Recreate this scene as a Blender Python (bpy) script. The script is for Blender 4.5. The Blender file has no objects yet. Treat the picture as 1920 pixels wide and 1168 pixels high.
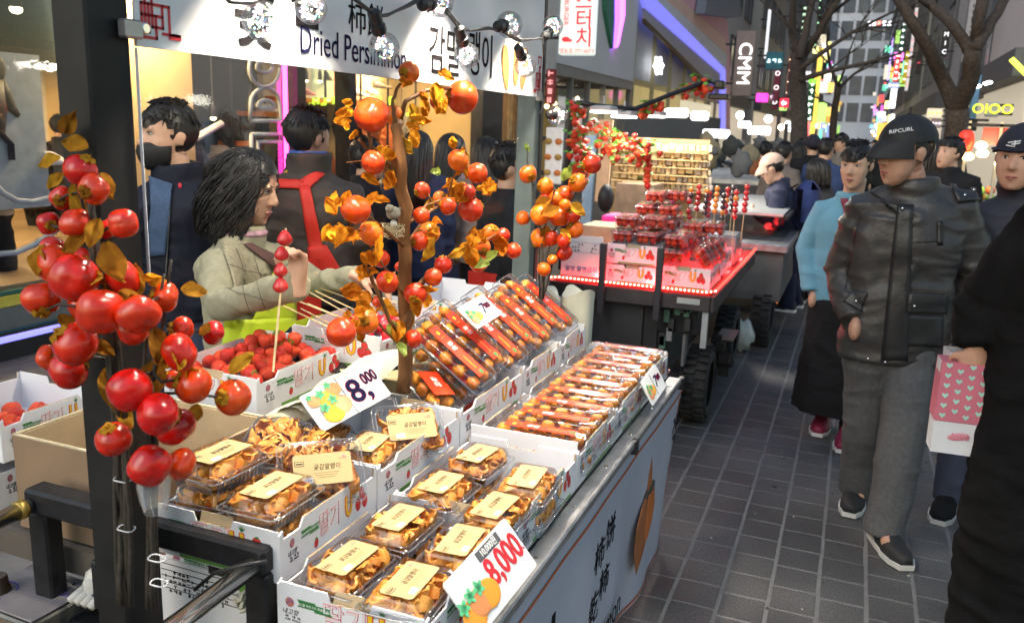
import bpy, math, random
import numpy as np
from mathutils import Matrix, Vector

rnd = random.Random(11)
SC = bpy.context.scene
COL = SC.collection
R = math.radians

# ---------------------------------------------------------------- camera
CAM_H = 1.62
F_PX, YAW, PITCH, ROLL = 1583.0, R(21.543), R(12.401), R(2.05)
_fw = Vector((-math.sin(YAW) * math.cos(PITCH), math.cos(YAW) * math.cos(PITCH), -math.sin(PITCH)))
_r0 = Vector((math.cos(YAW), math.sin(YAW), 0)); _u0 = _r0.cross(_fw)
_rt = math.cos(ROLL) * _r0 + math.sin(ROLL) * _u0
_up = -math.sin(ROLL) * _r0 + math.cos(ROLL) * _u0
_O = Vector((0, 0, CAM_H))
cam = bpy.data.cameras.new('camera')
cam.sensor_width = 36; cam.sensor_fit = 'HORIZONTAL'; cam.lens = F_PX * 36 / 1920
cam.clip_start = 0.05; cam.clip_end = 2000
cam.dof.use_dof = True; cam.dof.focus_distance = 2.1; cam.dof.aperture_fstop = 6.3
camo = bpy.data.objects.new('camera', cam); COL.objects.link(camo)
camo.matrix_world = Matrix(((_rt.x, _up.x, -_fw.x, 0), (_rt.y, _up.y, -_fw.y, 0), (_rt.z, _up.z, -_fw.z, CAM_H), (0, 0, 0, 1)))
SC.camera = camo

# ---------------------------------------------------------------- sky and sun (dusk, overcast)
SUN_EL, SUN_ROT = R(32), R(200)
w = bpy.data.worlds.new('World'); SC.world = w; w.use_nodes = True
nt = w.node_tree; bg = nt.nodes['Background']
sky = nt.nodes.new('ShaderNodeTexSky'); sky.sky_type = 'NISHITA'; sky.sun_disc = False
sky.sun_elevation = SUN_EL; sky.sun_rotation = SUN_ROT; sky.air_density = 1.8; sky.dust_density = 1.2; sky.ozone_density = 2.5
nt.links.new(sky.outputs[0], bg.inputs[0]); bg.inputs[1].default_value = 0.135
sl = bpy.data.lights.new('sun', 'SUN'); sl.energy = 0.65; sl.angle = R(40); sl.color = (1, .98, .95)
so = bpy.data.objects.new('sun', sl); COL.objects.link(so)
_sd = Vector((math.sin(SUN_ROT) * math.cos(SUN_EL), math.cos(SUN_ROT) * math.cos(SUN_EL), math.sin(SUN_EL)))
so.rotation_euler = _sd.to_track_quat('Z', 'Y').to_euler()
vs = SC.view_settings; vs.view_transform = 'Standard'; vs.look = 'None'; vs.exposure = 0.52; vs.gamma = 1.0
vs.use_curve_mapping = False
SC.render.engine = 'CYCLES'
SC.cycles.use_denoising = True
SC.cycles.max_bounces = 10; SC.cycles.transparent_max_bounces = 24; SC.cycles.diffuse_bounces = 3
SC.cycles.glossy_bounces = 3; SC.cycles.transmission_bounces = 6
SC.cycles.sample_clamp_indirect = 4.0; SC.cycles.caustics_reflective = False; SC.cycles.caustics_refractive = False

# ---------------------------------------------------------------- photo pixel -> place
def _ray(x, y): return _fw * F_PX + _rt * (x - 960) - _up * (y - 584)
def at_z(x, y, z): d = _ray(x, y); return _O + d * ((z - CAM_H) / d.z)
def at_x(x, y, X): d = _ray(x, y); return _O + d * (X / d.x)
def at_y(x, y, Y): d = _ray(x, y); return _O + d * (Y / d.y)
def at_d(x, y, dist): return _O + _ray(x, y) * (dist / F_PX)
def px_size(p): return (Vector(p) - _O).dot(_fw) / F_PX      # metres covered by one photo pixel at p

# ---------------------------------------------------------------- materials
def nodes(name):
    m = bpy.data.materials.new(name); m.use_nodes = True
    t = m.node_tree; b = t.nodes['Principled BSDF']
    return m, t, b, t.nodes.new, t.links.new
def mat(name, col, rough=.6, metal=0., var=.12, scale=12., bump=0., bscale=60., coat=0., sss=0., emit=0., ecol=None, rand=0., col2=None, spec=None, stretch=None, sheen=0., rvar=0., detail=4):
    m, t, b, N, L = nodes(name)
    tc = N('ShaderNodeTexCoord'); src = tc.outputs['Object']
    if stretch:
        mp = N('ShaderNodeMapping'); mp.inputs['Scale'].default_value = stretch; L(src, mp.inputs[0]); src = mp.outputs[0]
    no = N('ShaderNodeTexNoise'); no.inputs['Scale'].default_value = scale; no.inputs['Detail'].default_value = detail; L(src, no.inputs[0])
    cr = N('ShaderNodeValToRGB'); c = Vector(col[:3])
    a2 = Vector(col2[:3]) if col2 else c * (1 + var)
    cr.color_ramp.elements[0].position = .3; cr.color_ramp.elements[1].position = .7
    cr.color_ramp.elements[0].color = (*(c * (1 - var) if not col2 else c), 1); cr.color_ramp.elements[1].color = (*a2, 1)
    L(no.outputs[0], cr.inputs[0]); out = cr.outputs[0]
    if rand:
        oi = N('ShaderNodeObjectInfo'); hs = N('ShaderNodeHueSaturation')
        mr = N('ShaderNodeMapRange'); mr.inputs[3].default_value = 1 - rand; mr.inputs[4].default_value = 1 + rand
        L(oi.outputs['Random'], mr.inputs[0]); L(mr.outputs[0], hs.inputs['Value'])
        mh = N('ShaderNodeMapRange'); mh.inputs[3].default_value = .5; mh.inputs[4].default_value = .5 + rand * .08
        L(oi.outputs['Random'], mh.inputs[0]); L(mh.outputs[0], hs.inputs['Hue'])
        L(out, hs.inputs['Color']); out = hs.outputs[0]
    L(out, b.inputs['Base Color'])
    b.inputs['Roughness'].default_value = rough; b.inputs['Metallic'].default_value = metal
    if rvar:
        mr2 = N('ShaderNodeMapRange'); mr2.inputs[3].default_value = max(.03, rough - rvar); mr2.inputs[4].default_value = min(1, rough + rvar)
        n3 = N('ShaderNodeTexNoise'); n3.inputs['Scale'].default_value = scale * .7; n3.inputs['Detail'].default_value = 6; L(src, n3.inputs[0])
        L(n3.outputs[0], mr2.inputs[0]); L(mr2.outputs[0], b.inputs['Roughness'])
    if coat: b.inputs['Coat Weight'].default_value = coat; b.inputs['Coat Roughness'].default_value = .08
    if sss: b.inputs['Subsurface Weight'].default_value = sss; b.inputs['Subsurface Radius'].default_value = (.012, .005, .003); b.inputs['Subsurface Scale'].default_value = 1.0
    if spec is not None: b.inputs['Specular IOR Level'].default_value = spec
    if sheen: b.inputs['Sheen Weight'].default_value = sheen
    if emit:
        b.inputs['Emission Strength'].default_value = emit
        b.inputs['Emission Color'].default_value = (*(ecol or col)[:3], 1)
    if bump:
        n2 = N('ShaderNodeTexNoise'); n2.inputs['Scale'].default_value = bscale; n2.inputs['Detail'].default_value = 5; L(src, n2.inputs[0])
        bp = N('ShaderNodeBump'); bp.inputs['Strength'].default_value = bump; bp.inputs['Distance'].default_value = .004
        L(n2.outputs[0], bp.inputs['Height']); L(bp.outputs[0], b.inputs['Normal'])
    return m
def film(name, tint=(.97, .98, 1), gl=.06, rough=.06, edge=.55, haze=0.):
    """thin clear plastic or window glass: mostly straight-through, glossy towards grazing angles"""
    m, t, b, N, L = nodes(name); t.nodes.remove(b)
    tr = N('ShaderNodeBsdfTransparent'); tr.inputs[0].default_value = (*tint, 1)
    g = N('ShaderNodeBsdfGlossy'); g.inputs['Roughness'].default_value = rough
    lw = N('ShaderNodeLayerWeight'); lw.inputs['Blend'].default_value = .35
    mr = N('ShaderNodeMapRange'); mr.inputs[3].default_value = gl; mr.inputs[4].default_value = edge
    mx = N('ShaderNodeMixShader'); L(lw.outputs['Fresnel'], mr.inputs[0]); L(mr.outputs[0], mx.inputs[0])
    tc = N('ShaderNodeTexCoord'); no = N('ShaderNodeTexNoise'); no.inputs['Scale'].default_value = 30; L(tc.outputs['Object'], no.inputs[0])
    bp = N('ShaderNodeBump'); bp.inputs['Strength'].default_value = .12; bp.inputs['Distance'].default_value = .003; L(no.outputs[0], bp.inputs['Height']); L(bp.outputs[0], g.inputs['Normal'])
    L(tr.outputs[0], mx.inputs[1]); L(g.outputs[0], mx.inputs[2]); out = mx.outputs[0]
    if haze:
        d = N('ShaderNodeBsdfDiffuse'); d.inputs[0].default_value = (.9, .92, .95, 1); m2 = N('ShaderNodeMixShader'); m2.inputs[0].default_value = haze
        L(out, m2.inputs[1]); L(d.outputs[0], m2.inputs[2]); out = m2.outputs[0]
    L(out, t.nodes['Material Output'].inputs[0])
    return m
def glow(name, col, s):
    m, t, b, N, L = nodes(name)
    b.inputs['Base Color'].default_value = (*col, 1); b.inputs['Emission Color'].default_value = (*col, 1); b.inputs['Emission Strength'].default_value = s
    b.inputs['Roughness'].default_value = .4
    return m
M = {}
def mk(k, *a, **kw): M[k] = mat(k, *a, **kw); return M[k]
_gl = {}
def G(col, s):
    k = (tuple(round(c, 2) for c in col), s)
    if k not in _gl: _gl[k] = glow('glow_%d' % len(_gl), col, s)
    return _gl[k]
_fl = {}
def C(col, rough=.6, **kw):
    k = (tuple(round(c, 3) for c in col), rough, tuple(sorted(kw.items())))
    if k not in _fl: _fl[k] = mat('paint_%d' % len(_fl), col, rough, **kw)
    return _fl[k]

# ---------------------------------------------------------------- mesh helpers
def rot(axis, a): return Matrix.Rotation(a, 3, axis)
class MB:
    def __init__(s): s.v = []; s.f = []; s.mi = []; s.m = 0
    def add(s, vs, fs):
        o = len(s.v); s.v.extend([tuple(p) for p in vs]); s.f.extend([tuple(i + o for i in q) for q in fs]); s.mi.extend([s.m] * len(fs)); return o
    def box(s, c, d, Rm=None, bev=0.):
        c = Vector(c); h = Vector(d) / 2; vs = []
        def P(x, y, z):
            p = Vector((x, y, z)); p = Rm @ p if Rm else p
            return p + c
        if not bev:
            for x in (-1, 1):
                for y in (-1, 1):
                    for z in (-1, 1): vs.append(P(x * h.x, y * h.y, z * h.z))
            fs = [(0, 1, 3, 2), (4, 6, 7, 5), (0, 4, 5, 1), (2, 3, 7, 6), (0, 2, 6, 4), (1, 5, 7, 3)]
        else:
            b = min(bev, h.x * .9, h.y * .9, h.z * .9); idx = {}; fs = []
            for x in (-1, 1):
                for y in (-1, 1):
                    for z in (-1, 1):
                        for k in range(3):
                            q = [x * (h.x - b), y * (h.y - b), z * (h.z - b)]; q[k] += b * (x, y, z)[k]
                            idx[(x, y, z, k)] = len(vs); vs.append(P(*q))
            S = (-1, 1)
            for k in range(3):
                o = [a for a in range(3) if a != k]
                for sg in S:
                    q = []
                    for (a, bb) in ((-1, -1), (1, -1), (1, 1), (-1, 1)):
                        t = [0, 0, 0]; t[k] = sg; t[o[0]] = a; t[o[1]] = bb; q.append(idx[(*t, k)])
                    fs.append(tuple(q))
                for a in S:
                    for bb in S:
                        t0 = [0, 0, 0]; t1 = [0, 0, 0]; t0[k] = -1; t1[k] = 1
                        for t in (t0, t1): t[o[0]] = a; t[o[1]] = bb
                        fs.append((idx[(*t0, o[0])], idx[(*t1, o[0])], idx[(*t1, o[1])], idx[(*t0, o[1])]))
            for x in S:
                for y in S:
                    for z in S: fs.append(tuple(idx[(x, y, z, k)] for k in range(3)))
        s.add(vs, fs); return s
    def loft(s, rings, cap=True, closed=True):
        n = len(rings[0]); vs = [p for r in rings for p in r]; fs = []
        for i in range(len(rings) - 1):
            for j in range(n if closed else n - 1):
                k = (j + 1) % n; fs.append((i * n + j, i * n + k, (i + 1) * n + k, (i + 1) * n + j))
        if cap: fs.append(tuple(range(n - 1, -1, -1))); fs.append(tuple((len(rings) - 1) * n + j for j in range(n)))
        s.add(vs, fs); return s
    def tube(s, path, r, n=8, cap=True, flat=1.):
        P = [Vector(p) for p in path]; rs = r if isinstance(r, (list, tuple)) else [r] * len(P); rings = []
        t = (P[1] - P[0]).normalized(); a = Vector((0, 0, 1)) if abs(t.z) < .9 else Vector((1, 0, 0)); u = t.cross(a).normalized()
        for i, p in enumerate(P):
            t = (P[min(i + 1, len(P) - 1)] - P[max(i - 1, 0)]).normalized()
            u = (u - t * u.dot(t)).normalized(); v = t.cross(u)
            rings.append([p + (u * math.cos(q) + v * math.sin(q) * flat) * rs[i] for q in [2 * math.pi * k / n for k in range(n)]])
        return s.loft(rings, cap)
    def ell(s, c, r, nu=16, nv=10, Rm=None, fn=None):
        c = Vector(c); r = Vector((r, r, r)) if isinstance(r, (int, float)) else Vector(r)
        def P(a, b):
            p = Vector((math.cos(a) * math.sin(b), math.sin(a) * math.sin(b), math.cos(b)))
            if fn: p = fn(p)
            p = Vector((p.x * r.x, p.y * r.y, p.z * r.z))
            return (Rm @ p if Rm else p) + c
        vs = [P(0, 0)] + [P(2 * math.pi * i / nu, math.pi * j / nv) for j in range(1, nv) for i in range(nu)] + [P(0, math.pi)]
        fs = [(0, 1 + i, 1 + (i + 1) % nu) for i in range(nu)]
        for j in range(nv - 2):
            for i in range(nu): a = 1 + j * nu; fs.append((a + i, a + nu + i, a + nu + (i + 1) % nu, a + (i + 1) % nu))
        l = len(vs) - 1; a = 1 + (nv - 2) * nu
        fs += [(l, a + (i + 1) % nu, a + i) for i in range(nu)]
        s.add(vs, fs); return s
    def lathe(s, prof, n=20, c=(0, 0, 0), Rm=None, cap=True):
        c = Vector(c); rings = []
        for r, z in prof:
            q = [Vector((r * math.cos(2 * math.pi * k / n), r * math.sin(2 * math.pi * k / n), z)) for k in range(n)]
            rings.append([(Rm @ p if Rm else p) + c for p in q])
        return s.loft(rings, cap)
    def poly(s, pts, t, origin, ux, uy):
        """flat outline extruded by t along ux x uy"""
        ux = Vector(ux); uy = Vector(uy); nz = ux.cross(uy).normalized(); o = Vector(origin); n = len(pts)
        vs = [o + ux * p[0] + uy * p[1] for p in pts] + [o + ux * p[0] + uy * p[1] + nz * t for p in pts]
        fs = [tuple(range(n - 1, -1, -1)), tuple(range(n, 2 * n))] + [(i, (i + 1) % n, n + (i + 1) % n, n + i) for i in range(n)]
        s.add(vs, fs); return s
    def grid(s, fn, nu, nv):
        vs = [fn(i / nu, j / nv) for j in range(nv + 1) for i in range(nu + 1)]
        fs = [(j * (nu + 1) + i, j * (nu + 1) + i + 1, (j + 1) * (nu + 1) + i + 1, (j + 1) * (nu + 1) + i) for j in range(nv) for i in range(nu)]
        s.add(vs, fs); return s
    def xf(s, Mx, start=0): s.v[start:] = [tuple(Mx @ Vector(p)) for p in s.v[start:]]; return s
    def mesh(s, name, mats, smooth=False):
        me = bpy.data.meshes.new(name); me.from_pydata(s.v, [], s.f)
        for m in (mats if isinstance(mats, (list, tuple)) else [mats]): me.materials.append(m)
        if isinstance(mats, (list, tuple)) and len(mats) > 1: me.polygons.foreach_set('material_index', s.mi)
        if smooth: me.shade_smooth() if hasattr(me, 'shade_smooth') else me.polygons.foreach_set('use_smooth', [True] * len(me.polygons))
        if smooth and smooth is not True: me.set_sharp_from_angle(angle=R(smooth))
        me.update(); return me
    def build(s, name, mats, parent=None, smooth=False, **kw): return link(name, s.mesh(name, mats, smooth), parent, **kw)
def link(name, me, parent=None, mx=None, label=None, cat=None, group=None, kind=None):
    o = bpy.data.objects.new(name, me); COL.objects.link(o)
    if parent: o.parent = parent
    if mx is not None: o.matrix_basis = mx
    return tag(o, label, cat, group, kind)
def tag(o, label=None, cat=None, group=None, kind=None):
    if label: o['label'] = label
    if cat: o['category'] = cat
    if group: o['group'] = group
    if kind: o['kind'] = kind
    return o
def thing(name, label, cat, loc=(0, 0, 0), rz=0, group=None, mx=None):
    o = bpy.data.objects.new(name, None); COL.objects.link(o); o.empty_display_size = .05
    if mx is not None: o.matrix_basis = mx
    else: o.location = loc; o.rotation_euler = (0, 0, rz)
    return tag(o, label, cat, group)
def setm(me, m):
    me.materials.clear(); me.materials.append(m)
def dup(root, mx, label=None, group=None):
    def cp(o, par):
        c = o.copy(); COL.objects.link(c); c.parent = par
        for ch in o.children: cp(ch, c)
        return c
    c = cp(root, None); c.matrix_basis = mx
    return tag(c, label, None, group)
def frame(o, x, y, z=None):
    x = Vector(x).normalized(); y = Vector(y).normalized(); z = Vector(z).normalized() if z else x.cross(y).normalized()
    o = Vector(o); return Matrix(((x.x, y.x, z.x, o.x), (x.y, y.y, z.y, o.y), (x.z, y.z, z.z, o.z), (0, 0, 0, 1)))

# temporary scene for evaluating text and remeshes without touching the real one
TMP = bpy.data.scenes.new('tmp')
def _eval(ob):
    TMP.collection.objects.link(ob); vl = TMP.view_layers[0]; vl.update(); dg = vl.depsgraph
    me = bpy.data.meshes.new_from_object(ob.evaluated_get(dg), depsgraph=dg)
    TMP.collection.objects.unlink(ob); d = ob.data; bpy.data.objects.remove(ob)
    return me
_tx = {}
def text_mesh(s, size, bold=0., depth=.0006, shear=0., sx=1., line=.9):
    k = (s, size, bold, depth, shear, sx)
    if k not in _tx:
        cu = bpy.data.curves.new('txt', 'FONT'); cu.body = s; cu.size = size; cu.align_x = 'CENTER'; cu.align_y = 'CENTER'
        cu.extrude = depth; cu.offset = bold * size; cu.shear = shear; cu.resolution_u = 3; cu.space_line = line
        me = _eval(bpy.data.objects.new('txt', cu)); me.name = 'lettering'
        if sx != 1.: me.transform(Matrix.Diagonal((sx, 1, 1, 1)))
        _tx[k] = me
    return _tx[k]
def text(s, size, m, parent, mx, name='lettering', **kw):
    me = text_mesh(s, size, **kw).copy(); me.materials.clear(); me.materials.append(m)
    return link(name, me, parent, mx)
def remesh(mb, vox, sm=2):
    me = mb.mesh('rm', M['white_board']) if 'white_board' in M else mb.mesh('rm', [])
    ob = bpy.data.objects.new('rm', me)
    md = ob.modifiers.new('r', 'REMESH'); md.mode = 'VOXEL'; md.voxel_size = vox
    if sm: m2 = ob.modifiers.new('s', 'SMOOTH'); m2.iterations = sm; m2.factor = .5
    out = _eval(ob); out.materials.clear(); out.shade_smooth(); return out
def vco(me):
    a = np.empty(len(me.vertices) * 3, np.float32); me.vertices.foreach_get('co', a); return a.reshape(-1, 3)
def vset(me, a): me.vertices.foreach_set('co', np.ascontiguousarray(a, np.float32).ravel()); me.update()
def vno(me):
    a = np.empty(len(me.vertices) * 3, np.float32); me.vertices.foreach_get('normal', a); return a.reshape(-1, 3)
def vnoise(P, sc, seed=0):
    P = np.asarray(P, np.float64) * sc + seed * 17.13; i = np.floor(P).astype(np.int64); fr = P - i; fr = fr * fr * (3 - 2 * fr); out = 0
    for dx in (0, 1):
        for dy in (0, 1):
            for dz in (0, 1):
                h = (i[:, 0] + dx) * 374761393 + (i[:, 1] + dy) * 668265263 + (i[:, 2] + dz) * 2147483647 + seed * 974634777
                h = (h ^ (h >> 13)) * 1274126177; h = ((h ^ (h >> 16)) & 0xffff) / 65535.
                wt = (fr[:, 0] if dx else 1 - fr[:, 0]) * (fr[:, 1] if dy else 1 - fr[:, 1]) * (fr[:, 2] if dz else 1 - fr[:, 2])
                out = out + h * wt
    return out - .5
def glyphs(mb, rng, x0, y0, cols, rows, cw, ch, fill=.8):
    """unreadable small print: rows of little strokes in the xy plane"""
    for j in range(rows):
        for i in range(cols):
            if rng.random() > fill: continue
            cx = x0 + (i + .5) * cw; cy = y0 - (j + .5) * ch
            for k in range(3):
                if rng.random() < .5: mb.box((cx + rng.uniform(-.1, .1) * cw, cy + rng.uniform(-.3, .3) * ch, 0), (cw * .7, ch * .11, .0008))
                else: mb.box((cx + rng.uniform(-.3, .3) * cw, cy, 0.0001), (cw * .14, ch * .65, .0008))
    return mb

# ---------------------------------------------------------------- shared materials
mk('white_board', (.78, .78, .80), .55, var=.04, scale=9, bump=.05, bscale=150)
mk('board_inside', (.74, .73, .76), .6, var=.05, scale=7)
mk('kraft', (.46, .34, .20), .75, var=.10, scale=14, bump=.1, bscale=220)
mk('kraft_out_shade', (.27, .175, .105), .8, var=.10, scale=14, bump=.1, bscale=220)  # same kraft, with the shade on the box's outer faces put into the colour
mk('kraft_edge', (.36, .27, .17), .85, var=.25, scale=120)
mk('steel', (.78, .78, .77), .16, 1., var=.04, scale=30, rvar=.05)
mk('dull_steel', (.38, .38, .39), .4, .8, var=.25, scale=18, rvar=.2, bump=.05)
mk('black_iron', (.016, .016, .018), .45, .0, var=.35, scale=25, bump=.15, bscale=90, rvar=.12, spec=.3)
mk('post_paint', (.015, .0145, .015), .5, .0, var=.25, scale=20, rvar=.12, spec=.25)
mk('green_paint', (.085, .115, .115), .5, .0, var=.15, scale=14, rvar=.12)
mk('wood', (.10, .042, .014), .7, var=.5, scale=26, stretch=(1, 1, .35), bump=.6, bscale=70, col2=(.26, .12, .045), spec=.25)
mk('twig', (.30, .19, .08), .75, var=.35, scale=30, bump=.3, bscale=120)
mk('dark_stem', (.035, .026, .018), .6, var=.4, scale=60, bump=.3, bscale=120)
mk('bark', (.055, .04, .03), .9, var=.5, scale=30, bump=.6, bscale=45)
mk('red_fruit', (.60, .005, .003), .26, var=.25, scale=1.6, coat=.22, rand=.14, detail=7, rvar=.1)
mk('orange_fruit', (.78, .075, .003), .3, var=.22, scale=1.8, coat=.2, rand=.12, col2=(.86, .15, .006), detail=7, rvar=.1)
mk('deep_fruit', (.56, .006, .003), .25, var=.3, scale=1.8, coat=.25, rand=.12, col2=(.70, .045, .005), detail=7, rvar=.1)
mk('gold_leaf', (.33, .12, .014), .85, var=.45, scale=3, rand=.3, bump=.0, bscale=6, col2=(.52, .24, .03), spec=.05)
mk('orange_leaf', (.70, .17, .010), .8, var=.35, scale=3, rand=.25, bump=.0, bscale=6, col2=(.84, .33, .03), spec=.05)
mk('green_leaf', (.20, .32, .04), .5, var=.3, scale=25, rand=.2, col2=(.45, .48, .10))
mk('calyx', (.20, .13, .03), .7, var=.4, scale=60)
mk('strawberry', (.60, .010, .008), .32, var=.3, scale=4, rand=.14, coat=.15, bump=.9, bscale=9, col2=(.72, .045, .025), spec=.35)
mk('candy_berry', (.58, .006, .007), .14, var=.3, scale=4, coat=.8, bump=.5, bscale=8)
mk('leaf_cap', (.10, .26, .03), .6, var=.3, scale=60)
mk('bamboo', (.66, .50, .27), .6, var=.12, scale=60)
mk('dried_slice', (.74, .19, .018), .42, var=.4, scale=45, bump=.35, bscale=120, col2=(.90, .43, .085), sss=.0, rand=.1)
mk('dried_persimmon', (.74, .12, .008), .4, var=.4, scale=60, bump=.6, bscale=110, col2=(.95, .36, .03), rand=.18, coat=.1)
mk('tan_label', (.46, .345, .16), .6, var=.06, scale=18)
mk('orange_label', (.84, .045, .008), .4, var=.10, scale=12, coat=.3)
mk('ink', (.012, .010, .012), .8, var=.1, spec=.1)
mk('red_ink', (.62, .02, .03), .55, var=.05)
mk('green_ink', (.04, .20, .05), .55, var=.1)
mk('yellow_ink', (.85, .52, .02), .5, var=.06)
mk('navy_ink', (.012, .012, .055), .8, var=.05, spec=.1)
mk('paper', (.80, .80, .79), .6, var=.03)
mk('tyre', (.022, .021, .021), .8, var=.35, scale=40, bump=.3, bscale=100)
mk('black_plastic', (.02, .02, .022), .35, var=.2, scale=30)
mk('skin', (.56, .33, .22), .5, var=.07, scale=30, sss=.08, bump=.05, bscale=300)
mk('skin_tan', (.50, .28, .19), .48, var=.09, scale=30, sss=.08, bump=.05, bscale=300)
mk('hair', (.012, .010, .009), .38, var=.4, scale=80, stretch=(1, 1, .2), bump=.4, bscale=220, spec=.4)
mk('lip', (.42, .14, .12), .45, var=.1)
mk('eye_white', (.7, .68, .65), .2, var=.03)
mk('eye_dark', (.012, .009, .008), .15, var=.1)
M['clear'] = film('clear_plastic', gl=.035, rough=.07, edge=.55, haze=.0)
M['clear_edge'] = film('clear_plastic_rim', gl=.18, rough=.1, edge=.75, haze=.07)
M['pane'] = film('window_pane', tint=(.95, .96, .97), gl=.015, rough=.02, edge=.22)
M['acrylic'] = film('clear_acrylic', tint=(.985, .99, .99), gl=.002, rough=.02, edge=.02)
M['globe'] = film('bulb_glass', tint=(.98, .99, 1), gl=.05, rough=.03, edge=.7, haze=.012)

for k_ in ('gold_leaf', 'orange_leaf', 'green_leaf'):          # thin dry leaves let light through
    t = M[k_].node_tree; b = t.nodes['Principled BSDF']; tl = t.nodes.new('ShaderNodeBsdfTranslucent'); mx = t.nodes.new('ShaderNodeMixShader'); mx.inputs[0].default_value = .42
    t.links.new(b.inputs['Base Color'].links[0].from_socket, tl.inputs[0]); t.links.new(b.outputs[0], mx.inputs[1]); t.links.new(tl.outputs[0], mx.inputs[2]); t.links.new(mx.outputs[0], t.nodes['Material Output'].inputs[0])
# ---------------------------------------------------------------- the street and its paving
g = MB(); g.box((0, 200, -.1016), (300, 520, .2)); 
mk('mortar', (.19, .19, .185), .9, var=.35, scale=9, bump=.4, bscale=60)
m, t, b, N, L = nodes('street_joints')           # light mortar near by, laid blocks far away
tc = N('ShaderNodeTexCoord'); br = N('ShaderNodeTexBrick'); L(tc.outputs['Object'], br.inputs[0])
br.inputs['Color1'].default_value = (.075, .075, .08, 1); br.inputs['Color2'].default_value = (.095, .093, .096, 1); br.inputs['Mortar'].default_value = (.17, .17, .165, 1)
br.inputs['Scale'].default_value = 1.; br.inputs['Brick Width'].default_value = .163; br.inputs['Row Height'].default_value = .163; br.inputs['Mortar Size'].default_value = .006
sx = N('ShaderNodeSeparateXYZ'); L(tc.outputs['Object'], sx.inputs[0]); gt = N('ShaderNodeMath'); gt.operation = 'GREATER_THAN'; gt.inputs[1].default_value = 17.6; L(sx.outputs[1], gt.inputs[0])
nz = N('ShaderNodeTexNoise'); nz.inputs['Scale'].default_value = 14; nz.inputs['Detail'].default_value = 8; L(tc.outputs['Object'], nz.inputs[0])
cr = N('ShaderNodeValToRGB'); cr.color_ramp.elements[0].color = (.10, .10, .10, 1); cr.color_ramp.elements[1].color = (.21, .21, .205, 1); L(nz.outputs[0], cr.inputs[0])
mx = N('ShaderNodeMix'); mx.data_type = 'RGBA'; L(gt.outputs[0], mx.inputs[0]); L(cr.outputs[0], mx.inputs[6]); L(br.outputs[0], mx.inputs[7]); L(mx.outputs[2], b.inputs['Base Color'])
b.inputs['Roughness'].default_value = .8
street = g.build('street', m, kind='structure')
m, t, b, N, L = nodes('paver_stone')
tc = N('ShaderNodeTexCoord'); geo = N('ShaderNodeNewGeometry')
n1 = N('ShaderNodeTexNoise'); n1.inputs['Scale'].default_value = 160; n1.inputs['Detail'].default_value = 6; L(geo.outputs['Position'], n1.inputs[0])
n2 = N('ShaderNodeTexNoise'); n2.inputs['Scale'].default_value = 1.6; n2.inputs['Detail'].default_value = 5; L(geo.outputs['Position'], n2.inputs[0])
vc = N('ShaderNodeTexVoronoi'); vc.inputs['Scale'].default_value = 5.2; L(geo.outputs['Position'], vc.inputs[0])
cr = N('ShaderNodeValToRGB'); cr.color_ramp.elements[0].position = .3; cr.color_ramp.elements[1].position = .72
cr.color_ramp.elements[0].color = (.045, .0445, .045, 1); cr.color_ramp.elements[1].color = (.150, .148, .147, 1); L(n1.outputs[0], cr.inputs[0])
mu = N('ShaderNodeMix'); mu.data_type = 'RGBA'; mu.blend_type = 'MULTIPLY'; mu.inputs[0].default_value = 1.
c2 = N('ShaderNodeValToRGB'); c2.color_ramp.elements[0].position = .35; c2.color_ramp.elements[0].color = (.42, .42, .43, 1); c2.color_ramp.elements[1].position = .65; c2.color_ramp.elements[1].color = (1.05, 1.04, 1.03, 1)
L(n2.outputs[0], c2.inputs[0]); L(cr.outputs[0], mu.inputs[6]); L(c2.outputs[0], mu.inputs[7]); L(mu.outputs[2], b.inputs['Base Color'])
mr = N('ShaderNodeMapRange'); mr.inputs[3].default_value = .42; mr.inputs[4].default_value = .75; L(n2.outputs[0], mr.inputs[0]); L(mr.outputs[0], b.inputs['Roughness'])
bp = N('ShaderNodeBump'); bp.inputs['Strength'].default_value = .35; bp.inputs['Distance'].default_value = .003; L(n1.outputs[0], bp.inputs['Height']); L(bp.outputs[0], b.inputs['Normal'])
M['paver'] = m
PW = .163
pv = []
rp = random.Random(5)
def proj(p):
    d = Vector(p) - _O; w_ = d.dot(_fw)
    return (960 + F_PX * d.dot(_rt) / w_, 584 - F_PX * d.dot(_up) / w_, w_)
for i in range(-29, 24):
    x = -.444 + PW * (i + .5); off = rp.uniform(0, PW) if i > -60 else 0
    if i == 1: off = 2.958 % PW
    for j in range(6, 108):
        y = j * PW + off
        if y < 1.2 or (x < -.8 and y < 2.0): continue
        px, py, dd = proj((x, y, 0))
        pv.append((x, y, px, py, dd, rp.uniform(-.0012, .0012), rp.uniform(-.5, .5), rp.uniform(-.5, .5)))
vis = [k for k, p in enumerate(pv) if 0 < p[2] < 1920 and p[3] < 1230 and p[0] > -.62 and p[1] > 2.3]
vis.sort(key=lambda k: pv[k][4]); top300 = set(vis[:300])
pm = []
for k in range(3):
    q = MB(); q.box((0, 0, -.014), (PW - .011 - .001 * k, PW - .0075, .028), bev=.0024); pm.append(q.mesh('paver', M['paver']))
rest = MB()
hw, hl = (PW - .0115) / 2, (PW - .0075) / 2
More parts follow.
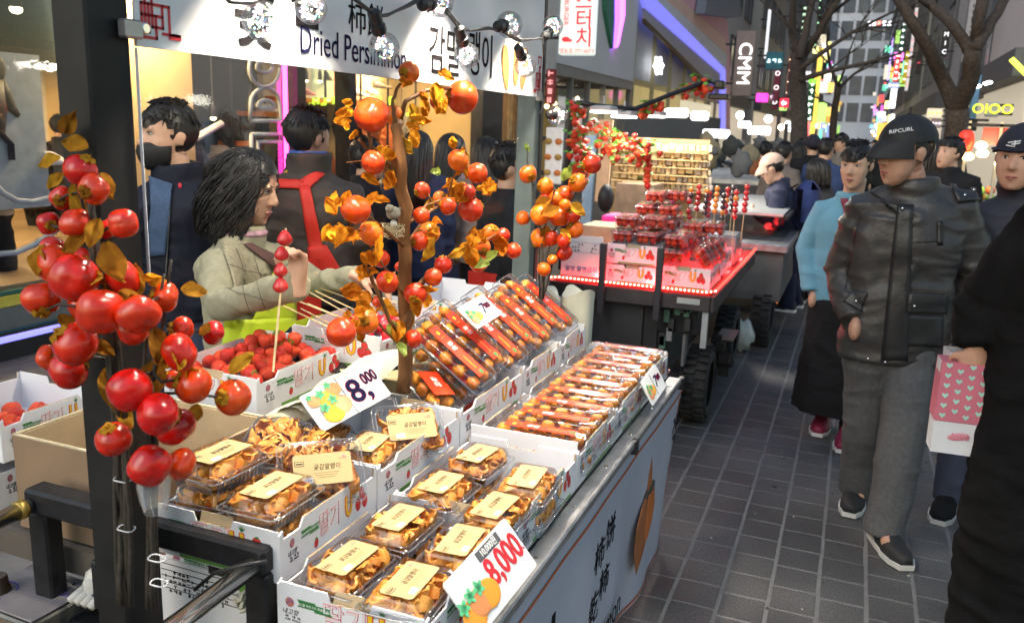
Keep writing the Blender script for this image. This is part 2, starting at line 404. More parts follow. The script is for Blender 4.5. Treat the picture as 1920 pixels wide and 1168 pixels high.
for k, p in enumerate(pv):
    if k in top300:
        link('paver', pm[k % 3], street, Matrix.Translation((p[0], p[1], p[5])) @ Matrix.Rotation(R(p[6]) * .4, 4, 'X') @ Matrix.Rotation(R(p[7]) * .4, 4, 'Y'))
    else:
        x, y, z = p[0], p[1], p[5]; b_ = .002
        rest.add([(x - hw, y - hl, z - .006), (x + hw, y - hl, z - .006), (x + hw, y + hl, z - .006), (x - hw, y + hl, z - .006), (x - hw + b_, y - hl + b_, z), (x + hw - b_, y - hl + b_, z), (x + hw - b_, y + hl - b_, z), (x - hw + b_, y + hl - b_, z)],
                 [(4, 5, 6, 7), (0, 1, 5, 4), (1, 2, 6, 5), (2, 3, 7, 6), (3, 0, 4, 7)])
rest.build('paving_blocks', M['paver'], street, kind='stuff')
# flattened gum, litter and chips on the paving
gu = MB()
for k in range(150):
    x, y = rp.uniform(-.6, 2.2), rp.uniform(2.4, 10); s = rp.uniform(.006, .016); n_ = len(gu.v); gu.poly([(s * math.cos(a) * rp.uniform(.75, 1.1), s * math.sin(a) * rp.uniform(.75, 1.1)) for a in [2 * math.pi * i / 9 for i in range(9)]], .0014, (x, y, .0008), (1, 0, 0), (0, 1, 0))
gu.build('gum_spots', C((.045, .044, .045), .7, var=.6, scale=2), street, kind='stuff')
lt = MB()
for k in range(90):
    x, y = rp.uniform(-.6, 2), rp.uniform(2.4, 9); s = rp.uniform(.002, .006)
    lt.box((x, y, .002), (s, s * rp.uniform(.6, 2), .003), rot('Z', rp.uniform(0, 3)))
lt.build('litter', C((.45, .42, .36), .8), street, kind='stuff')

# ---------------------------------------------------------------- shoe store along the left
def bxp(name, m, par, x0, x1, y0, y1, z0, z1, bev=0., **kw):
    q = MB(); q.box(((x0 + x1) / 2, (y0 + y1) / 2, (z0 + z1) / 2), (abs(x1 - x0), abs(y1 - y0), abs(z1 - z0)), bev=bev); return q.build(name, m, par, **kw)
FX = -5.2
store = thing('shoe_store', 'glass fronted shoe store with warm lit interior behind the persimmon cart', 'shop', (FX, 4, 0))
store.matrix_basis = Matrix.Identity(4)
warm_wall = C((.62, .44, .20), .8, var=.06, scale=2)
dark_wall = C((.014, .012, .010), .85, var=.3, scale=4, spec=.1)
bxp('plinth', C((.02, .02, .022), .5), store, -5.45, -5.02, 1.2, 11.55, 0, .12)
bxp('platform', C((.03, .14, .11), .6, var=.1, scale=3), store, -9.2, -5.25, 1.2, 11.55, .02, .40)
bxp('platform_stripe', C((.75, .62, .05), .5), store, -5.25, -5.235, 1.2, 11.5, .30, .37)
bxp('platform_panel', C((.16, .17, .09), .6), store, -5.25, -5.24, 1.2, 11.5, .14, .295)
bxp('light_strip', G((.20, .20, 1.), 1.6), store, -5.06, -5.015, 1.2, 11.4, .122, .152)
bxp('floor', C((.30, .20, .10), .6, var=.2, scale=2), store, -9.2, -5.3, 1.2, 11.5, .401, .43)
bxp('back_wall', warm_wall, store, -9.35, -9.2, 1.2, 12.2, 0, 3.2)
bxp('side_wall', warm_wall, store, -9.2, -5.3, 1.05, 1.2, 0, 3.2)
bxp('side_wall', warm_wall, store, -9.2, -5.3, 11.55, 11.7, 0, 3.2)
bxp('ceiling', dark_wall, store, -9.2, -5.3, 1.2, 11.55, 2.62, 2.8)
bxp('ceiling', dark_wall, store, -9.19, -6.65, 1.2, 11.5, 2.12, 2.2)
bxp('fascia', C((.05, .05, .055), .5, var=.1), store, -5.6, -5.1, 1.0, 12.3, 2.75, 6.0)
for (y0, y1) in ((7.06, 7.2), (7.98, 8.12), (11.5, 12.25), (2.4, 2.55)):
    bxp('mullion', C((.018, .018, .02), .4), store, -5.3, -5.1, y0, y1, .1, 2.75, bev=.01)
for (y0, y1) in ((1.2, 2.4), (2.55, 4.85), (4.87, 7.06), (7.2, 7.98), (8.12, 9.75), (9.77, 11.5)):
    bxp('window_pane', M['pane'], store, -5.206, -5.2, y0, y1, .41, 2.75)
bxp('display_panel', C((.66, .46, .22), .75, var=.08, scale=1.5), store, -5.85, -5.75, 5.05, 6.35, .43, 2.61)
# slanting white bar of light on the display panel
q = MB(); a, b2 = at_x(362, 262, -5.74), at_x(415, 232, -5.74); q.tube([a, b2], .035, 8); q.build('wall_stroke', C((.75, .75, .75), .5), store)
bxp('partition', dark_wall, store, -6.6, -6.5, 6.3, 11.5, .43, 2.61)
bxp('partition', C((.55, .40, .19), .7), store, -6.48, -6.4, 8.2, 11.4, .43, 2.61)
bxp('doorway', C((.13, .07, .035), .7), store, -9.19, -9.1, 6.2, 6.75, .43, 2.2)
bxp('wall_print', C((.62, .55, .42), .6), store, -9.19, -9.12, 7.0, 7.6, 1.1, 2.15)
for k in range(9):
    bxp('print_mark', C((.05, .045, .04), .6), store, -9.118, -9.11, 7.06 + .16 * (k % 3) + rp.uniform(0, .05), 7.15 + .16 * (k % 3), 1.3 + .22 * (k // 3), 1.4 + .22 * (k // 3) + rp.uniform(0, .04))
# ceiling spots: housings with lit lenses
for (px, py, X, sz) in ((30, 18, -6.6, .09), (133, 105, -7.4, .06), (112, 53, -7.6, .05), (272, 213, -8.2, .08), (400, 222, -5.73, .05), (575, 152, -6.3, .04), (600, 153, -6.3, .05), (557, 209, -6.2, .05), (38, 125, -8, .05)):
    p = at_x(px, py, X); q = MB(); q.lathe([(sz * .5, 0), (sz * .5, .09), (sz * .3, .13)], 14, p); q.tube([p + Vector((0, 0, .12)), Vector((p.x, p.y, 2.62))] if p.z < 2.4 else [p + Vector((0, 0, .1)), p + Vector((0, 0, .2))], .008, 6)
    o = q.build('spot_housing', M['black_plastic'], store); q = MB(); q.ell(p, (sz * .55, sz * .55, sz * .4), 12, 8); q.build('lens', G((1., .82, .5), 9.), o, smooth=True)
for (x, y, e) in ((-7.6, 5.0, 70), (-7.8, 8.2, 60), (-5.85, 10.2, 80), (-5.5, 5.7, 70)):
    l = bpy.data.lights.new('store_light', 'AREA'); l.energy = e; l.size = .5; l.color = (1, .72, .38)
    lo = bpy.data.objects.new('store_light', l); COL.objects.link(lo); lo.location = (x, y, 2.58 if x > -6.6 else 2.1); lo.parent = store
# vertical outlined letters on the glass and the pink neon tube
q = MB()
def outline_letter(poly, hole=None):
    for pl in [poly] + ([hole] if hole else []):
        pts = [at_x(x, y, -5.19) for x, y in pl]; pts.append(pts[0]); q.tube(pts, .018, 6)
def arc(cx, cy, rx, ry, a0, a1, n=10): return [(cx + rx * math.cos(R(a0 + (a1 - a0) * k / n)), cy + ry * math.sin(R(a0 + (a1 - a0) * k / n))) for k in range(n + 1)]
outline_letter([(469, 227)] + arc(497, 193, 27, 28, 180, 360) + [(527, 227)], [(484, 203)] + arc(498, 200, 15, 12, 180, 360) + [(513, 203)])
outline_letter(arc(496, 128, 29, 36, 0, 360, 20), arc(496, 126, 15, 11, 0, 360, 16))
outline_letter([(471, 252), (471, 330), (484, 330), (484, 266), (527, 266), (527, 252)])
q.build('glass_lettering', C((.5, .5, .5), .5), store, smooth=True)
q = MB(); q.tube([at_x(532, 60, -5.17), at_x(535, 190, -5.17), at_x(540, 420, -5.17)], .022, 8); q.build('neon_tube', G((1., .05, .45), 7.), store, smooth=True)
# grey loop on the window
q = MB(); q.tube([at_x(x, y, -5.18) for x, y in [(-10, 345), (5, 362), (30, 376), (60, 379), (95, 371), (130, 352)]], .02, 6); q.tube([at_x(x, y, -5.18) for x, y in [(-10, 477), (30, 474), (65, 458), (100, 436), (130, 412)]], .02, 6)
q.build('window_stroke', C((.45, .45, .45), .5), store, smooth=True)
# white display board with a dark running figure
bxp('display_board', C((.42, .46, .46), .6), store, -5.75, -5.65, 3.3, 4.68, .9, 2.0)
q = MB(); X = -5.64
q.ell(at_x(-6, 128, X), (.012, .07, .09), 12, 8)
for pth, r in (([(-14, 150), (-8, 200), (-12, 250)], .09), ([(-2, 152), (12, 180), (24, 205), (36, 218)], [.05, .045, .035, .02]), ([(-6, 245), (18, 270), (20, 300)], .05)):
    q.tube([at_x(x, y, X) for x, y in pth], r, 8, flat=.3)
q.build('figure_print', C((.015, .015, .016), .6), store, smooth=True)
# posters, shelves and shoes
for (x0, x1, y0, y1, c) in ((553, 583, 112, 182, (.72, .62, .35)), (584, 624, 108, 183, (.55, .66, .40)), (625, 678, 112, 184, (.85, .45, .28)), (679, 712, 130, 186, (.75, .62, .30)), (556, 571, 128, 184, (.6, .5, .3))):
    a, b2 = at_x(x0, y1, -6.35), at_x(x1, y0, -6.35); bxp('poster', C(c, .5, emit=.25), store, -6.38 - rp.uniform(0, .02), -6.35, a.y, b2.y, a.z, b2.z)
for (x0, x1, y) in ((517, 535, 186), (553, 712, 188), (464, 520, 214), (430, 460, 270)):
    a, b2 = at_x(x0, y, -6.25), at_x(x1, y + 2, -6.25); bxp('shelf', C((.85, .22, .02), .5), store, -6.4, -6.15, a.y, b2.y, a.z - .02, a.z + .03)
def shoe_mesh():
    q = MB(); rings = []
    for k in range(9):
        u = k / 8; y = u * .28; hw_ = .035 + .012 * math.sin(u * 3.0) - .012 * max(0, u - .85) * 6; ht = .10 - .06 * max(0, min(1, (u - .3) / .4))
        rings.append([(hw_ * math.cos(a), y, max(0, ht * math.sin(a)) if a < math.pi else -.0 + .0 * a) for a in [2 * math.pi * j / 12 for j in range(12)]])
    q.loft(rings); return q.mesh('upper', C((.7, .7, .68), .5), True)
_shoe = shoe_mesh()
for k, (px, py, c) in enumerate(((500, 209, (.85, .8, .7)), (485, 210, (.8, .7, .5)), (565, 178, (.8, .1, .1)), (612, 150, (.04, .08, .05)), (700, 165, (.1, .07, .05)), (690, 178, (.85, .8, .7)), (660, 180, (.9, .85, .8)), (85, 310, (.85, .8, .78)))):
    p = at_x(px, py, -6.2 if k < 7 else -5.6); mm = _shoe.copy(); setm(mm, C(c, .5))
    tag(link('display_shoe', mm, None, Matrix.Translation(p) @ Matrix.Rotation(rp.uniform(-.6, .6), 4, 'Z')), ['white shoe at the right end of the short orange shelf', 'beige shoe at the left end of the short orange shelf', 'red shoe on the long orange shelf by the pink neon', 'dark green shoe shown against the pale green poster', 'dark brown shoe at the right end of the long shelf', 'cream shoe under the rightmost poster', 'off white shoe under the orange poster', 'pale sneaker displayed in the window beside the dark post'][k], 'shoe', 'shoes shown in the store')
q = MB(); X = -6.1
for x0 in (588, 610, 625, 640, 705, 730):
    for seg in rnd.sample([[(0, 0), (0, 12)], [(0, 12), (-7, 12)], [(0, 0), (8, 0)], [(8, 0), (8, 12)], [(0, 6), (8, 6)]], 3) + [[(0, 0), (0, 12)]]:
        q.tube([at_x(x0 + a, 184 + b_, X) for a, b_ in seg], .018, 5)
q.build('green_lettering', G((.55, .85, .05), 1.2), store)
q = MB(); q.tube([at_x(690, 214, -6.3), at_x(886, 217, -6.3)], .02, 6); q.build('neon_tube', G((.6, .8, .05), 2.), store)
# garments, bags and racks: the dark clutter inside
for k in range(34):
    y = rp.uniform(6.35, 11.2); z = rp.uniform(.5, 1.6); c = rp.choice([(.02, .02, .022), (.04, .035, .03), (.3, .26, .2), (.05, .06, .09), (.5, .12, .03), (.4, .4, .38)])
    q = MB(); q.ell((0, 0, 0), (.12, rp.uniform(.08, .2), rp.uniform(.15, .4)), 8, 6, fn=lambda p: p * (1 + .2 * math.sin(7 * p.x + 5 * p.z)))
    q.build('hanging_garment', C(c, .8), store, mx=Matrix.Translation((-6.15 - rp.uniform(0, .15), y, z)))
for y in (6.5, 7.6, 9., 10.5):
    q = MB(); q.tube([(-6.1, y, .43), (-6.1, y, 2.2), (-6.1, y + .8, 2.2), (-6.1, y + .8, .43)], .015, 6); q.build('garment_rack', M['black_iron'], store)

# next shop beyond the dark column
bt = thing('wood_shop', 'small shop with warm wooden door panels beside the dark column', 'shop')
bxp('back_wall', C((.40, .22, .08), .6, var=.3, scale=4), bt, -5.9, -5.8, 12.25, 14.9, 0, 2.9)
for k in range(9): bxp('door_slat', C((.30, .16, .06) if k % 2 else (.50, .32, .14), .5, var=.3, scale=8), bt, -5.79, -5.72 + .01 * (k % 2), 12.3 + k * .28, 12.52 + k * .28, 0, 2.35)
bxp('lintel', C((.6, .55, .5), .6), bt, -5.8, -5.2, 12.25, 14.9, 2.4, 6)
bxp('wall_poster', C((.8, .72, .6), .5, var=.25, scale=5), bt, -5.7, -5.68, 12.35, 12.75, .9, 2.2)
l = bpy.data.lights.new('shop_light', 'AREA'); l.energy = 14; l.size = .4; l.color = (1, .75, .42); lo = bpy.data.objects.new('shop_light', l); COL.objects.link(lo); lo.location = (-5.4, 13.2, 2.38); lo.parent = bt

# ---------------------------------------------------------------- grey building with the burger sign
gb = thing('grey_building', 'plain grey building with a glass shopfront under its blank wall', 'building')
grey = C((.66, .65, .65), .6, var=.05, scale=.6)
bxp('wall', grey, gb, -9, -5.2, 14.9, 20.6, 2.75, 16)
bxp('shopfront_frame', C((.25, .24, .22), .5), gb, -5.32, -5.22, 14.9, 20.6, 2.55, 2.749)
for k in range(5):
    bxp('window_pane', M['pane'], gb, -5.31, -5.3, 14.95 + k * 1.13, 16.02 + k * 1.13, .15, 2.55)
    bxp('mullion', C((.2, .2, .2), .4), gb, -5.36, -5.24, 16.02 + k * 1.13, 16.08 + k * 1.13, 0, 2.55)
bxp('back_wall', C((.5, .38, .16), .7, var=.2, scale=2), gb, -7.2, -7.1, 14.9, 20.6, 0, 2.7)
bxp('ceiling', dark_wall, gb, -7.1, -5.4, 14.9, 20.6, 2.56, 2.7)
for k in range(10):
    p = (-6 - rp.uniform(0, .8), 15.3 + k * .5, 2.35 - rp.uniform(0, .5)); q = MB(); q.ell(p, .05, 10, 7); q.build('globe_lamp', G((1, .75, .35), 6.), gb, smooth=True)
l = bpy.data.lights.new('shop_light', 'AREA'); l.energy = 40; l.size = 1; l.color = (1, .8, .5); lo = bpy.data.objects.new('shop_light', l); COL.objects.link(lo); lo.location = (-6.2, 17.5, 2.5); lo.parent = gb
# leaf shaped neon emblem on the wall
q = MB(); q.add([], []); pts = [(1128, 0), (1133, 40), (1143, 94), (1150, 60), (1148, 0)]
q.poly([(0, 0)] * 3, .01, (0, 0, 0), (1, 0, 0), (0, 1, 0)) if False else None
def wallpoly(name, m, par, pts, X, th=.06):
    v = [at_x(x, y, X) for x, y in pts]; v2 = [p + Vector((th, 0, 0)) for p in v]; n = len(v); q = MB()
    q.add(v + v2, [tuple(range(n)), tuple(range(2 * n - 1, n - 1, -1))] + [(i, n + i, n + (i + 1) % n, (i + 1) % n) for i in range(n)]); return q.build(name, m, par)
wallpoly('emblem', C((.05, .22, .13), .5), gb, [(1127, -40), (1129, 20), (1136, 60), (1143, 92), (1146, 40), (1146, -40)], -5.2, .08)
wallpoly('emblem_neon', G((.30, .10, 1.), 2.5), gb, [(1146, -40), (1146, 40), (1143, 92), (1148, 80), (1154, 40), (1154, -40)], -5.2, .1)
wallpoly('emblem_neon', G((.75, .12, 1.), 3.), gb, [(1156, -40), (1156, 40), (1147, 90), (1151, 84), (1162, 30), (1163, -40)], -5.2, .12)

# ---------------------------------------------------------------- shop with pastel bands
rb = thing('pastel_band_shop', 'shop front framed by blue peach and pink slanting bands', 'shop')
X = -5.2
bxp('wall', C((.55, .56, .58), .6, var=.05), rb, -12, -5.5, 20.7, 37.5, 2.9, 20)
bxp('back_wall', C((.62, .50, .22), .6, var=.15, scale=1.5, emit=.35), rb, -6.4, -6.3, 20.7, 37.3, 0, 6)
for k in range(7): bxp('mullion', C((.4, .34, .2), .5), rb, -5.4, -5.3, 21 + k * 2.2, 21.08 + k * 2.2, 0, 4.2)
wallpoly('soffit_band', C((.42, .41, .43), .6), rb, [(1204, 15), (1349, 139), (1349, 160), (1320, 152), (1204, 36)], X, .06)
wallpoly('blue_band', G((.20, .20, .85), .75), rb, [(1196, -8), (1223, 0), (1356, 131), (1356, 246), (1348, 246), (1348, 139), (1204, 15)], X + .02, .10)
wallpoly('grey_band', C((.72, .74, .77), .6), rb, [(1223, 0), (1244, 0), (1360, 103), (1357, 130)], X, .07)
wallpoly('peach_band', C((.88, .60, .50), .6), rb, [(1244, 0), (1272, 0), (1359, 72), (1360, 103)], X + .01, .06)
wallpoly('pink_band', C((.90, .50, .60), .6), rb, [(1272, 0), (1310, -6), (1361, 41), (1366, 103), (1366, 246), (1357, 246), (1360, 72)], X, .065)
wallpoly('grey_canopy', C((.24, .26, .30), .7), rb, [(1303, 26), (1312, -30), (1365, -30), (1378, 33), (1360, 34), (1330, 31)], X + .1, .3)
wallpoly('brown_trim', C((.13, .08, .04), .6), rb, [(1204, 36), (1320, 150), (1316, 155), (1204, 44)], X + .02, .08)
q = MB()                                             # snowflake
c = at_x(1235, 124, -5.24); u = px_size(c)
for k in range(6):
    a = R(60 * k + 12); d = Vector((0, math.cos(a) * 2.4, math.sin(a))); q.tube([c, c + d * u * 17], u * 2.6, 6)
    for s_ in (-.5, .5): q.tube([c + d * u * 10, c + d * u * 10 + Vector((0, math.cos(a + s_ * 1.8) * 2.4, math.sin(a + s_ * 1.8))) * u * 6], u * 2, 6)
q.build('snowflake_light', G((.95, .97, 1), 2.), rb)
for k in range(6): bxp('lamp', G((1, .8, .4), 5.), rb, -5.9, -5.8, 21.5 + k * 1.6, 21.7 + k * 1.6, 3.6 - .1 * k, 3.7 - .1 * k)
bxp('light_sign', C((.75, .66, .45), .5, emit=.5), rb, -5.1, -5.0, at_x(1290, 0, -5.1).y, at_x(1345, 0, -5.1).y, 1.9, 2.55)

# ---------------------------------------------------------------- rows of buildings further down both sides
def tower(name, label, xf, depth, y0, y1, h, wallm, winm, rows, cols, side, z0=3.6, ww=.62, wh=.6):
    t = thing(name, label, 'building')
    x0, x1 = (xf - depth, xf) if side < 0 else (xf, xf + depth)
    bxp('wall', wallm, t, x0, x1, y0, y1, 0, h)
    dz = (h - z0) / rows; dy = (y1 - y0) / cols; me = None; nx = xf + (.012 if side < 0 else -.012)
    for i in range(rows):
        for j in range(cols):
            if me is None:
                q = MB(); q.box((0, 0, 0), (.06, dy * ww, dz * wh)); me = q.mesh('window', winm)
                q = MB(); a, b_ = dy * ww / 2, dz * wh / 2
                for (cy, cz, sy, sz) in ((0, b_, dy * ww + .1, .08), (0, -b_, dy * ww + .1, .08), (-a, 0, .08, dz * wh), (a, 0, .08, dz * wh), (0, 0, .05, dz * wh)): q.box((.02 if side < 0 else -.02, cy, cz), (.10, sy, sz))
                mf = q.mesh('window_frame', C((.12, .12, .13), .5))
            o = link('window', me, t, Matrix.Translation((nx, y0 + (j + .5) * dy, z0 + (i + .5) * dz))); link('frame', mf, o)
    bxp('shopfront', G((.75, .66, .5), .35), t, xf - .05, xf + .05, y0 + .3, y1 - .3, .3, 2.9)
    bxp('awning', C((.1, .1, .11), .6), t, xf - .4 if side > 0 else xf - .1, xf + .1 if side > 0 else xf + .4, y0 + .1, y1 - .1, 2.95, 3.5)
    return t
glassd = C((.09, .11, .14), .15, var=.25, scale=.5)
glassl = C((.16, .19, .22), .2, var=.3, scale=.7)
tower('grey_tower', 'mid grey office building just beyond the pastel shop', -6.2, 8, 38, 50, 26, C((.58, .58, .61), .7, var=.1, scale=.5), glassd, 7, 3, -1)
tower('brown_tower', 'brown grey building behind the left bare tree', -5.8, 8, 51, 66, 30, C((.58, .55, .52), .7, var=.1, scale=.5), glassl, 8, 4, -1)
tower('dark_tower', 'dark tall building on the left further down the street', -5.6, 9, 67, 90, 44, C((.42, .43, .47), .6, var=.15, scale=.4), glassd, 11, 5, -1)
tower('pale_tower', 'pale building on the left near the end of the street', -5.2, 9, 92, 125, 52, C((.64, .65, .70), .6, var=.15, scale=.4), glassl, 12, 6, -1)
tower('cream_building', 'cream wall at the right edge with shop front below', 3.1, 6, 20, 27.5, 14, C((.68, .62, .61), .6, var=.05, scale=.5), glassd, 2, 1, 1, 5.5, .5)
tower('glass_front_building', 'building with tall glazed upper floor on the right', 3.35, 6, 27.6, 38, 18, C((.36, .36, .37), .6, var=.06), glassl, 2, 3, 1, 3.2, .9, .92)
tower('charcoal_building', 'charcoal office block behind the right bare tree', 3.0, 8, 38.2, 55, 30, C((.28, .28, .30), .6, var=.1), glassd, 6, 4, 1)
tower('olive_building', 'olive grey building with vertical piers on the right', 2.9, 8, 55.3, 74, 34, C((.44, .44, .38), .7, var=.1), glassd, 8, 5, 1)
tower('beige_tower', 'narrow beige tower above the stacked vertical signs', 2.9, 9, 75, 104, 50, C((.70, .65, .60), .7, var=.08), glassl, 12, 5, 1)
tower('far_tower', 'blue grey tower closing the right side of the street', 2.6, 10, 106, 150, 60, C((.42, .47, .54), .5, var=.1), glassd, 14, 6, 1)
et = thing('end_building', 'large grey glass building closing the end of the street', 'building')
bxp('wall', C((.60, .63, .70), .5, var=.15, scale=.2), et, -16, 12, 165, 180, 0, 70)
me = None
for i in range(12):
    for j in range(8):
        if me is None: q = MB(); q.box((0, 0, 0), (1.9, .2, 3.2)); me = q.mesh('window', glassd)
        link('window', me, et, Matrix.Translation((-9 + j * 2.4, 164.95, 6 + i * 4.6)))
p0, p1 = at_y(1622, 52, 164.6), at_y(1680, 38, 164.6)
bxp('name_board', C((.06, .06, .07), .5), et, p0.x, p1.x, 164.4, 164.7, p0.z, p1.z)
for k in range(7): bxp('board_letter', G((1., .2, .15) if k == 2 else (.9, .9, .95), 2.5), et, p0.x + .3 + k * .8, p0.x + .85 + k * .8, 164.3, 164.38, p0.z + .25, p1.z - .2)

# ---------------------------------------------------------------- street signs
rs = random.Random(3)
def sign(label, x0, y0, x1, y1, Y, face, txt=None, tcol=None, vert=True, tsize=.7, glowf=0., th=.12, name='shop_sign', rotv=False, group=None, blocks=0, bold=.0):
    a = at_y(x0, y1, Y); b_ = at_y(x1, y0, Y); c = (a + b_) / 2; wd, ht = b_.x - a.x, b_.z - a.z
    t = thing(name, label, 'sign', mx=frame(c, (1, 0, 0), (0, 0, 1)), group=group)      # local x right, y up, z towards the viewer
    q = MB(); q.box((0, 0, -th / 2), (wd, ht, th), bev=min(.02, wd * .1)); q.build('board', G(face, glowf) if glowf else C(face, .5), t)
    
    for hy in (.3, -.3): q = MB(); q.box((-wd / 2 - .12 if x0 < 1600 else wd / 2 + .12, ht * hy, -th / 2), (.26, .05, .05)); q.build('bracket', M['black_iron'], t)
    if txt:
        tm = tcol if not isinstance(tcol, tuple) else G(tcol, 1.4)
        if rotv: text(txt, wd * tsize, tm, t, Matrix.Translation((0, 0, .012)) @ Matrix.Rotation(-math.pi / 2, 4, 'Z'), depth=.01, bold=bold)
        elif vert:
            n = len(txt)
            for k, ch in enumerate(txt): text(ch, min(wd * tsize, ht / n * 1.15), tm, t, Matrix.Translation((0, ht / 2 - (k + .5) * ht / n, .012)), depth=.01, bold=bold)
        else: text(txt, ht * tsize, tm, t, Matrix.Translation((0, 0, .012)), depth=.01, bold=bold)
    if blocks:
        q = MB()
        for k in range(blocks):
            yy = ht / 2 - (k + .5) * ht / blocks if vert else 0; xx = 0 if vert else -wd / 2 + (k + .5) * wd / blocks
            s_ = min(wd, ht / blocks) * .62 if vert else min(ht, wd / blocks) * .62
            for j in range(3):
                if rs.random() < .5: q.box((xx, yy + rs.uniform(-.4, .4) * s_, .012), (s_, s_ * .2, .02))
                else: q.box((xx + rs.uniform(-.4, .4) * s_, yy, .013), (s_ * .2, s_, .02))
        q.build('lettering', G(tcol, 1.5), t)
    return t
W1 = (1, 1, 1)
# the burger sign (a lit hanging box)
bs = sign('white hanging box sign with red Korean lettering reading 스터치 beside the cart pillar', 1046, -70, 1119, 103, 12.6, (.80, .88, .80), glowf=.62, th=.2)
c = at_y(1082, 16, 12.6); u = px_size(c)
def on(px, py): d = at_y(px, py, 12.6) - at_y(1082.5, 16.5, 12.6); return Matrix.Translation((d.x, d.z, .015))
for ch, y in (('맘', -38), ('스', 3), ('터', 38), ('치', 72)): text(ch, u * 38, G((.75, .02, .04), .8), bs, on(1096, y), bold=.004, depth=.004)
text('BURGER', u * 13, G((.7, .05, .06), .7), bs, on(1063, 22) @ Matrix.Rotation(-math.pi / 2, 4, 'Z'), bold=.0, depth=.004)
text('명동점 777-6073', u * 10, G((.5, .12, .1), .8), bs, on(1082, 95), depth=.004)
q = MB(); q.ell((0, 0, 0), (u * 8, u * 5, .01), 14, 8); q.ell((u * 8, -u * 2, 0), (u * 5, u * 3, .012), 12, 8); q.build('emblem', G((.7, .04, .05), .9), bs, mx=on(1062, 73))
sign('small dark red notice hanging under the burger sign', 1021, 130, 1043, 196, 12.2, (.22, .03, .035), tcol=(.5, .2, .2), blocks=4, th=.05)
cm = sign('brown projecting sign with white letters CMM down its length', 1371, 58, 1419, 181, 22, (.24, .18, .15), 'CMM', W1, rotv=True, tsize=.95)
sign('square teal sign with a round white emblem above the food boards', 1434, 98, 1470, 131, 27, (.02, .17, .22), tcol=(.8, 1, 1), blocks=3, vert=False)
sign('tall maroon sign with rounded white letters OOD', 1446, 98, 1468, 205, 31, (.23, .02, .05), 'nOOD', W1, tsize=1.1)
sign('narrow maroon sign with small cream letters right of the teal sign', 1470, 102, 1484, 205, 31.5, (.20, .03, .05), tcol=(1, .85, .6), blocks=5)
sign('orange sign with white script hanging behind the left tree', 1487, 106, 1511, 200, 35, (.62, .11, .02), tcol=(1, .9, .85), blocks=4)
sign('green vertical sign with bright white lettering and light green top', 1509, 152, 1531, 228, 38, (.012, .16, .04), tcol=(.9, 1, .9), blocks=6)
sign('light green cap panel over the green vertical sign', 1516, 149, 1532, 157, 37.8, (.2, .7, .05), glowf=1.6)
sign('yellow light strip pole between green signs', 1526, 94, 1535, 262, 40, (.85, .62, .12), glowf=.9)
sign('magenta glowing oval sign over the left shops', 1417, 176, 1440, 191, 28, (1., .03, .5), glowf=3.)
sign('small white T sign next to the magenta oval', 1440, 176, 1452, 190, 28.5, (.25, .2, .22), 'T', W1)
sign('small red lit sign below the maroon boards', 1461, 185, 1479, 202, 30, (.9, .03, .06), glowf=1.4, tcol=W1, blocks=1)
sign('dark sign with green lettering high by the left tree', 1526, -20, 1543, 92, 42, (.02, .03, .025), tcol=(.45, .9, .5), blocks=8)
sign('dark sign with pale lettering at the top left of the tree', 1480, -30, 1496, 46, 39, (.02, .02, .02), tcol=(.8, .75, .5), blocks=6)
sign('black lettered sign above the green vertical board', 1500, 10, 1514, 70, 41, (.03, .03, .03), tcol=(.6, .9, .6), blocks=5)
sign('white lit panel on the grey wall above the CMM sign', 1432, 18, 1446, 110, 34, (.8, .82, .85), glowf=.7)
sign('dark green sign with white blocks high on the right row', 1684, 40, 1701, 98, 52, (.01, .12, .08), tcol=W1, blocks=5)
sign('tall white and red sign beside the dark green one', 1702, 18, 1716, 168, 50, (.75, .72, .7), tcol=(.8, .05, .08), blocks=9, glowf=.4)
sign('bright red vertical sign on the right row', 1673, 100, 1690, 153, 48, (.85, .05, .04), tcol=(1, .8, .8), blocks=5, glowf=.8)
sign('mustard yellow vertical sign with white letters', 1691, 97, 1706, 157, 46, (.55, .42, .01), tcol=W1, blocks=4, glowf=.4)
sign('slim purple and white lit sign edge on the right row', 1666, 72, 1673, 150, 49, (.5, .35, .9), glowf=1.2)
sign('small blue white sign under the red one', 1664, 155, 1687, 166, 47, (.4, .45, .8), tcol=W1, blocks=3, vert=False, glowf=.5)
sign('black panel with red poster on the charcoal wall', 1716, 50, 1737, 140, 40, (.03, .02, .022), tcol=(.5, .05, .08), blocks=2)
sign('white glowing letters MI on the charcoal wall', 1763, 57, 1782, 106, 37.5, (.035, .035, .038), 'MIC', W1, tsize=1.)
sign('pale hanging board with a column of dark marks behind the right tree', 1802, -60, 1850, 118, 27.2, (.42, .42, .44), tcol=(.02, .02, .02), blocks=14, th=.08)
sign('yellow neon letters over the cream shopfront', 1846, 192, 1876, 219, 19.9, (.35, .34, .34), 'OIOO', (.75, .85, .02), vert=False, tsize=.95)
sign('blue curtain panel on the cream shopfront', 1812, 140, 1842, 246, 19.95, (.06, .15, .26))
sign('white and orange notice on the charcoal building front', 1737, 204, 1768, 221, 30, (.85, .72, .55), glowf=.5, tcol=(.9, .35, .05), blocks=4, vert=False)
sign('pink grey notice below the orange one', 1745, 223, 1766, 240, 30.2, (.45, .36, .4), tcol=(.8, .75, .8), blocks=3, vert=False)
sign('bright white light box by the right tree trunk', 1777, 221, 1790, 245, 11.6, (.85, .9, 1.), glowf=2.2, th=.05)
q = MB(); q.tube([at_y(1896, 111, 19.7), at_y(1926, 141, 19.7)], .05, 8); q.build('neon_bar', G((.75, .85, .05), 3.), None, label='slanting yellow neon bar on the cream wall', cat='light')
